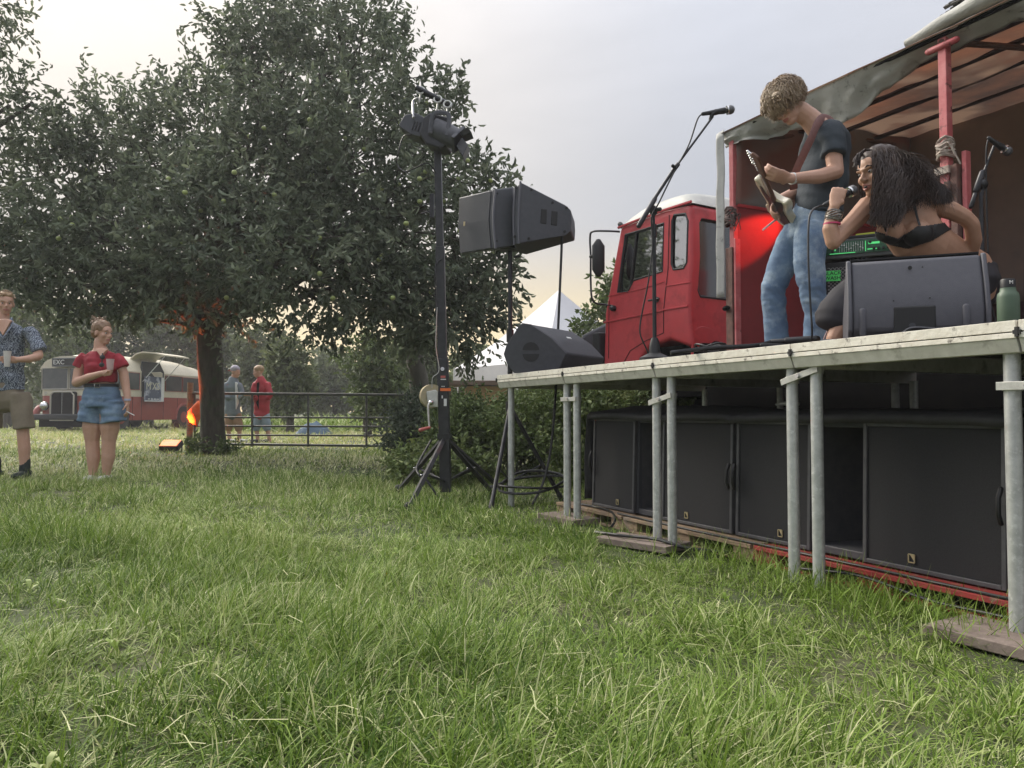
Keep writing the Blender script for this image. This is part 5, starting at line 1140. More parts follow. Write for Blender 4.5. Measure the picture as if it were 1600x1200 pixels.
for l in (5.35, 1.2):
    for w in (0.0, BW):
        s_ = -1 if w == 0 else 1; c = UP(l, w, 0.48)
        if w == 0 or True:
            g = G(); g.loft([c + bf * (0.03 * s_), c - bf * (0.25 * s_)], 0.47, seg=26); wh = obj("wheel", g, M_rubber, bus, smooth=True)
            g = G(); g.loft([c + bf * (0.035 * s_), c + bf * (0.06 * s_)], [0.24, 0.18], seg=20); obj("rim", g, M_mar, wh, smooth=True)
        g = G(); g.loft([c + bf * (0.02 * s_) + bs * (0.56 * math.cos(a)) + Z * (0.56 * math.sin(a)) for a in [math.pi * i / 12 for i in range(13)]], 0.05, seg=6); obj("wheel_arch", g, M_mar, bus, smooth=True)
# front face
RF = frame_of(bf, bs)
def fbox(w, z, sw, sz, nm, m, par=None, d=0.02, off=0.0, bev=0.02): g = G(); g.box(UP(-off, w, z), (sw, d, sz), RF); return obj(nm, g, m, par or bus, bevel=bev)
for w in (BW * 0.73, BW * 0.27):
    f = fbox(w, 1.93, 1.06, 0.78, "windscreen", M_busw, off=0.01); ring_ = G(); P_ = [UP(-0.025, w + a, 1.93 + b) for a, b in ((-.53, -.39), (.53, -.39), (.53, .39), (-.53, .39))]; ring_.loft(P_ + [P_[0]], 0.025, seg=6); obj("windscreen_frame", ring_, M_frame, f, smooth=True)
ds = fbox(BW / 2 + 0.1, 2.52, 0.95, 0.26, "destination_sign", M_ink, off=0.0, d=0.3); text_obj("sign_text", "EXC", 0.24, M_white, ds, UP(-0.155, BW / 2 + 0.32, 2.52), -bf, Z, 0.004)
P_ = [UP(-0.155, BW / 2 + 0.1 + a, 2.52 + b) for a, b in ((-.48, -.14), (.48, -.14), (.48, .14), (-.48, .14))]; g = G(); g.loft(P_ + [P_[0]], 0.02, seg=6); obj("sign_frame", g, mat("sign_frame", (0.1, 0.11, 0.12), 0.4), ds, smooth=True)
gr1 = fbox(BW * 0.55, 0.92, 0.95, 1.05, "radiator_grille", M_dark, off=0.08, d=0.2, bev=0.06)
P_ = [UP(-0.19, BW * 0.55 + a, 0.92 + b) for a, b in ((-.47, -.52), (-.47, .4), (-.35, .52), (.35, .52), (.47, .4), (.47, -.52))]; g = G(); g.loft(P_ + [P_[0]], 0.03, seg=6); obj("grille_frame", g, M_frame, gr1, smooth=True)
g = G(); g.loft([UP(-0.19, BW * 0.55, 0.4), UP(-0.19, BW * 0.55, 1.44)], 0.012, seg=6); obj("grille_bar", g, M_chrome, gr1)
for w in (BW * 0.86, BW * 0.16):
    g = G(); g.loft([UP(0.0, w, 0.92), UP(-0.12, w, 0.92)], [0.1, 0.17], seg=20, caps="round"); hl = obj("headlight", g, M_chrome, bus, smooth=True); g = G(); g.disc(UP(-0.14, w, 0.92), -bs, 0.14, t=0.03); obj("lens", g, mat("lamp_glass", (0.6, 0.62, 0.6), 0.15), hl, smooth=True)
fbox(BW * 0.5, 0.52, BW + 0.1, 0.22, "bumper", M_black, off=0.12, d=0.25, bev=0.05); fbox(BW * 0.5, 0.3, BW - 0.1, 0.3, "valance", M_dark, off=-0.1, d=0.3)
for w in (BW + 0.02,): g = G(); g.loft(smooth_path([UP(0.5, w, 0.9), UP(0.1, w + .03, 0.85), UP(-0.1, w + .03, 0.6), UP(-0.1, w, 0.4)], 4), 0.12, seg=10); obj("mudguard", g, M_mar, bus, smooth=True)
fbox(BW * 0.88, 1.4, 0.12, 0.1, "round_badge", M_frame, off=0.02)

# ------------------------------------------------------------------ far things: tents, shed, trailer, blue pile, parked van
M_tent = mat("tent_canvas", (0.62, 0.61, 0.62), 0.7, col2=(0.54, 0.53, 0.55), scale=0.7, bump=0.1, bscale=3)
ap = at(873, 453, 26); bz = 2.2; o = thing("pyramid_tent", "pale grey pyramid tent rising behind the left wedge monitor", "tent", V(ap.x, ap.y, 0))
hw = 2.7; cr = [V(ap.x + math.cos(a) * hw * 1.35, ap.y + math.sin(a) * hw * 1.35, bz) for a in (math.radians(-100), math.radians(-10), math.radians(80), math.radians(170))]
g = G(); 
for i in range(4):
    a, b = cr[i], cr[(i + 1) % 4]; nn_ = 10
    for q in range(nn_):
        pass
rows = []
for j in range(11):
    f = j / 10; row = []
    for i in range(4):
        a, b = cr[i], cr[(i + 1) % 4]
        for q in range(8):
            p = a.lerp(b, q / 8); r_ = ap.lerp(p, f); sag = 0.16 * math.sin(math.pi * f); r_.z -= sag; row.append(tuple(r_))
    rows.append(row)
for r_ in rows: g.v += r_
for j in range(10):
    for q in range(32): g.f.append((j * 32 + q, (j + 1) * 32 + q, (j + 1) * 32 + (q + 1) % 32, j * 32 + (q + 1) % 32))
obj("canopy", g, M_tent, o, smooth=True, angle=20)
for i in range(4):
    g = G(); g.loft([cr[i], V(cr[i].x, cr[i].y, 0)], 0.04, seg=8); obj("pole", g, M_white, o)
    g = G(); a, b = cr[i], cr[(i + 1) % 4]; g.add([a, b, V(b.x, b.y, 0), V(a.x, a.y, 0)], [(0, 1, 2, 3)]); ow = obj("side_wall", g, M_tent, o); ow.modifiers.new("t", "SOLIDIFY").thickness = 0.02
a2p = at(792, 520, 33); g = G(); q_ = 2.2; B4 = [V(a2p.x + q_ * math.cos(t), a2p.y + q_ * math.sin(t), 2.3) for t in (0.3, 1.9, 3.4, 5.0)]
g.add([a2p] + B4 + [V(p.x, p.y, 0) for p in B4], [(0, 1, 2), (0, 2, 3), (0, 3, 4), (0, 4, 1)] + [(1 + i, 5 + i, 5 + (i + 1) % 4, 1 + (i + 1) % 4) for i in range(4)])
tag(obj("far_tent", g, M_tent), "small white tent far away, glimpsed left of the speaker pole", "tent")
# straw-coloured shed with dark roof
sh = at(765, 605, 17); o = thing("wooden_shed", "low timber shed with a pale side and dark flat roof behind the bushes", "shed", V(sh.x, sh.y, 0))
g = G(); g.box(V(sh.x, sh.y, 0.63), (1.1, 1.0, 1.26)); obj("wall", g, mat("shed_pale", (0.55, 0.36, 0.2), 0.8, col2=(0.42, 0.28, 0.16), scale=3), o)
g = G(); g.box(V(sh.x - 0.1, sh.y, 1.33), (1.7, 1.4, 0.1)); obj("roof", g, mat("shed_roof", (0.2, 0.14, 0.11), 0.8), o, bevel=0.01)
for i in range(4): g = G(); g.box(V(sh.x - 0.62 - 0.13 * i, sh.y - 0.3, 0.62), (0.1, 0.03, 1.24)); obj("plank", g, M_board, o)
for i in range(9):
    if i == 0: o = thing("board_fence", "grey board fence seen under the second deck", "fence", at(860, 600, 12))
    c = at(826 + i * 13, 606, 12); g = G(); g.box(V(c.x, 12 + 0.02 * (i % 2), 0.52 + 0.01 * (i % 3)), (0.12, 0.02, 1.04)); obj("plank", g, M_board, o, bevel=0.003)
# dark vehicle shape behind the wedge
c = at(918, 540, 10.5); o = thing("covered_trailer", "dark covered trailer just left of the red cab's bumper", "trailer", V(c.x, c.y, 0))
g = G(); g.prism([V(c.x - 0.55, c.y, 0.5), V(c.x + 1.2, c.y, 0.5), V(c.x + 1.2, c.y, 1.95), V(c.x + 0.25, c.y, 1.93), V(c.x - 0.05, c.y, 1.78), V(c.x - 0.5, c.y, 1.2)], V(0.3, 1.5, 0)); obj("cover", g, M_cab, o, bevel=0.04, smooth=True)
for w in (0, 1.5): g = G(); g.loft([V(c.x + 0.3, c.y + w - .02, 0.3), V(c.x + 0.3, c.y + w + 0.15, 0.3)], 0.3, seg=18); obj("wheel", g, M_rubber, o, smooth=True)
# blue tarpaulin heap
c = at(491, 650, 24); g = G()
for i in range(15):
    for j in range(9):
        x = (i - 7) / 7; y = (j - 4) / 4; h = max(0, (1 - x * x)) * max(0, 1 - y * y); g.v.append((c.x + x * 0.5, c.y + y * 0.4, 0.02 + 0.36 * h ** 0.6 + 0.12 * noise.noise(V(x * 3, y * 3, 0)) * h))
for i in range(14):
    for j in range(8): g.f.append((i * 9 + j, (i + 1) * 9 + j, (i + 1) * 9 + j + 1, i * 9 + j + 1))
tag(obj("tarpaulin_heap", g, mat("blue_tarp", (0.06, 0.11, 0.16), 0.6, bump=0.4, bscale=8), smooth=True), "crumpled blue tarpaulin heap in the meadow behind the gate", "tarpaulin")
# ------------------------------------------------------------------ foliage
M_leaf = leaf_mat("apple_leaf", (0.06, 0.078, 0.05), (0.11, 0.135, 0.085), (0.2, 0.225, 0.145), trans=0.38, rough=0.5, under=1.5)
M_leaf2 = leaf_mat("far_leaf", (0.07, 0.09, 0.045), (0.11, 0.14, 0.06), (0.18, 0.2, 0.09), trans=0.3, rough=0.55, under=1.3)
M_leaf3 = leaf_mat("bush_leaf", (0.06, 0.085, 0.03), (0.115, 0.16, 0.05), (0.2, 0.23, 0.08), trans=0.25, rough=0.5, under=1.3)
def leaf_mesh(name, P, D, Ln, W, m, parent, tint, fold=0.25):
    n = len(P); D = D / np.linalg.norm(D, axis=1, keepdims=True)
    R_ = rng.normal(size=(n, 3)); R_[:, 2] *= 1.0; S = np.cross(D, R_); S /= np.linalg.norm(S, axis=1, keepdims=True) + 1e-9; Nn = np.cross(S, D)
    Ln = Ln[:, None]; W = W[:, None]
    co = np.stack([P, P + D * Ln * 0.28 + S * W * 0.45 + Nn * W * fold, P + D * Ln * 0.68 + S * W * 0.38 + Nn * (W * fold - Ln * .04), P + D * Ln - Nn * Ln * 0.18, P + D * Ln * 0.68 - S * W * 0.38 + Nn * (W * fold - Ln * .04), P + D * Ln * 0.28 - S * W * 0.45 + Nn * W * fold], 1).reshape(-1, 3)
    b = np.arange(n)[:, None] * 6; tri = (np.array([0, 1, 2, 0, 2, 3, 0, 3, 4, 0, 4, 5])[None, :] + b).ravel()
    me = np_mesh(name, co, tri, 3, m, np.repeat(tint, 6))
    off = wpos(parent); me.transform(Matrix.Translation(-off)); o = bpy.data.objects.new(name, me); COL.objects.link(o); o.parent = parent; kind(o, "stuff"); return o
def shoots(starts, dirs, length, nleaf, leafL, leafW, droop=0.25, tmu=0.4, curve=0.6):
    """leafy twigs: leaves set alternately along each, returning arrays"""
    n = len(starts); dirs = dirs / np.linalg.norm(dirs, axis=1, keepdims=True); length = length * rng.uniform(0.6, 1.3, n)
    bd = rng.normal(size=(n, 3)) * 0.35; bd[:, 2] -= droop * 0.3
    P = []; D = []; T = []
    cl = np.sin(starts[:, 0] * 2.3 + np.sin(starts[:, 2] * 3.1)) * np.sin(starts[:, 2] * 2.7 + starts[:, 1] * 1.3); tb = rng.normal(tmu, 0.13, n) + 0.16 * cl
    for k in range(nleaf):
        f = (k + 0.6) / nleaf; p = starts + dirs * (length * f)[:, None] + bd * (length * f * f * curve)[:, None] + rng.normal(0, 0.012, (n, 3))
        d = dirs * 0.55 + rng.normal(0, 0.55, (n, 3)); d[:, 2] -= droop
        P.append(p); D.append(d); T.append(tb + rng.normal(0, 0.1, n) + 0.12 * (f - 0.5))
    P = np.concatenate(P); D = np.concatenate(D); T = np.clip(np.concatenate(T), 0, 1); m_ = len(P)
    return P, D, leafL * rng.uniform(0.65, 1.25, m_), leafW * rng.uniform(0.7, 1.2, m_), T
def lobe_starts(lobes, n, shell=0.35):
    w = np.array([r[0] * r[1] * r[2] for c, r in lobes]) ** 0.75; w /= w.sum(); cnt = rng.multinomial(n, w); S = []; Dd = []
    for (c, r), k in zip(lobes, cnt):
        v = rng.normal(size=(k, 3)); v /= np.linalg.norm(v, axis=1, keepdims=True); rad = rng.uniform(shell ** 2, 1, k) ** 0.5
        # lumpy outline
        lump = 1 + 0.16 * np.sin(v[:, 0] * 5 + c[0] * 3) * np.sin(v[:, 2] * 6 + c[2]) + 0.1 * np.sin(v[:, 1] * 9 + v[:, 2] * 8)
        S.append(np.array(c)[None, :] + v * (rad * lump)[:, None] * np.array(r)[None, :]); Dd.append(v)
    return np.concatenate(S), np.concatenate(Dd)
def limb(g, a, b, r0, r1, wig=0.12, k=7):
    a = Vector(a); b = Vector(b); L_ = (b - a).length; pts = []
    for i in range(k + 1):
        f = i / k; p = a.lerp(b, f) + V(rnd.uniform(-1, 1), rnd.uniform(-1, 1), rnd.uniform(-.6, .6)) * wig * L_ * 0.35 * math.sin(math.pi * f) + Z * (0.12 * L_ * math.sin(math.pi * f)); pts.append(p)
    g.loft(pts, [r0 + (r1 - r0) * (i / k) ** 0.8 for i in range(k + 1)], seg=8, caps=True); return pts
def pl(px, py, rx, ry, Y, rY):
    c = at(px, py, Y); s = Y / 1200.0; return ((c.x, c.y, c.z), (rx * s, rY, ry * s))

# ---- the big apple tree
rng = np.random.default_rng(31)
tb_ = at_z(334, 706, 0.0); tb_ = V(at(334, 700, 13.3).x, 13.3, 0)
tree = thing("apple_tree", "big dense apple tree with a dark trunk, in the left half of the meadow edge", "tree", tb_)
g = G(); tt_ = V(at(328, 505, 13.3).x, 13.2, at(328, 505, 13.3).z)
pts = [tb_ - Z * 0.1, tb_ + V(0, 0, 0.12), tb_ + V(-0.02, 0, 0.5), tb_.lerp(tt_, 0.6) + V(0.02, 0, 0), tt_ + Z * 0.15]
g.loft(smooth_path(pts, 5), [0.34, 0.30, 0.26, 0.235, 0.222, 0.215, 0.21, 0.208, 0.205, 0.203, 0.2, 0.2, 0.2, 0.2, 0.2, 0.2, 0.2, 0.2, 0.2, 0.19, 0.18], seg=22)
me = mesh_of(g)
for v in me.vertices:
    nn_ = V(v.co.x - tb_.x, v.co.y - tb_.y, 0); v.co += nn_.normalized() * (0.025 * noise.noise(V(v.co.x * 7, v.co.y * 7, v.co.z * 1.6)) + 0.012 * noise.noise(V(v.co.x * 20, v.co.y * 20, v.co.z * 3)))
trunk = finish("trunk", me, M_bark, tree, smooth=True)
lobes = [pl(100, 300, 62, 105, 12.6, 1.3), pl(155, 245, 48, 95, 12.8, 1.2), pl(192, 250, 42, 95, 13, 1.2), pl(266, 235, 48, 110, 12.8, 1.2), pl(318, 225, 42, 100, 12.6, 1.2), pl(200, 400, 150, 100, 12.0, 1.9), pl(60, 400, 75, 85, 11.8, 1.4),
         pl(370, 370, 140, 130, 11.5, 1.9), pl(455, 140, 88, 150, 13, 1.7), pl(400, 60, 62, 60, 13, 1.2), pl(470, 20, 70, 45, 13.3, 1.3), pl(588, 110, 52, 75, 12.6, 1.2), pl(570, 30, 52, 60, 12.9, 1.1), pl(430, 280, 120, 130, 12.2, 1.9), pl(560, 270, 110, 140, 11.9, 1.9),
         pl(665, 190, 52, 75, 11.4, 1.1), pl(650, 380, 115, 130, 11.3, 1.7), pl(735, 320, 52, 65, 11.2, 1.0), pl(752, 425, 48, 70, 11.0, 1.0), pl(700, 490, 75, 58, 11.0, 1.2), pl(500, 430, 150, 88, 10.9, 1.7), pl(300, 455, 120, 55, 12.8, 1.6), pl(130, 450, 120, 55, 12.2, 1.6), pl(640, 470, 90, 70, 11.4, 1.3), pl(22, 345, 30, 36, 12.4, .8)]
g = G(); ends = []
for i, (c, r) in enumerate(lobes):
    j = tt_ + V(rnd.uniform(-.08, .08), rnd.uniform(-.08, .08), rnd.uniform(-0.35, 0.1)); p_ = limb(g, j, c, 0.085 if r[0] > 0.9 else 0.06, 0.02, 0.35, 9)
    for q in range(7):
        a_ = p_[3 + q % 6]; v = V(rnd.gauss(0, 1), rnd.gauss(0, 1), rnd.gauss(0.3, 0.8)).normalized(); limb(g, a_, Vector(c) + V(v.x * r[0], v.y * r[1], v.z * r[2]) * 0.85, 0.022, 0.006, 0.3, 5)
obj("limbs", g, M_bark, trunk, smooth=True)
g = G(); g.loft(smooth_path([at(320, 515, 13.0), at(307, 505, 12.9), at(300, 490, 12.9), at(296, 470, 13)], 4), [0.10 - 0.004 * i for i in range(13)], seg=10); g.loft(smooth_path([at(318, 520, 12.95), at(290, 507, 12.8), at(262, 503, 12.9), at(235, 500, 13)], 4), [0.045 - 0.002 * i for i in range(13)], seg=8)
g.ell(at(331, 502, 13.06), (0.07, 0.09, 0.075)); obj("low_limb", g, M_bark, trunk, smooth=True)
S, Dd = lobe_starts(lobes, 4700, 0.5)
d = Dd * 0.8 + rng.normal(0, 0.4, Dd.shape); d[:, 2] += 0.45
A1 = shoots(S, d, 0.42, 12, 0.118, 0.047, droop=0.35, tmu=0.5)
# upright water shoots along the top and loose sprays at the edges
tips = [(88, 175), (92, 205), (142, 140), (150, 158), (160, 170), (190, 148), (205, 162), (213, 205), (232, 125), (240, 150), (262, 110), (282, 118), (293, 105), (312, 98), (320, 106), (330, 150), (352, 62), (333, 50), (338, 78), (360, 20), (345, 130), (640, 95), (636, 20), (612, 10), (690, 112), (722, 108), (728, 125), (715, 150), (690, 165), (706, 195), (742, 235), (765, 255), (798, 272), (800, 300), (770, 290), (802, 400), (815, 430), (826, 465), (815, 485), (800, 470), (60, 215), (48, 205), (30, 222), (20, 212), (12, 262), (70, 245), (775, 500), (760, 530), (735, 560), (700, 575), (660, 560), (640, 545), (720, 590), (352, 30), (372, 8), (655, 140), (628, 60)]
st = []; dd = []; ln = []
for (x, y) in tips:
    Yt = 12.8 if x < 600 else 11.2; tip = at(x, y, Yt)
    near_ = min(lobes, key=lambda q: (Vector(q[0]) - tip).length / q[1][0]); c = Vector(near_[0]); up = 1.0 if y < 320 else -0.25
    for k in range(4):
        dr = (tip - c).normalized() * 0.5 + V(0, 0, up * 0.8) + V(rnd.gauss(0, .18), rnd.gauss(0, .25), rnd.gauss(0, .12)); dr.normalize(); L0 = rnd.uniform(0.35, 0.75); tp = tip + V(rnd.gauss(0, .05), rnd.gauss(0, .2), rnd.gauss(0, .05)) * (k > 0)
        st.append(tuple(tp - dr * L0)); dd.append(tuple(dr)); ln.append(L0)
A2 = shoots(np.array(st), np.array(dd), np.array(ln) / 0.95, 13, 0.12, 0.052, droop=0.1, tmu=0.5, curve=0.12)
# inner dark fill so that the crown is not see-through
S3, D3 = lobe_starts([(c, (r[0] * .8, r[1] * .8, r[2] * .8)) for c, r in lobes], 1000, 0.1); A3 = shoots(S3, D3 + rng.normal(0, .5, D3.shape), 0.5, 9, 0.14, 0.07, droop=0.4, tmu=0.42)
P_, D_, L_, W_, T_ = [np.concatenate([A1[i], A2[i], A3[i]]) for i in range(5)]
leaf_mesh("crown", P_, D_, L_, W_, M_leaf, tree, T_)
# small green apples
M_apple = mat("green_apple", (0.34, 0.4, 0.14), 0.4)
g = G(); g.ell((0, 0, 0), (0.036, 0.036, 0.032), seg=10, rings=7); ame = mesh_of(g); ame.materials.append(M_apple); ame.shade_smooth()
for i in range(150):
    k = rnd.randrange(len(S)); v = Vector(S[k]); 
    if v.y > 12.6: continue
    o = bpy.data.objects.new("apple", ame); COL.objects.link(o); o.parent = tree; o.location = v - tb_ + V(0, -0.22, -0.03)

def quick_tree(name, label, base, trunk_pts, rad, lobes, n, nl, leafL, leafW, m, seed, droop=0.3, group=None, shell=0.3, length=0.5, tmu=0.4, cat="tree", barkm=None, extra=None):
    global rng
    rng = np.random.default_rng(seed); t = thing(name, label, cat, base, 0, group)
    g = G(); P = smooth_path([Vector(base) - Z * 0.1] + trunk_pts, 4); g.loft(P, [rad * (1 - 0.45 * i / len(P)) for i in range(len(P))], seg=12); top = P[-1]
    for c, r in lobes: limb(g, top.lerp(P[len(P) // 2], rnd.random() * 0.8), c, rad * 0.4, rad * 0.12, 0.2, 5)
    obj("trunk", g, barkm or M_bark, t, smooth=True)
    S, Dd = lobe_starts(lobes, n, shell); d = Dd * 0.7 + rng.normal(0, .5, Dd.shape); d[:, 2] += 0.2
    A = shoots(S, d, length, nl, leafL, leafW, droop=droop, tmu=tmu)
    if extra:
        B = shoots(np.array([e[0] for e in extra]), np.array([e[1] for e in extra]), length * 1.5, nl + 3, leafL, leafW, droop=droop, tmu=tmu, curve=0.3); A = [np.concatenate([A[i], B[i]]) for i in range(5)]
    leaf_mesh("crown", *[A[i] for i in range(4)], m, t, A[4]); return t
# ---- tree off the left edge, its branch tips reaching in
b = V(-10.2, 11.5, 0)
quick_tree("plum_tree", "looser tree at the left edge, only its branch tips in the photo", b, [b + Z * 1.5, b + V(0.2, 0, 3.4)], 0.2,
           [pl(-75, 60, 75, 100, 11.5, 1.3), pl(-20, 10, 40, 30, 11.4, .7), pl(-10, 60, 30, 14, 11.4, .4), pl(0, 120, 50, 18, 11.2, .5), pl(15, 165, 40, 14, 11.2, .5), pl(-40, 170, 50, 60, 11.3, .9), pl(52, 160, 12, 8, 11.2, .3), pl(-70, 250, 60, 90, 11.5, 1.2), pl(20, 215, 45, 9, 11.2, .3)],
           480, 11, 0.105, 0.045, M_leaf, 41, length=0.42, droop=0.45, tmu=0.45)
# ---- trees beyond the meadow
bgt = [  # px, top py, base depth, half-width px, label
    (20, 440, 34, 95, "dark tree behind the bus front, leftmost of the far tree line"), (115, 470, 40, 85, "broad dark tree directly behind the vintage bus"),
    (235, 450, 42, 90, "tree standing behind the raised bus hatch"), (335, 470, 41, 66, "far tree half hidden behind the apple trunk"),
    (412, 495, 36, 52, "tree behind the two men talking at the gate"), (455, 530, 26, 42, "low tree with bushy foliage above the blue tarpaulin heap"),
    (575, 525, 21, 56, "rounded light green tree behind the right half of the gate"), (650, 520, 25, 52, "tree between the gate and the lighting stand"), (745, 545, 30, 40, "far tree glimpsed between the lighting stand and the tripod pole"),
    (930, 475, 15.5, 28, "small leafy tree beside the truck mirror"), (525, 545, 44, 55, "small distant tree on the bright horizon gap")]
for i, (px, py, Y, hw, lab) in enumerate(bgt):
    s = Y / 1200; c = at(px, py, Y); h = c.z; b = V(c.x, Y, 0); R = hw * s; r2 = random.Random(i + 50)
    lob = [((c.x + r2.uniform(-.55, .55) * R, Y + r2.uniform(-.5, .5) * R, h * (0.30 + 0.5 * r2.random())), (R * r2.uniform(.4, .6), R * .55, h * r2.uniform(.17, .24))) for _ in range(7)] + [((c.x, Y, h * 0.8), (R * .6, R * .6, h * .2))]
    if px > 900: lob = [pl(935, 500, 22, 22, Y, .4), pl(915, 520, 18, 14, Y, .4), pl(960, 470, 14, 45, Y, .4), pl(950, 440, 8, 20, Y, .2), pl(925, 560, 25, 30, Y, .5)]
    quick_tree("far_tree", lab, b, [b + Z * h * 0.3, b + V(0.1, 0, h * 0.55)], 0.035 * h + 0.04, lob, 800 if px < 900 else 260, 8, max(0.13, 0.0065 * Y), max(0.07, 0.0036 * Y), M_leaf2 if i % 3 else M_leaf3, 60 + i, group="trees beyond the meadow", shell=0.25, length=0.12 * R + .3, tmu=0.35 + 0.1 * (i % 3))
# bare thick trunk by the winch
b = V(at(655, 640, 13.6).x, 13.9, 0); g = G(); P = smooth_path([b, at(655, 600, 13.9), at(648, 560, 13.9), at(640, 500, 13.9), at(600, 440, 13.9)], 4); g.loft(P, [0.19 - 0.004 * i for i in range(len(P))], seg=14); tag(obj("tree_trunk", g, mat("grey_bark", (0.13, 0.12, 0.1), 0.9, col2=(0.07, 0.065, 0.055), scale=6, stretch=(1, 1, .3), bump=.8, bscale=14), smooth=True), "pale grey tree trunk rising behind the winch of the lighting stand", "tree")
# ---- far wood: a mass closing the horizon
rng = np.random.default_rng(90); far_ = thing("tmp", "x", "x", V(0, 0, 0)); 
lobw = [((x, 62 + 5 * math.sin(x), 1.6 + 1.3 * math.sin(x * .31) ** 2), (3.4, 2.5, 2.2 + 1.0 * math.sin(x * .23 + 1) ** 2)) for x in range(-52, 22, 3)]
S, Dd = lobe_starts(lobw, 5200, 0.2); A = shoots(S, Dd + rng.normal(0, .5, Dd.shape), 0.8, 5, 0.5, 0.3, tmu=0.4)
o = leaf_mesh("far_wood", *A[:4], M_leaf2, far_, A[4]); o.parent = None; bpy.data.objects.remove(far_)
# ---- maize rows beyond the gate
rng = np.random.default_rng(91); n = 2600; y = rng.uniform(27, 33, n); x = rng.uniform(-10.8, -3.2, n)
co_, tri, tt = blades(np.stack([x, y, np.zeros(n)], 1), rng.uniform(0.55, 0.95, n), 0.07, rng.uniform(0, 6.28, n), rng.uniform(.5, 1.8, n), np.clip(rng.normal(.55, .12, n), 0, 1))
o = bpy.data.objects.new("maize", np_mesh("maize", co_, tri, 3, M_grass, tt)); COL.objects.link(o); kind(o, "stuff")
# ---- hedge bushes between the gate and the stage, and on under the stage
def bush(lab, spec, n, seed, leafL=0.055, m=None, tmu=0.45, grp="bushes along the hedge"):
    global rng
    rng = np.random.default_rng(seed); lob = [pl(*q) for q in spec]; c = lob[0][0]; t = thing("bush", lab, "bush", (c[0], c[1], 0), 0, grp)
    g = G()
    for q in lob:
        for k in range(5): limb(g, (c[0] + rnd.uniform(-.2, .2), c[1], 0), (q[0][0] + rnd.uniform(-.7, .7) * q[1][0], q[0][1] + rnd.uniform(-.5, .5) * q[1][1], q[0][2] + rnd.uniform(-.3, .7) * q[1][2]), 0.012, 0.004, 0.2, 4)
    obj("stems", g, M_bark, t, smooth=True)
    S, Dd = lobe_starts(lob, n, 0.3); S = S[S[:, 2] > 0.0]; Dd = rng.normal(0, .6, S.shape); Dd[:, 2] += 0.5
    A = shoots(S, Dd, 0.22, 9, leafL, leafL * .55, droop=.2, tmu=tmu); leaf_mesh("foliage", *A[:4], m or M_leaf3, t, A[4])
bush("dark low bush left of the winch, at the gate's end", [(655, 660, 38, 45, 9.6, .6), (640, 690, 40, 25, 9.4, .5)], 700, 101, tmu=0.25, m=M_leaf)
bush("broad bush behind the lighting stand", [(735, 678, 58, 48, 8.8, .7), (715, 650, 35, 25, 9.0, .5), (700, 700, 40, 40, 8.6, .5)], 1500, 102, tmu=0.35)
bush("brighter bush behind the tripod and first stage leg", [(815, 675, 55, 50, 8.3, .7), (850, 645, 50, 28, 8.3, .5)], 1500, 103, tmu=0.55)
bush("bush seen between the left stage legs, above the subwoofer", [(880, 660, 50, 60, 7.7, .7), (930, 640, 50, 40, 7.6, .5), (905, 720, 40, 50, 7.3, .4)], 1500, 104, tmu=0.6)
bush("bush under the second stage deck, cut by the truck's shadow", [(980, 640, 45, 30, 8.6, .5), (1040, 632, 36, 24, 8.9, .5)], 900, 105, tmu=0.6)
# weeds and clumps at the tree and post feet
bush("tall weeds round the foot of the apple trunk", [(306, 700, 16, 14, 12.9, .2), (350, 704, 16, 10, 12.9, .2)], 70, 106, leafL=0.07, tmu=0.4, grp="weed clumps")
bush("weeds at the foot of the lighting stand, in front of the hedge", [(650, 735, 50, 24, 7.8, .4), (730, 730, 40, 24, 7.8, .4)], 320, 107, leafL=0.06, tmu=0.5, grp="weed clumps")
# long grass tufts at the stage legs
rng = np.random.default_rng(120); bs_ = []; 
for (x, y, n, r) in [(at_z(1160, 880, 0).x, at_z(1160, 880, 0).y, 500, .2), (at_z(1330, 930, 0).x, at_z(1330, 930, 0).y, 650, .2), (at_z(1230, 905, 0).x, at_z(1230, 905, 0).y, 350, .16), (at_z(910, 812, 0).x, at_z(910, 812, 0).y, 500, .25), (at_z(1500, 985, 0).x, at_z(1500, 985, 0).y, 300, .15), (at_z(1080, 850, 0).x, at_z(1080, 850, 0).y, 250, .2), (at_z(1420, 960, 0).x, at_z(1420, 960, 0).y, 450, .2), (at_z(640, 780, 0).x, at_z(640, 780, 0).y, 300, .35)]:
    bs_.append(np.stack([rng.normal(x, r, n), rng.normal(y, r, n), np.zeros(n)], 1))
B = np.concatenate(bs_); n = len(B); co_, tri, tt = blades(B, rng.uniform(.06, .17, n), 0.0042, rng.uniform(0, 6.28, n), rng.uniform(.2, 1.5, n), np.clip(rng.normal(.4, .16, n), 0, 1))
o = bpy.data.objects.new("tall_grass", np_mesh("tall_grass", co_, tri, 3, M_grass, tt)); COL.objects.link(o); kind(o, "stuff")
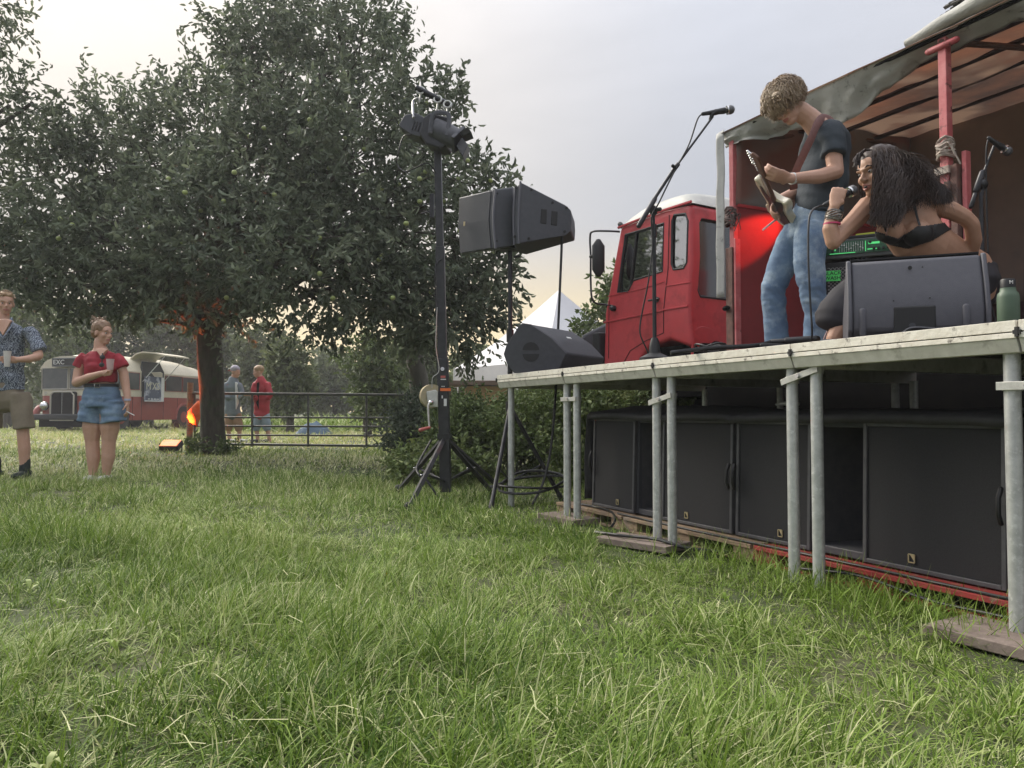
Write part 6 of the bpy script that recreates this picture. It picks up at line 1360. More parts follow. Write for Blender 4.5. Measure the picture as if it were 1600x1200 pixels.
# ------------------------------------------------------------------ people
def head(g, c, F, U, s=1.0, face=1.0, ears=True):
    F = Vector(F).normalized(); U = Vector(U); U = (U - F * U.dot(F)).normalized(); Rt = F.cross(U); M = Matrix(((F.x, Rt.x, U.x), (F.y, Rt.y, U.y), (F.z, Rt.z, U.z)))
    c = Vector(c)
    def P(f, r, u_): return c + M @ V(f * s, r * s, u_ * s)
    E = lambda f, r, u_, a, b, d, k=1.0: g.ell(P(f, r, u_), (a * s, b * s, d * s), M, seg=16, rings=12)
    E(-0.012, 0, 0.035, .098, .077, .088); E(.028, 0, -.035, .062, .060, .085); E(.052, 0, -.098, .032, .034, .024); E(.015, 0, -.075, .06, .054, .045); E(.052, 0, .03, .045, .06, .05)
    g.loft([P(.086, -.04, .016), P(.094, 0, .012), P(.086, .04, .016)], .009 * s, seg=8, caps="round")
    g.loft([P(.084, 0, .01), P(.097, 0, -.012), P(.110, 0, -.034), P(.100, 0, -.043)], [.008 * s, .009 * s, .012 * s, .011 * s], seg=8, caps="round")
    for r in (-1, 1):
        E(.098, .011 * r, -.04, .010, .009, .008); E(.06, .04 * r, -.028, .026, .024, .026)
        if ears: E(-.005, .078 * r, -.012, .018, .010, .031)
    g.loft([P(.080, -.024, -.067), P(.093, 0, -.064), P(.080, .024, -.067)], .008 * s, seg=8, caps="round"); g.loft([P(.078, -.02, -.078), P(.090, 0, -.078), P(.078, .02, -.078)], .0085 * s, seg=8, caps="round")
    return P, M
def face_bits(P, s, parent, browm, lipm=None, eyes=True, mouth_open=False):
    if eyes:
        g = G()
        for r in (-1, 1): g.ell(P(.081, .032 * r, -.003), (.0095 * s,) * 3, seg=10, rings=8)
        obj("eyes", g, M_eye, parent, smooth=True); g = G()
        for r in (-1, 1): g.ell(P(.0875, .032 * r, -.004), (.0065 * s,) * 3, seg=8, rings=6)
        obj("pupils", g, M_iris, parent, smooth=True)
    g = G()
    for r in (-1, 1): g.cap([P(.094, .014 * r, .017), P(.096, .032 * r, .024), P(.083, .05 * r, .018)], .004 * s, seg=6)
    obj("eyebrows", g, browm, parent, smooth=True)
    g = G(); z = .004 if mouth_open else 0
    g.cap([P(.083, -.022, -.070), P(.1, 0, -.066 + z), P(.083, .022, -.070)], .0055 * s, seg=6); g.cap([P(.083, -.02, -.074), P(.097, 0, -.077 - 2 * z), P(.083, .02, -.074)], .006 * s, seg=6); obj("lips", g, lipm or M_lip, parent, smooth=True)
    if mouth_open: g = G(); g.ell(P(.092, 0, -.072), (.008 * s, .014 * s, .008 * s)); obj("mouth", g, M_iris, parent, smooth=True)
def hand(g, W, D, Nn, curl=0.4, s=1.0, thumb=1, tcurl=0.3, spread=0.0, tdir=None, curls=None):
    """palm and five fingers: D towards the fingertips, Nn out of the palm, thumb=+1/-1 side"""
    W = Vector(W); D = Vector(D).normalized(); Nn = Vector(Nn); Nn = (Nn - D * Nn.dot(D)).normalized(); S = D.cross(Nn)
    g.loft([W - D * .01 * s, W + D * .02 * s, W + D * .055 * s, W + D * .088 * s], [.024 * s, .033 * s, .040 * s, .038 * s], [.019 * s, .016 * s, .015 * s, .012 * s], side=S, seg=12, caps="round")
    lens = (.066, .078, .083, .075)
    for i in range(4):
        o_ = (-.030, -.010, .010, .029)[i] * -thumb; ln = (.062, .075, .083, .076)[i]; b = W + D * (.080 + (.004, .01, .01, .006)[i]) * s + S * o_ * s; a = 0.15; dr = (D + S * (o_ * spread * 8)).normalized(); pts = [b]; c_ = curls[i] if curls else curl
        for k, f in enumerate((.45, .31, .24)):
            a += c_ * (0.8, 1.1, 0.8)[k]; dd = dr * math.cos(a) + Nn * math.sin(a); pts.append(pts[-1] + dd * ln * f * s)
        g.loft(pts, [.0095 * s, .0088 * s, .0082 * s, .007 * s], seg=8, caps="round", side=S)
    tb = W + D * .022 * s + S * thumb * .028 * s; t1 = (D * .55 + S * thumb * .8 + Nn * tcurl).normalized() if tdir is None else Vector(tdir).normalized(); p1 = tb + t1 * .038 * s; t2 = (t1 * .7 + D * .6 + Nn * tcurl * .8).normalized(); p2 = p1 + t2 * .03 * s; p3 = p2 + (t2 + Nn * tcurl).normalized() * .024 * s
    g.loft([tb, p1, p2, p3], [.014 * s, .0115 * s, .010 * s, .008 * s], seg=8, caps="round", side=Nn)
def wrink(amp, fx, fy, fz, seed=0.0, amp2=0.0, f2=30):
    def f(co, n): return n * (amp * noise.noise(V(co.x * fx + seed, co.y * fy, co.z * fz)) + (amp2 * noise.noise(co * f2) if amp2 else 0))
    return f
def strands(name, roots, fn, r, m, parent, seg=4, k=6):
    """hair locks: each root grows along fn(root, t)"""
    g = G()
    for i, rt_ in enumerate(roots):
        pts = [fn(rt_, j / k, i) for j in range(k + 1)]; rr = r * rnd.uniform(.6, 1.3); g.loft(pts, [rr * (1 - .55 * (j / k) ** 2) for j in range(k + 1)], [rr * .6 * (1 - .5 * (j / k) ** 2) for j in range(k + 1)], seg=seg, caps=True)
    return obj(name, g, m, parent, smooth=True, angle=80)
def fused(name, g, voxel, m, parent, it=4, disp=None, factor=.5): return finish(name, fuse(g, voxel, it, disp, factor), m, parent, smooth=True)
def T_(*p): return p
M_denim = mat("blue_denim", (0.17, 0.26, 0.38), 0.8, col2=(0.1, 0.16, 0.26), scale=7, detail=5, bump=0.35, bscale=300, col3=(0.34, 0.43, 0.51), scale3=6, amt3=(0.48, 0.66))
M_tee = mat("dark_tee", (0.018, 0.027, 0.035), 0.85, col2=(0.04, 0.052, 0.064), scale=5, bump=0.2, bscale=40)
M_blond = mat("blond_hair", (0.38, 0.28, 0.18), 0.5, col2=(0.22, 0.15, 0.09), scale=45, col3=(0.6, 0.48, 0.34), scale3=12, amt3=(.5, .7))
M_brownh = mat("dark_brown_hair", (0.03, 0.02, 0.017), 0.5, spec=0.3, col2=(0.055, 0.036, 0.028), scale=14, col3=(0.12, 0.075, 0.05), scale3=9, amt3=(.58, .75))

# ======== guitarist
YG_ = 4.6
def J(px, py, d=0.0): return at(px, py, YG_ + d)
foot = V(J(1250, 560).x, YG_, 1.0)
P0 = thing("person", "guitarist in dark t-shirt and blue jeans playing a cream guitar, head bowed", "person", foot)
g = G(); Fh = V(-.70, -.28, -.62); Hc = J(1229, 162); HP, HM = head(g, Hc, Fh, V(-.5, 0, .85), 1.0)
g.cap([J(1247, 172), J(1264, 184, .0), J(1284, 206, 0)], [.06, .062, .075], seg=14)
g.cap([J(1288, 215), J(1290, 260), J(1278, 325)], [.15, .12, .09], [.08, .08, .07], side=V(0, 1, 0))
g.cap([J(1298, 210, -.15), J(1302, 240, -.18), J(1306, 268, -.2)], [.058, .05, .045]); g.cap([J(1306, 268, -.2), J(1280, 276, -.24), J(1250, 278, -.29), J(1233, 279, -.32)], [.045, .043, .033, .027])
hand(g, J(1233, 279, -.32), V(-.9, -.3, .12), V(.1, .75, .5), s=1.05, thumb=1, tcurl=.1, curls=(.5, .55, .6, .55), tdir=V(-.55, -.15, .75))
g.cap([J(1272, 212, .15), J(1258, 262, .2), J(1246, 300, .16)], [.05, .045, .042]); g.cap([J(1246, 300, .16), J(1228, 308, .05), J(1214, 313, -.02)], [.04, .034, .026])
hand(g, J(1216, 312, -.02), V(-.5, -.2, -.8), V(.6, -.5, -.3), s=1.0, thumb=-1, curls=(.5, .6, .6, .5))
for (hx, kx, ax, dd) in (((1268, 365), (1270, 455), (1274, 552), -.1), ((1250, 365), (1210, 455), (1213, 552), .155)):
    g.cap([J(*hx, dd), J(*kx, dd), J(*ax, dd)], [.055, .04, .035])
b_ = fused("body", g, 0.0055, M_skin, P0, it=3)
face_bits(HP, 1.0, b_, M_blond)
# glasses
g = G()
for r in (-1, 1):
    c = HP(.099, .033 * r, -.004); ax1 = HM @ V(-.15 * 1, r * .0, 0); pts = [c + HM @ V(-abs(math.cos(t)) * .004, math.cos(t) * .023, math.sin(t) * .02) for t in [2 * math.pi * i / 14 for i in range(15)]]; g.loft(pts, .0017, seg=5)
    g.loft([HP(.095, .056 * r, .002), HP(.0, .08 * r, .004)], .0018, seg=5)
g.loft([HP(.101, -.01, .0), HP(.101, .01, .0)], .0017, seg=5); obj("glasses", g, M_ink, P0, smooth=True)
# tousled blond hair
g = G(); g.ell(HP(-.022, 0, .052), (.112, .096, .09), HM); g.ell(HP(.022, 0, .092), (.06, .075, .036), HM); g.ell(HP(-.07, 0, .0), (.06, .078, .07), HM); g.ell(HP(.03, -.06, .035), (.05, .03, .05), HM)
hair_ = fused("hair", g, 0.007, M_blond, P0, it=3, disp=lambda co, n: n * (.009 * noise.noise(co * 38) + .004 * noise.noise(co * 90)))
roots = []
for i in range(2600):
    th = rnd.uniform(0, 2 * math.pi); ph = math.acos(rnd.uniform(-.15, 1)); v = V(math.sin(ph) * math.cos(th), math.sin(ph) * math.sin(th), math.cos(ph)); roots.append((v, rnd.uniform(0, 6)))
def lock(rt_, t, i):
    v, s0 = rt_; base = HP(-.02 + v.x * .106, v.y * .09, .05 + v.z * .088); tang = V(.8 * (0.3 + v.x), v.y * .7 + .4 * math.sin(s0), -.45 - .5 * abs(v.y) + .35 * math.cos(s0 * 2)); tang = (tang - v * tang.dot(v)).normalized()
    L0 = .075; p = base + HM @ (tang * L0 * t + v * (.02 * math.sin(math.pi * min(t * 1.1, 1)) + .004)) + Vector((0, 0, -1)) * .02 * t * t; p += HM @ (V(math.sin(s0 + t * 7), math.cos(s0 * 2 + t * 6), math.sin(s0 * 3 + t * 5)) * .016 * t); return p
strands("hair_locks", roots, lock, .0026, M_blond, hair_)
def fringe(rt_, t, i):
    a, s0 = rt_; base = HP(.05, a, .108 - abs(a) * .4); p = base + HM @ V(.05 * t + .008, a * .3 * t, .012 * math.sin(3 * t) - .034 * t * t) + HM @ (V(math.sin(s0 + t * 6), math.cos(s0 + t * 7), math.sin(s0 * 2 + t * 8)) * .014 * t); return p
strands("fringe_curls", [(rnd.uniform(-.075, .075), rnd.uniform(0, 6)) for _ in range(300)], fringe, .0036, M_blond, hair_)
# t-shirt
g = G(); sdY = V(0, 1, 0)
g.loft([J(1283, 196), J(1287, 206), J(1290, 222), J(1288, 250), J(1285, 285), J(1281, 320), J(1278, 341)], [.085, .15, .185, .18, .168, .165, .168], [.055, .085, .122, .132, .136, .14, .145], side=sdY, seg=26, caps=True)
g.loft([J(1297, 206, -.12), J(1302, 222, -.17), J(1303, 243, -.19)], [.07, .07, .07], seg=16, caps=True); g.loft([J(1278, 208, .12), J(1270, 235, .17), J(1264, 248, .19)], [.072, .07, .068], seg=16, caps="round")
fused("t_shirt", g, 0.008, M_tee, P0, it=4, disp=lambda co, n: n * (.013 * noise.noise(V(co.x * 5, co.y * 5, co.z * 9)) + .006 * noise.noise(V(co.x * 16 + co.z * 12, co.y * 9, co.z * 14))))
# jeans
g = G()
g.loft([J(1273, 326), J(1270, 340), J(1264, 358)], [.14, .15, .16], [.115, .125, .13], side=sdY, seg=24, caps="round")
g.loft([J(1271, 356, -.09), J(1266, 375, -.11), J(1264, 410, -.12), J(1270, 450, -.13), J(1277, 490, -.12), J(1275, 525, -.1), J(1274, 556, -.1)], [.088, .088, .083, .076, .074, .077, .082], [.1, .098, .088, .076, .072, .075, .08], side=sdY, seg=20, caps=True)
g.loft([J(1252, 356, .08), J(1236, 380, .1), J(1220, 420, .12), J(1208, 452, .13), J(1211, 490, .15), J(1213, 525, .16), J(1213, 556, .17)], [.088, .086, .08, .075, .071, .075, .08], [.095, .093, .086, .077, .071, .074, .078], side=sdY, seg=20, caps=True)
def jean(co, n):
    kn = math.exp(-((co.z - 1.42) / .13) ** 2) + .7 * math.exp(-((co.z - 1.08) / .12) ** 2) + .4
    return n * (.006 * kn * noise.noise(V(co.x * 9, co.y * 6, co.z * 26 + co.x * 26)) + .006 * noise.noise(V(co.x * 8, co.y * 8, co.z * 3)) + .003 * kn * noise.noise(V(co.x * 18, co.y * 14, co.z * 46)))
fused("jeans", g, 0.008, M_denim, P0, it=3, disp=jean)
g = G()
for (x, d_) in ((1268, -.1), (1206, .17)): f = J(x, 560, d_); f.z = 1.05; g.cap([f + V(.06, 0, 0), f + V(-.12, 0, -.01)], [.05, .045], [.045, .03], side=sdY)
obj("shoes", g, M_ink, P0, smooth=True)
g = G(); g.loft([J(1240, 279, -.30), J(1236.5, 279, -.308)], .033, seg=16); obj("wristband", g, M_white, P0, smooth=True)
# strap and guitar
o = thing("electric_guitar", "cream electric guitar with a brown headstock and chrome tuners", "guitar", J(1222, 320, .02))
Hd, Bd = J(1190, 252, -.40), J(1230, 350, .14); ga = (Hd - Bd).normalized(); gn = V(-.67, -.7, .1); gn = (gn - ga * gn.dot(ga)).normalized(); gs = ga.cross(gn)
def GP_(a, s_, n=0.0): return Bd + ga * a + gs * s_ + gn * n
out2 = [(-.02, 0), (-.005, .08), (.04, .13), (.1, .15), (.15, .135), (.2, .105), (.24, .105), (.29, .13), (.34, .145), (.375, .13), (.36, .10), (.335, .05), (.33, .0), (.325, -.05), (.355, -.09), (.42, -.115), (.415, -.15), (.35, -.155), (.28, -.135), (.225, -.11), (.17, -.115), (.12, -.15), (.06, -.155), (.01, -.11), (-.012, -.05)]
g = G(); g.prism([GP_(a, s_ * .9, -.022) for a, s_ in out2], gn * .045); obj("guitar_body", g, mat("cream_lacquer", (0.6, 0.56, 0.42), 0.25, coat=.5), o, smooth=True, bevel=.01)
g = G(); g.prism([GP_(a * .8 + .05, s_ * .6, .0235) for a, s_ in out2], gn * .003); obj("pickguard", g, mat("black_pickguard", (0.03, .03, .03), .3), o)
M_neck = mat("rosewood", (0.12, 0.05, 0.03), 0.5, col2=(0.17, .08, .05), scale=20, stretch=(1, 1, 5)); gl = (Hd - Bd).length
g = G(); g.loft([GP_(.3, 0, .02), GP_(gl - .1, 0, .02)], [.028, .022], [.014, .011], side=gs, seg=10); obj("neck", g, M_neck, o, smooth=True)
g = G(); g.prism([GP_(gl - .1, -.022, .012), GP_(gl - .06, -.035, .012), GP_(gl + .06, -.045, .012), GP_(gl + .09, -.02, .012), GP_(gl + .08, .02, .012), GP_(gl + .02, .03, .012), GP_(gl - .06, .022, .012), GP_(gl - .1, .02, .012)], gn * .014); obj("headstock", g, M_neck, o, bevel=.003)
for i in range(6): g = G(); a = gl - .05 + i * .022; q = -.045; g.cap([GP_(a, q, .018), GP_(a, q - .022, .018)], .005, seg=8); g.ell(GP_(a, q - .026, .018), (.008, .008, .008), seg=8, rings=6); g.cap([GP_(a, -.01, .03), GP_(a, -.01, .036)], .004, seg=6); obj("tuner", g, M_chrome, o, smooth=True)
g = G()
for i in range(6): g.loft([GP_(.08, -.02 + i * .008, .034), GP_(gl - .03, -.012 + i * .005, .036)], .0007, seg=4)
obj("strings", g, M_chrome, o)
g = G(); g.prism([J(1214, 344, .1), J(1192, 361, .0), J(1191, 359, .0), J(1213, 341, .1)], V(0, .004, .002)); obj("whammy_bar", g, M_white, o)
g = G(); sp = smooth_path([J(1240, 296, -.12), J(1243, 270, -.17), J(1256, 240, -.19), J(1268, 215, -.19), J(1277, 194, -.14), J(1288, 184, -.05), J(1305, 192, .05), J(1318, 225, .04)], 6); g.loft(sp, .027, .004, side=V(.8, .0, .5), seg=8); obj("strap", g, mat("strap_brown", (0.2, 0.085, 0.075), 0.6, col2=(0.16, .07, .06), scale=30), o, smooth=True)

# ======== singer
YS = 3.62
def S_(px, py, d=0.0): return at(px, py, YS + d)
P1_ = thing("person", "singer with long dark wavy hair leaning forward with a microphone, in a black bralette", "person", V(S_(1480, 500).x, YS + .2, 1.0))
g = G(); Hc = S_(1373, 269, 0); HP, HM = head(g, Hc, V(-.93, -.30, -.12), V(-.12, 0, 1), .98)
g.cap([S_(1382, 288), S_(1396, 308, .02), S_(1410, 326, .03)], [.058, .052, .065], seg=14)
sx = V(1, 0, 0)
g.loft([S_(1410, 318, .04), S_(1412, 330, .03), S_(1418, 348, .02), S_(1430, 368, .03), S_(1452, 385, .07), S_(1480, 402, .16), S_(1504, 428, .25), S_(1510, 450, .27)], [.11, .15, .145, .13, .115, .11, .15, .16], [.06, .075, .09, .095, .095, .09, .11, .12], side=[V(1, .1, .1), V(1, .1, .1), V(1, .1, .25), V(.9, 0, .45), V(.7, 0, .7), V(.7, 0, .7), V(.8, 0, .5), V(1, 0, 0)], seg=24, caps="round")
g.loft([S_(1358, 322, .02), S_(1385, 318, .03), S_(1412, 316, .05), S_(1440, 316, .05), S_(1464, 322, .03)], [.045, .05, .055, .05, .047], seg=12, caps="round")
g.ell(S_(1391, 361, -.055), (.062, .055, .06)); g.ell(S_(1434, 364, -.06), (.064, .055, .06))
g.cap([S_(1356, 322, .02), S_(1335, 345, -.03), S_(1311, 368, -.08), S_(1302, 378, -.1)], [.05, .044, .037, .035]); g.cap([S_(1302, 379, -.1), S_(1297, 358, -.1), S_(1300, 336, -.1), S_(1303, 324, -.1)], [.035, .036, .027, .024])
hw_ = S_(1303, 322, -.1); md = (S_(1334, 296, -.12) - S_(1290, 320, -.12)).normalized()
hand(g, hw_ + V(0, -.01, 0), V(.32, .12, .95), V(.35, .9, -.1), s=.92, thumb=-1, tcurl=.5, curls=(.95, 1.0, 1.0, 1.0), tdir=V(-.1, .3, .9))
g.cap([S_(1466, 322, .03), S_(1488, 330, .02), S_(1508, 340, .02), S_(1518, 350, .03)], [.048, .043, .038, .036]); g.cap([S_(1518, 350, .03), S_(1522, 375, .08), S_(1518, 398, .14), S_(1512, 415, .2)], [.036, .036, .028, .024])
hand(g, S_(1512, 415, .2), V(-.3, .3, -.9), V(-.8, .2, .2), s=.9, thumb=-1)
g.cap([S_(1510, 450, .25), S_(1400, 440, .1), S_(1345, 452, .05)], [.09, .075, .06]); g.cap([S_(1345, 452, .05), S_(1318, 500, -.02), S_(1303, 530, -.04), S_(1298, 560, -.04)], [.055, .052, .036, .03])
g.cap([S_(1298, 562, -.04), S_(1280, 568, -.06)], [.034, .022], [.03, .02], side=V(0, 1, 0))
g.cap([S_(1515, 450, .3), S_(1470, 500, .35), S_(1500, 560, .5)], [.09, .06, .04])
b_ = fused("body", g, 0.0048, M_skin2, P1_, it=3); face_bits(HP, .98, b_, M_brownh, mouth_open=True)
# bralette: a close layer over the bust, cut along its neckline and lower edge
g = G(); g.loft([S_(1412, 330, .03), S_(1418, 348, .02), S_(1430, 368, .03), S_(1452, 385, .07), S_(1480, 402, .16)], [.15, .149, .135, .12, .114], [.078, .095, .10, .10, .094], side=[V(1, .1, .1), V(1, .1, .25), V(.9, 0, .45), V(.7, 0, .7), V(.7, 0, .7)], seg=24, caps="round")
g.ell(S_(1391, 361, -.055), (.068, .062, .066)); g.ell(S_(1434, 364, -.06), (.070, .062, .066))
me = fuse(g, .0045, 3); bm = bmesh.new(); bm.from_mesh(me); kill = []
for f_ in bm.faces:
    x_, y_ = pix(f_.calc_center_median()); 
    tp = np.interp(x_, [1365, 1380, 1404, 1434, 1452, 1484], [362, 365, 374, 353, 352, 347]); bt = np.interp(x_, [1365, 1391, 1419, 1457, 1488], [372, 383, 389, 376, 356])
    if y_ < tp or y_ > bt: kill.append(f_)
bmesh.ops.delete(bm, geom=kill, context="FACES"); bm.to_mesh(me); bm.free(); br = finish("bralette", me, M_ink, P1_, smooth=True); br.modifiers.new("t", "SOLIDIFY").thickness = .003
g = G(); g.loft(smooth_path([S_(1437, 352, -.125), S_(1432, 335, -.085), S_(1429, 318, -.03), S_(1430, 308, .04)], 4), .006, .002, side=sx, seg=6); g.loft(smooth_path([S_(1385, 362, -.12), S_(1376, 340, -.08), S_(1374, 322, -.03), S_(1378, 312, .03)], 4), .006, .002, side=sx, seg=6); obj("straps", g, M_ink, P1_, smooth=True)
g = G(); g.loft(smooth_path([S_(1386, 312, -.06), S_(1396, 330, -.085), S_(1390, 350, -.11), S_(1384, 368, -.13)], 5), .0028, seg=5); g.ell(S_(1398, 330, -.09), (.008, .006, .014)); obj("necklace", g, mat("necklace", (0.14, .05, .03), .5), P1_, smooth=True)
g = G()
for i in range(7): g.loft([S_(1302 + .3 * i, 345 - i * 2.3, -.1) + V(math.cos(t) * .037, math.sin(t) * .036, .006 * math.sin(t * 2 + i)) for t in [2 * math.pi * k / 14 for k in range(15)]], .0034, seg=5)
obj("bracelets", g, mat("silver_beads", (.35, .33, .3), .35, .8, col2=(.12, .11, .1), scale=120), P1_, smooth=True)
g = G(); g.loft([S_(1300, 349, -.1), S_(1300, 351.5, -.1)], .038, seg=16); obj("pink_wristband", g, mat("pink_band", (.55, .05, .14), .6), P1_, smooth=True)
# trousers
g = G(); g.cap([S_(1512, 438, .27), S_(1450, 440, .16), S_(1400, 440, .1), S_(1345, 450, .05)], [.15, .12, .1, .085]); g.loft([S_(1345, 450, .05), S_(1325, 470, .02), S_(1311, 488, 0), S_(1308, 497, -.01)], [.085, .095, .105, .11], [.08, .07, .07, .07], side=V(1, 0, .3), seg=18, caps="round"); g.cap([S_(1520, 450, .3), S_(1475, 500, .36), S_(1500, 560, .5)], [.13, .09, .08])
fused("trousers", g, .008, mat("black_trousers", (.022, .02, .024), .8), P1_, it=3, disp=wrink(.014, 9, 9, 12, 3))
# hair: long and wavy, falling forward and down over the shoulder
g = G(); g.ell(HP(-.022, 0, .04), (.108, .094, .093), HM); g.ell(HP(-.07, 0, -.03), (.075, .088, .09), HM)
me = fuse(g, .007, 3, lambda co, n: n * .006 * noise.noise(co * 40)); hair_ = finish("hair", me, M_brownh, P1_, smooth=True)
tg = []
for i in range(4600):
    th = rnd.uniform(-math.pi, math.pi); ph = math.acos(rnd.uniform(-.25, 1)); v = V(math.sin(ph) * math.cos(th), math.sin(ph) * math.sin(th), math.cos(ph))
    if v.x > .62 and v.z < .75: continue
    tg.append((v, rnd.random(), rnd.uniform(0, 6.28), rnd.random()))
def slock(rt_, t, i):
    v, a, s0, b = rt_; base = HP(-.02 + v.x * .104, v.y * .09, .042 + v.z * .088)
    # end zones: forward curls by the chin, middle mass, and a long sweep over the far shoulder
    cl = round(v.x * 5) + round(v.y * 5) * 1.7 + round(v.z * 6) * 2.3 + .25 * s0
    side_ = v.y   # +: away from or towards the viewer
    ex = 1352 + 118 * (0.5 - 0.5 * v.x) * (.35 + .65 * a) ; ey = 322 + 34 * b - 22 * max(0, (ex - 1415) / 60.0)
    ey = float(np.interp(ex, [1350, 1395, 1412, 1440, 1482], [350, 352, 330, 318, 312])) - 34 * b * b
    end = S_(ex, ey, (-.15 if HM.col[1].y * v.y < 0 else .10) + .05 * (a - .5))
    mid_ = (base + end) / 2 + HM @ (v * .03) + V(.02, (-.05 if HM.col[1].y * v.y < 0 else .05), .02)
    p = base * (1 - t) ** 2 + mid_ * 2 * t * (1 - t) + end * t * t
    return p + V(math.sin(cl * 5 + t * 12), math.cos(cl * 7 + t * 11), math.sin(cl * 9 + t * 10)) * (.003 + .013 * t)
strands("wavy_locks", tg, slock, .0022, M_brownh, hair_, k=10, seg=3)
def stray(rt_, t, i):
    a, s0, b, c_ = rt_; p0 = S_(1362 + 60 * a, 228 + 22 * a * a, .05 * (b - .5)); p1 = S_(1420 + 50 * b, 235 + 40 * c_, .1 * (b - .5)); p2 = S_(1390 + 110 * b, 325 + 30 * c_ - 25 * b, -.1 + .1 * c_); p = p0 * (1 - t) ** 2 + p1 * 2 * t * (1 - t) + p2 * t * t
    return p + V(math.sin(s0 + t * 8), math.cos(s0 * 1.7 + t * 7), math.sin(s0 * 2.3 + t * 9)) * (.003 + .02 * t)
strands("stray_locks", [(rnd.random(), rnd.uniform(0, 6.28), rnd.random(), rnd.random()) for _ in range(150)], stray, .0016, M_brownh, hair_, k=12, seg=3)
def sweep(rt_, t, i):
    a, s0, b, c_ = rt_; p0 = S_(1395 + 30 * a, 240 + 20 * a * a, .03 * (b - .5) * 4 - .03); p1 = S_(1452 + 10 * b, 262 + 25 * b, -.02); p2 = S_(1462 + 26 * b, 300 + 18 * c_, -.06 + .06 * b); p = p0 * (1 - t) ** 2 + p1 * 2 * t * (1 - t) + p2 * t * t
    return p + V(math.sin(s0 + t * 9), math.cos(s0 * 1.7 + t * 8), math.sin(s0 * 2.3 + t * 10)) * (.003 + .008 * t)
strands("swept_locks", [(rnd.random(), rnd.uniform(0, 6.28), rnd.random(), rnd.random()) for _ in range(900)], sweep, .0022, M_brownh, hair_, k=9, seg=3)
def fly(rt_, t, i):
    a, s0, b, c_ = rt_; p0 = HP(.05 + .04 * a, (-.03 if b < .5 else .03), .10); p1 = S_(1338 + 6 * a, 232 + 8 * b, -.05); p2 = S_(1333 + 10 * a, 250 + 14 * c_, -.08); p = p0 * (1 - t) ** 2 + p1 * 2 * t * (1 - t) + p2 * t * t; return p + V(math.sin(s0 + t * 5), 0, math.cos(s0 + t * 6)) * .004
strands("loose_fringe", [(rnd.random(), rnd.uniform(0, 6.28), rnd.random(), rnd.random()) for _ in range(36)], fly, .0035, M_brownh, hair_, k=8)
o5 = thing("microphone", "handheld microphone gripped before the singer's mouth", "microphone", S_(1310, 308, -.1)); mh = S_(1332, 298, -.06); mtl = S_(1289, 320, -.085); mic(o5, mh, mtl)
cable("cable", [S_(1289, 320, -.07), S_(1280, 322, -.08), S_(1270, 328, -.1), S_(1264, 345, -.12), S_(1263, 400, -.14), S_(1266, 470, -.15), S_(1269, 520, -.16), S_(1266, 545, -.1)], 0.0048, "black microphone cable hanging from the singer's hand across the jeans", k=6)

# ======== the two people watching at left
def stander(name, label, Y0, px, hh, parts_fn): pass
YM = 8.25
def M_(px, py, d=0.0): return at(px, py, YM + d)
PM = thing("person", "fair-haired man in a dark patterned short-sleeved shirt and khaki shorts, at the left edge", "person", V(M_(18, 740).x, YM, 0))
g = G(); HP, HM = head(g, M_(8, 474), V(.62, -.75, -.05), V(0, 0, 1), 1.02)
g.cap([M_(4, 490), M_(3, 512)], [.066, .075]); g.cap([M_(4, 520), M_(4, 590)], [.17, .15], [.1, .1], side=V(1, 0, 0))
g.cap([M_(48, 520, 0), M_(58, 545, -.03), M_(60, 556, -.08)], [.055, .05, .048]); g.cap([M_(60, 557, -.08), M_(45, 561, -.18), M_(28, 562, -.24)], [.046, .042, .03])
hand(g, M_(28, 562, -.24), V(-1, -.15, 0), V(0, -.9, -.1), s=1.05, thumb=-1, curls=(.45, .4, .35, .3), tdir=V(-.7, -.5, .5))
g.cap([M_(-42, 520, 0), M_(-52, 545, -.03), M_(-52, 558, -.08)], [.055, .05, .048]); g.cap([M_(-52, 558, -.08), M_(-30, 566, -.2), M_(-10, 568, -.26)], [.046, .042, .03])
g.cap([M_(22, 615), M_(35, 665), M_(38, 700), M_(38, 735)], [.075, .062, .062, .04]); g.cap([M_(-8, 615), M_(-13, 665), M_(-10, 700), M_(-8, 735)], [.075, .062, .062, .04])
b_ = fused("body", g, .008, M_skin, PM, it=3); face_bits(HP, 1.0, b_, M_blond)
M_fair = mat("fair_hair", (.42, .28, .16), .5, col2=(.3, .19, .1), scale=30)
g = G(); g.ell(HP(-.025, 0, .05), (.1, .084, .082), HM); g.ell(HP(.02, 0, .088), (.07, .068, .04), HM); hh_ = fused("hair", g, .008, M_fair, PM, it=2, disp=lambda co, n: n * .008 * noise.noise(co * 40))
strands("short_locks", [(V(math.cos(a) * math.sin(p), math.sin(a) * math.sin(p), math.cos(p)), 0) for a, p in [(rnd.uniform(0, 6.28), rnd.uniform(0, 1.4)) for _ in range(160)]], lambda r_, t, i: HP(-.02 + r_[0].x * (.1 + .012 * t) + .03 * t, r_[0].y * (.086 + .01 * t), .052 + r_[0].z * (.085 + .014 * t) - .01 * t * t), .005, M_fair, hh_, k=3)
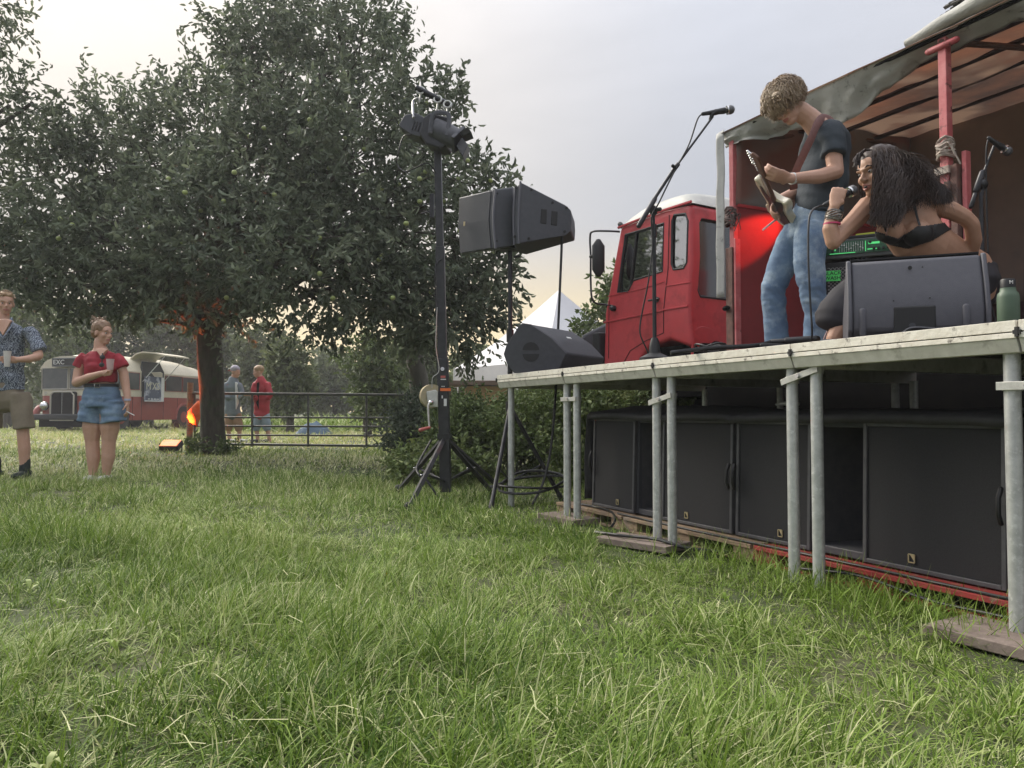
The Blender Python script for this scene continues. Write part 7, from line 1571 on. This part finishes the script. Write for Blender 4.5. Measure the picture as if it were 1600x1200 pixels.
def shirt_mat():
    m = mat("patterned_shirt", (.07, .09, .125), .8, bump=.1, bscale=60); t = m.node_tree; b = [n for n in t.nodes if n.type == "BSDF_PRINCIPLED"][0]
    tcn = [n for n in t.nodes if n.type == "TEX_COORD"][0]; w = N(t, "ShaderNodeTexWave", i_Scale=16.0, i_Distortion=19.0, i_Detail=5.0); w.inputs["Detail Scale"].default_value = 1.3; t.links.new(tcn.outputs["Object"], w.inputs["Vector"])
    r = N(t, "ShaderNodeValToRGB"); t.links.new(w.outputs["Fac"], r.inputs[0]); r.color_ramp.elements[0].color = (.05, .065, .095, 1); r.color_ramp.elements[1].color = (.3, .34, .39, 1); r.color_ramp.elements[0].position = .35; r.color_ramp.elements[1].position = .95; t.links.new(r.outputs[0], b.inputs["Base Color"]); return m
g = G(); g.loft([M_(4, 503), M_(4, 512), M_(5, 525), M_(5, 560), M_(6, 590), M_(8, 612)], [.10, .19, .215, .205, .2, .21], [.08, .11, .13, .13, .13, .135], side=V(1, .1, 0), seg=26, caps=True)
g.loft([M_(44, 515), M_(54, 532, -.02), M_(63, 549, -.05)], [.06, .066, .07], seg=16, caps=True); g.loft([M_(-38, 515), M_(-48, 532, -.02), M_(-54, 549, -.05)], [.068, .074, .08], seg=16, caps=True)
fused("shirt", g, .011, shirt_mat(), PM, it=4, disp=wrink(.022, 6, 6, 9, 2, .008, 22))
g = G(); g.prism([M_(-9, 503, -.17), M_(4, 524, -.19), M_(17, 501, -.17), M_(10, 498, -.15), M_(-4, 499, -.15)], V(0, .06, 0)); obj("neck_opening", g, M_skin, PM, bevel=.006)
g = G(); g.loft([M_(17, 497, -.1), M_(19, 507, -.16), M_(5, 528, -.2)], [.02, .024, .008], .006, side=V(1, 0, .6), seg=8); g.loft([M_(-10, 499, -.1), M_(-11, 508, -.16), M_(4, 528, -.2)], [.02, .024, .008], .006, side=V(1, 0, -.6), seg=8); obj("collar", g, shirt_mat(), PM, smooth=True)
g = G(); g.loft([M_(8, 600), M_(8, 614), M_(9, 628)], [.185, .19, .185], [.12, .125, .12], side=V(1, 0, 0), seg=22, caps="round"); g.loft([M_(29, 615), M_(34, 640), M_(37, 670)], [.105, .108, .11], seg=18, caps=True); g.loft([M_(-14, 615), M_(-16, 640), M_(-15, 670)], [.105, .108, .11], seg=18, caps=True)
fused("shorts", g, .011, mat("khaki_cotton", (.24, .2, .145), .85, col2=(.2, .165, .12), scale=9), PM, it=3, disp=wrink(.016, 8, 8, 7, 5))
for x in (38, -8):
    g = G(); f = M_(x, 745); f.z = .05; g.cap([f + V(0, .05, 0), f + V(.01, -.16, -.01)], [.055, .05], [.05, .035], side=V(1, 0, 0)); g.loft([V(f.x, f.y, .05), V(f.x, f.y + .01, .2)], [.055, .05], seg=12, caps="round"); obj("shoe", g, mat("dark_sock_shoe", (.012, .02, .018), .8), PM, smooth=True)
def cup(lab, c, h, r0, r1, m, d=V(0, 0, 1)):
    o = thing("plastic_cup", lab, "cup", c); g = G(); n = 20
    g.spin([(r0 * .98, 0), (r0, .002), (r1, h), (r1 + .002, h), (r1 + .002, h + .003), (r1 - .002, h + .002)], c, n); obj("cup_wall", g, m, o, smooth=True); return o
M_cup = mat("frosted_cup", (.62, .58, .55), .35, spec=.5)
cup("tall frosted plastic cup held by the man in the patterned shirt", M_(11, 573, -.30), .16, .026, .036, M_cup)

YW = 7.9
def W_(px, py, d=0.0): return at(px, py, YW + d)
PW = thing("person", "woman in a red cropped t-shirt and denim shorts holding a cup and a cigarette", "person", V(W_(160, 750).x, YW, 0))
g = G(); HP, HM = head(g, W_(160, 520), V(.95, -.3, -.05), V(0, 0, 1), .98)
g.cap([W_(156, 533), W_(156, 552)], [.055, .062]); sdw = V(1, .15, 0)
g.loft([W_(157, 548), W_(157, 556), W_(157, 575), W_(158, 590), W_(158, 604), W_(159, 625)], [.08, .13, .135, .13, .135, .15], [.06, .075, .09, .08, .085, .1], side=sdw, seg=22, caps="round")
g.cap([W_(132, 562), W_(123, 580), W_(120, 598, -.03)], [.046, .05, .048]); g.cap([W_(120, 598, -.03), W_(138, 590, -.14), W_(160, 583, -.2)], [.05, .042, .028])
hand(g, W_(160, 583, -.2), V(1, -.1, .1), V(0, -.9, .1), s=.92, thumb=1, curls=(.5, .45, .4, .35), tdir=V(.6, -.4, .7))
g.cap([W_(184, 562), W_(193, 582, .02), W_(196, 602, .0)], [.046, .048, .044]); g.cap([W_(196, 602), W_(199, 618, -.03), W_(199, 630, -.05)], [.042, .036, .026])
hand(g, W_(199, 630, -.05), V(.15, -.1, -1), V(-.9, -.2, 0), s=.9, thumb=-1, curls=(.35, .35, .3, .25))
g.cap([W_(146, 640), W_(144, 668), W_(144, 690), W_(146, 715), W_(145, 742)], [.09, .094, .068, .066, .038]); g.cap([W_(170, 640), W_(172, 668), W_(170, 690), W_(169, 715), W_(166, 742)], [.09, .094, .068, .066, .038])
b_ = fused("body", g, .0075, M_skin, PW, it=3); M_lightb = mat("light_brown_hair", (.26, .16, .09), .5, col2=(.18, .1, .055), scale=30)
face_bits(HP, .98, b_, M_lightb)
g = G(); g.ell(HP(-.018, 0, .052), (.102, .086, .086), HM); g.ell(HP(-.06, 0, -.005), (.062, .08, .065), HM); g.ell(HP(-.06, 0, .13), (.04, .04, .035), HM); hh_ = fused("hair", g, .008, M_lightb, PW, it=2, disp=lambda co, n: n * .006 * noise.noise(co * 40))
strands("bun_wisps", [(rnd.uniform(0, 6.28), rnd.uniform(-.4, 1.3)) for _ in range(70)], lambda r_, t, i: HP(-.06 + math.cos(r_[0]) * (.03 + .05 * t), math.sin(r_[0]) * (.03 + .045 * t), .13 + r_[1] * (.02 + .035 * t) - .02 * t * t), .003, M_lightb, hh_, k=4)
g = G(); g.loft([W_(156, 548.5), W_(156, 553), W_(157, 562), W_(157, 578), W_(158, 588), W_(158, 598)], [.085, .15, .165, .155, .15, .155], [.07, .09, .11, .12, .11, .115], side=sdw, seg=24, caps=True)
g.ell(W_(148, 574, -.08), (.07, .06, .06)); g.ell(W_(170, 574, -.07), (.07, .06, .06))
g.loft([W_(134, 556), W_(127, 564), W_(122, 574)], [.056, .06, .062], seg=16, caps=True); g.loft([W_(180, 556), W_(188, 564), W_(193, 574)], [.056, .06, .062], seg=16, caps=True)
fused("t_shirt", g, .009, mat("red_tee", (.33, .02, .035), .8, col2=(.27, .018, .03), scale=6), PW, it=3, disp=wrink(.01, 8, 8, 12, 7, .004, 25))
g = G(); g.prism([W_(148, 545, -.1), W_(157, 557, -.135), W_(167, 546, -.1), W_(158, 543, -.08)], V(0, .05, 0)); obj("neck_opening", g, M_skin, PW, bevel=.006)
g = G(); g.loft([W_(159, 601), W_(159, 608), W_(159, 622), W_(159, 636)], [.155, .168, .19, .2], [.112, .12, .135, .135], side=sdw, seg=24, caps=True); g.loft([W_(144, 628), W_(143, 645), W_(141, 660)], [.112, .12, .126], seg=18, caps=True); g.loft([W_(174, 628), W_(176, 645), W_(178, 660)], [.112, .12, .126], seg=18, caps=True)
fused("shorts", g, .009, mat("shorts_denim", (.14, .22, .32), .8, col2=(.08, .13, .21), scale=6, stretch=(1, 1, 2.4), col3=(.24, .33, .43), scale3=8), PW, it=3, disp=wrink(.012, 7, 7, 22, 5))
g = G(); g.loft([W_(159, 600), W_(159, 605)], [.168, .17], [.117, .118], side=sdw, seg=26); obj("belt", g, M_ink, PW, smooth=True); g = G(); P_ = [W_(152 + a, 602.5 + b, -.135) for a, b in ((-4, -3), (4, -3), (4, 3), (-4, 3), (-4, -3))]; g.loft(P_, .004, seg=6); obj("buckle", g, M_chrome, PW, smooth=True)
for (x, y) in ((144, 750), (166, 751)):
    g = G(); f = W_(x, y); f.z = .04; g.cap([f + V(0, .05, 0), f + V(.01, -.13, -.005)], [.042, .045], [.04, .032], side=V(1, 0, 0)); obj("shoe", g, mat("white_trainer", (.55, .54, .5), .6), PW, smooth=True)
g = G(); g.loft([W_(199, 623, -.05), W_(199, 626, -.05)], .033, seg=14); obj("wristband", g, mat("pale_band", (.4, .42, .55), .6), PW, smooth=True)
g = G()
for (x, y) in ((160, 558), (159, 570)): g.ell(W_(x, y, -.2), (.028, .01, .024))
g.loft([W_(160, 552, -.18), W_(160, 558, -.2), W_(159, 570, -.2)], .006, seg=6); tag(obj("sunglasses", g, M_ink, smooth=True), "dark sunglasses hooked in the neckline of the red t-shirt", "sunglasses")
cup("clear plastic cup with a pale drink held by the woman in red", W_(172, 578, -.26), .105, .028, .037, mat("pink_cup", (.6, .42, .42), .3))
g = G(); g.loft([W_(198, 643, -.1), W_(210, 649, -.14)], .0045, seg=6); tag(obj("cigarette", g, M_white, smooth=True), "cigarette between the woman's lowered fingers", "cigarette")

# ======== the two men beyond the gate
YB_ = 18.0
def bgman(label, x, facing, cap, jm, tm, sm, arm_x):
    q = lambda px, py, d=0.0: at(px, py, YB_ + d)
    P = thing("person", label, "person", V(q(x, 690).x, YB_, 0)); s = 1.0; f = facing
    g = G(); HP, HM = head(g, q(x + 4 * f, 581), V(f * .9, -.4, -.1), V(0, 0, 1), 1.12)
    g.cap([q(x + 2 * f, 586), q(x, 596)], [.06, .07]); g.cap([q(x - 5, 650), q(x - 7, 672), q(x - 5, 690)], [.08, .055, .04]); g.cap([q(x + 7, 650), q(x + 10, 672), q(x + 14 * (1 if f < 0 else .7), 690)], [.08, .055, .04])
    g.cap([q(x, 640), q(x, 650)], .1); g.cap([q(x, 596), q(x, 645)], .09); g.cap([q(x, 605), q(x + 10 * f, 622, -.12), q(arm_x, 617, -.3)], [.05, .04, .03]); g.cap([q(x + 7, 650), q(x - 5, 650)], .07); hand(g, q(arm_x, 617, -.3), V(f, -.2, .1), V(0, -1, 0), s=1.0, thumb=-f, curls=(.5, .5, .5, .5))
    b_ = fused("body", g, .014, M_skin, P, it=2)
    g = G(); g.ell(HP(-.015, 0, .058), (.122, .1, .095), HM); obj("hair", g, M_fair if not cap else mat("cap_pale", (.45, .43, .46), .7, col2=(.25, .22, .28), scale=14), P, smooth=True)
    if cap: g = G(); g.prism([HP(-.08, -.06, .03), HP(-.17, -.045, .0), HP(-.17, .045, .0), HP(-.08, .06, .03)], V(0, 0, .012)); obj("cap_brim", g, mat("cap_brim_red", (.35, .07, .06), .7), P)
    g = G(); g.loft([q(x, 593), q(x, 600), q(x - f, 620), q(x - f, 640), q(x, 648)], [.11, .18, .185, .18, .185], [.09, .12, .135, .135, .14], side=V(1, 0, 0), seg=18, caps="round")
    g.cap([q(x - 10, 602, -.05), q(x - 12, 618, -.08), q(x - 8 * 1, 622, -.12)], [.075, .068, .06]); g.cap([q(x + 11, 602, -.05), q(x + 14, 616, -.1), q(x + 12, 622, -.12)], [.075, .068, .06]); g.cap([q(x - f * -12, 621, -.12), q(arm_x, 617, -.28)], [.06, .042])
    fused("jacket", g, .016, jm, P, it=3, disp=wrink(.02, 6, 6, 9, x * .1))
    g = G(); g.prism([q(x + 3 * f, 597, -.125), q(x + 7 * f, 598, -.12), q(x + 8 * f, 630, -.12), q(x + 4 * f, 640, -.15)], V(0, .06, 0)); obj("shirt_front", g, tm, P, bevel=.01)
    g = G(); g.loft([q(x, 640), q(x, 650)], [.15, .16], [.11, .12], side=V(1, 0, 0), seg=18, caps="round"); g.loft([q(x - 5, 648), q(x - 7, 668)], [.11, .1], seg=14, caps="round"); g.loft([q(x + 6, 648), q(x + 9, 668)], [.11, .1], seg=14, caps="round"); fused("shorts", g, .016, sm, P, it=2, disp=wrink(.015, 6, 6, 9, 1))
    for xx in (x - 5, x + 12): g = G(); c = q(xx, 692); c.z = .04; g.cap([c, c + V(f * .14, -.05, 0)], [.05, .045], [.04, .03], side=V(0, 1, 0)); obj("shoe", g, M_black if not cap else M_white, P, smooth=True)
    return P
bgman("bearded man in a backward cap and grey denim jacket behind the gate", 364, 1, True, mat("grey_denim", (.2, .24, .26), .8, col2=(.14, .17, .19), scale=6), M_white, mat("tan_shorts", (.32, .2, .12), .8), 382)
bgman("short-haired man in a red jacket and pale jeans shorts behind the gate", 408, -1, False, mat("red_jacket", (.42, .025, .035), .6, col2=(.33, .02, .03), scale=5), M_dark, mat("pale_jeans", (.3, .37, .43), .8, col2=(.22, .28, .34), scale=5), 397)
# ------------------------------------------------------------------ air
HAZE = 0.0018
if HAZE:
    g = G(); g.box((0, 40, 7.0), (330, 230, 16.4)); hz = obj("haze", g, None)
    m = bpy.data.materials.new("haze"); m.use_nodes = True; t = m.node_tree; t.nodes.clear(); oo = N(t, "ShaderNodeOutputMaterial"); pv = N(t, "ShaderNodeVolumePrincipled")
    pv.inputs["Color"].default_value = (0.92, 0.93, 0.96, 1); pv.inputs["Density"].default_value = HAZE; pv.inputs["Anisotropy"].default_value = 0.3; t.links.new(pv.outputs[0], oo.inputs["Volume"]); hz.data.materials.append(m); kind(hz, "stuff")
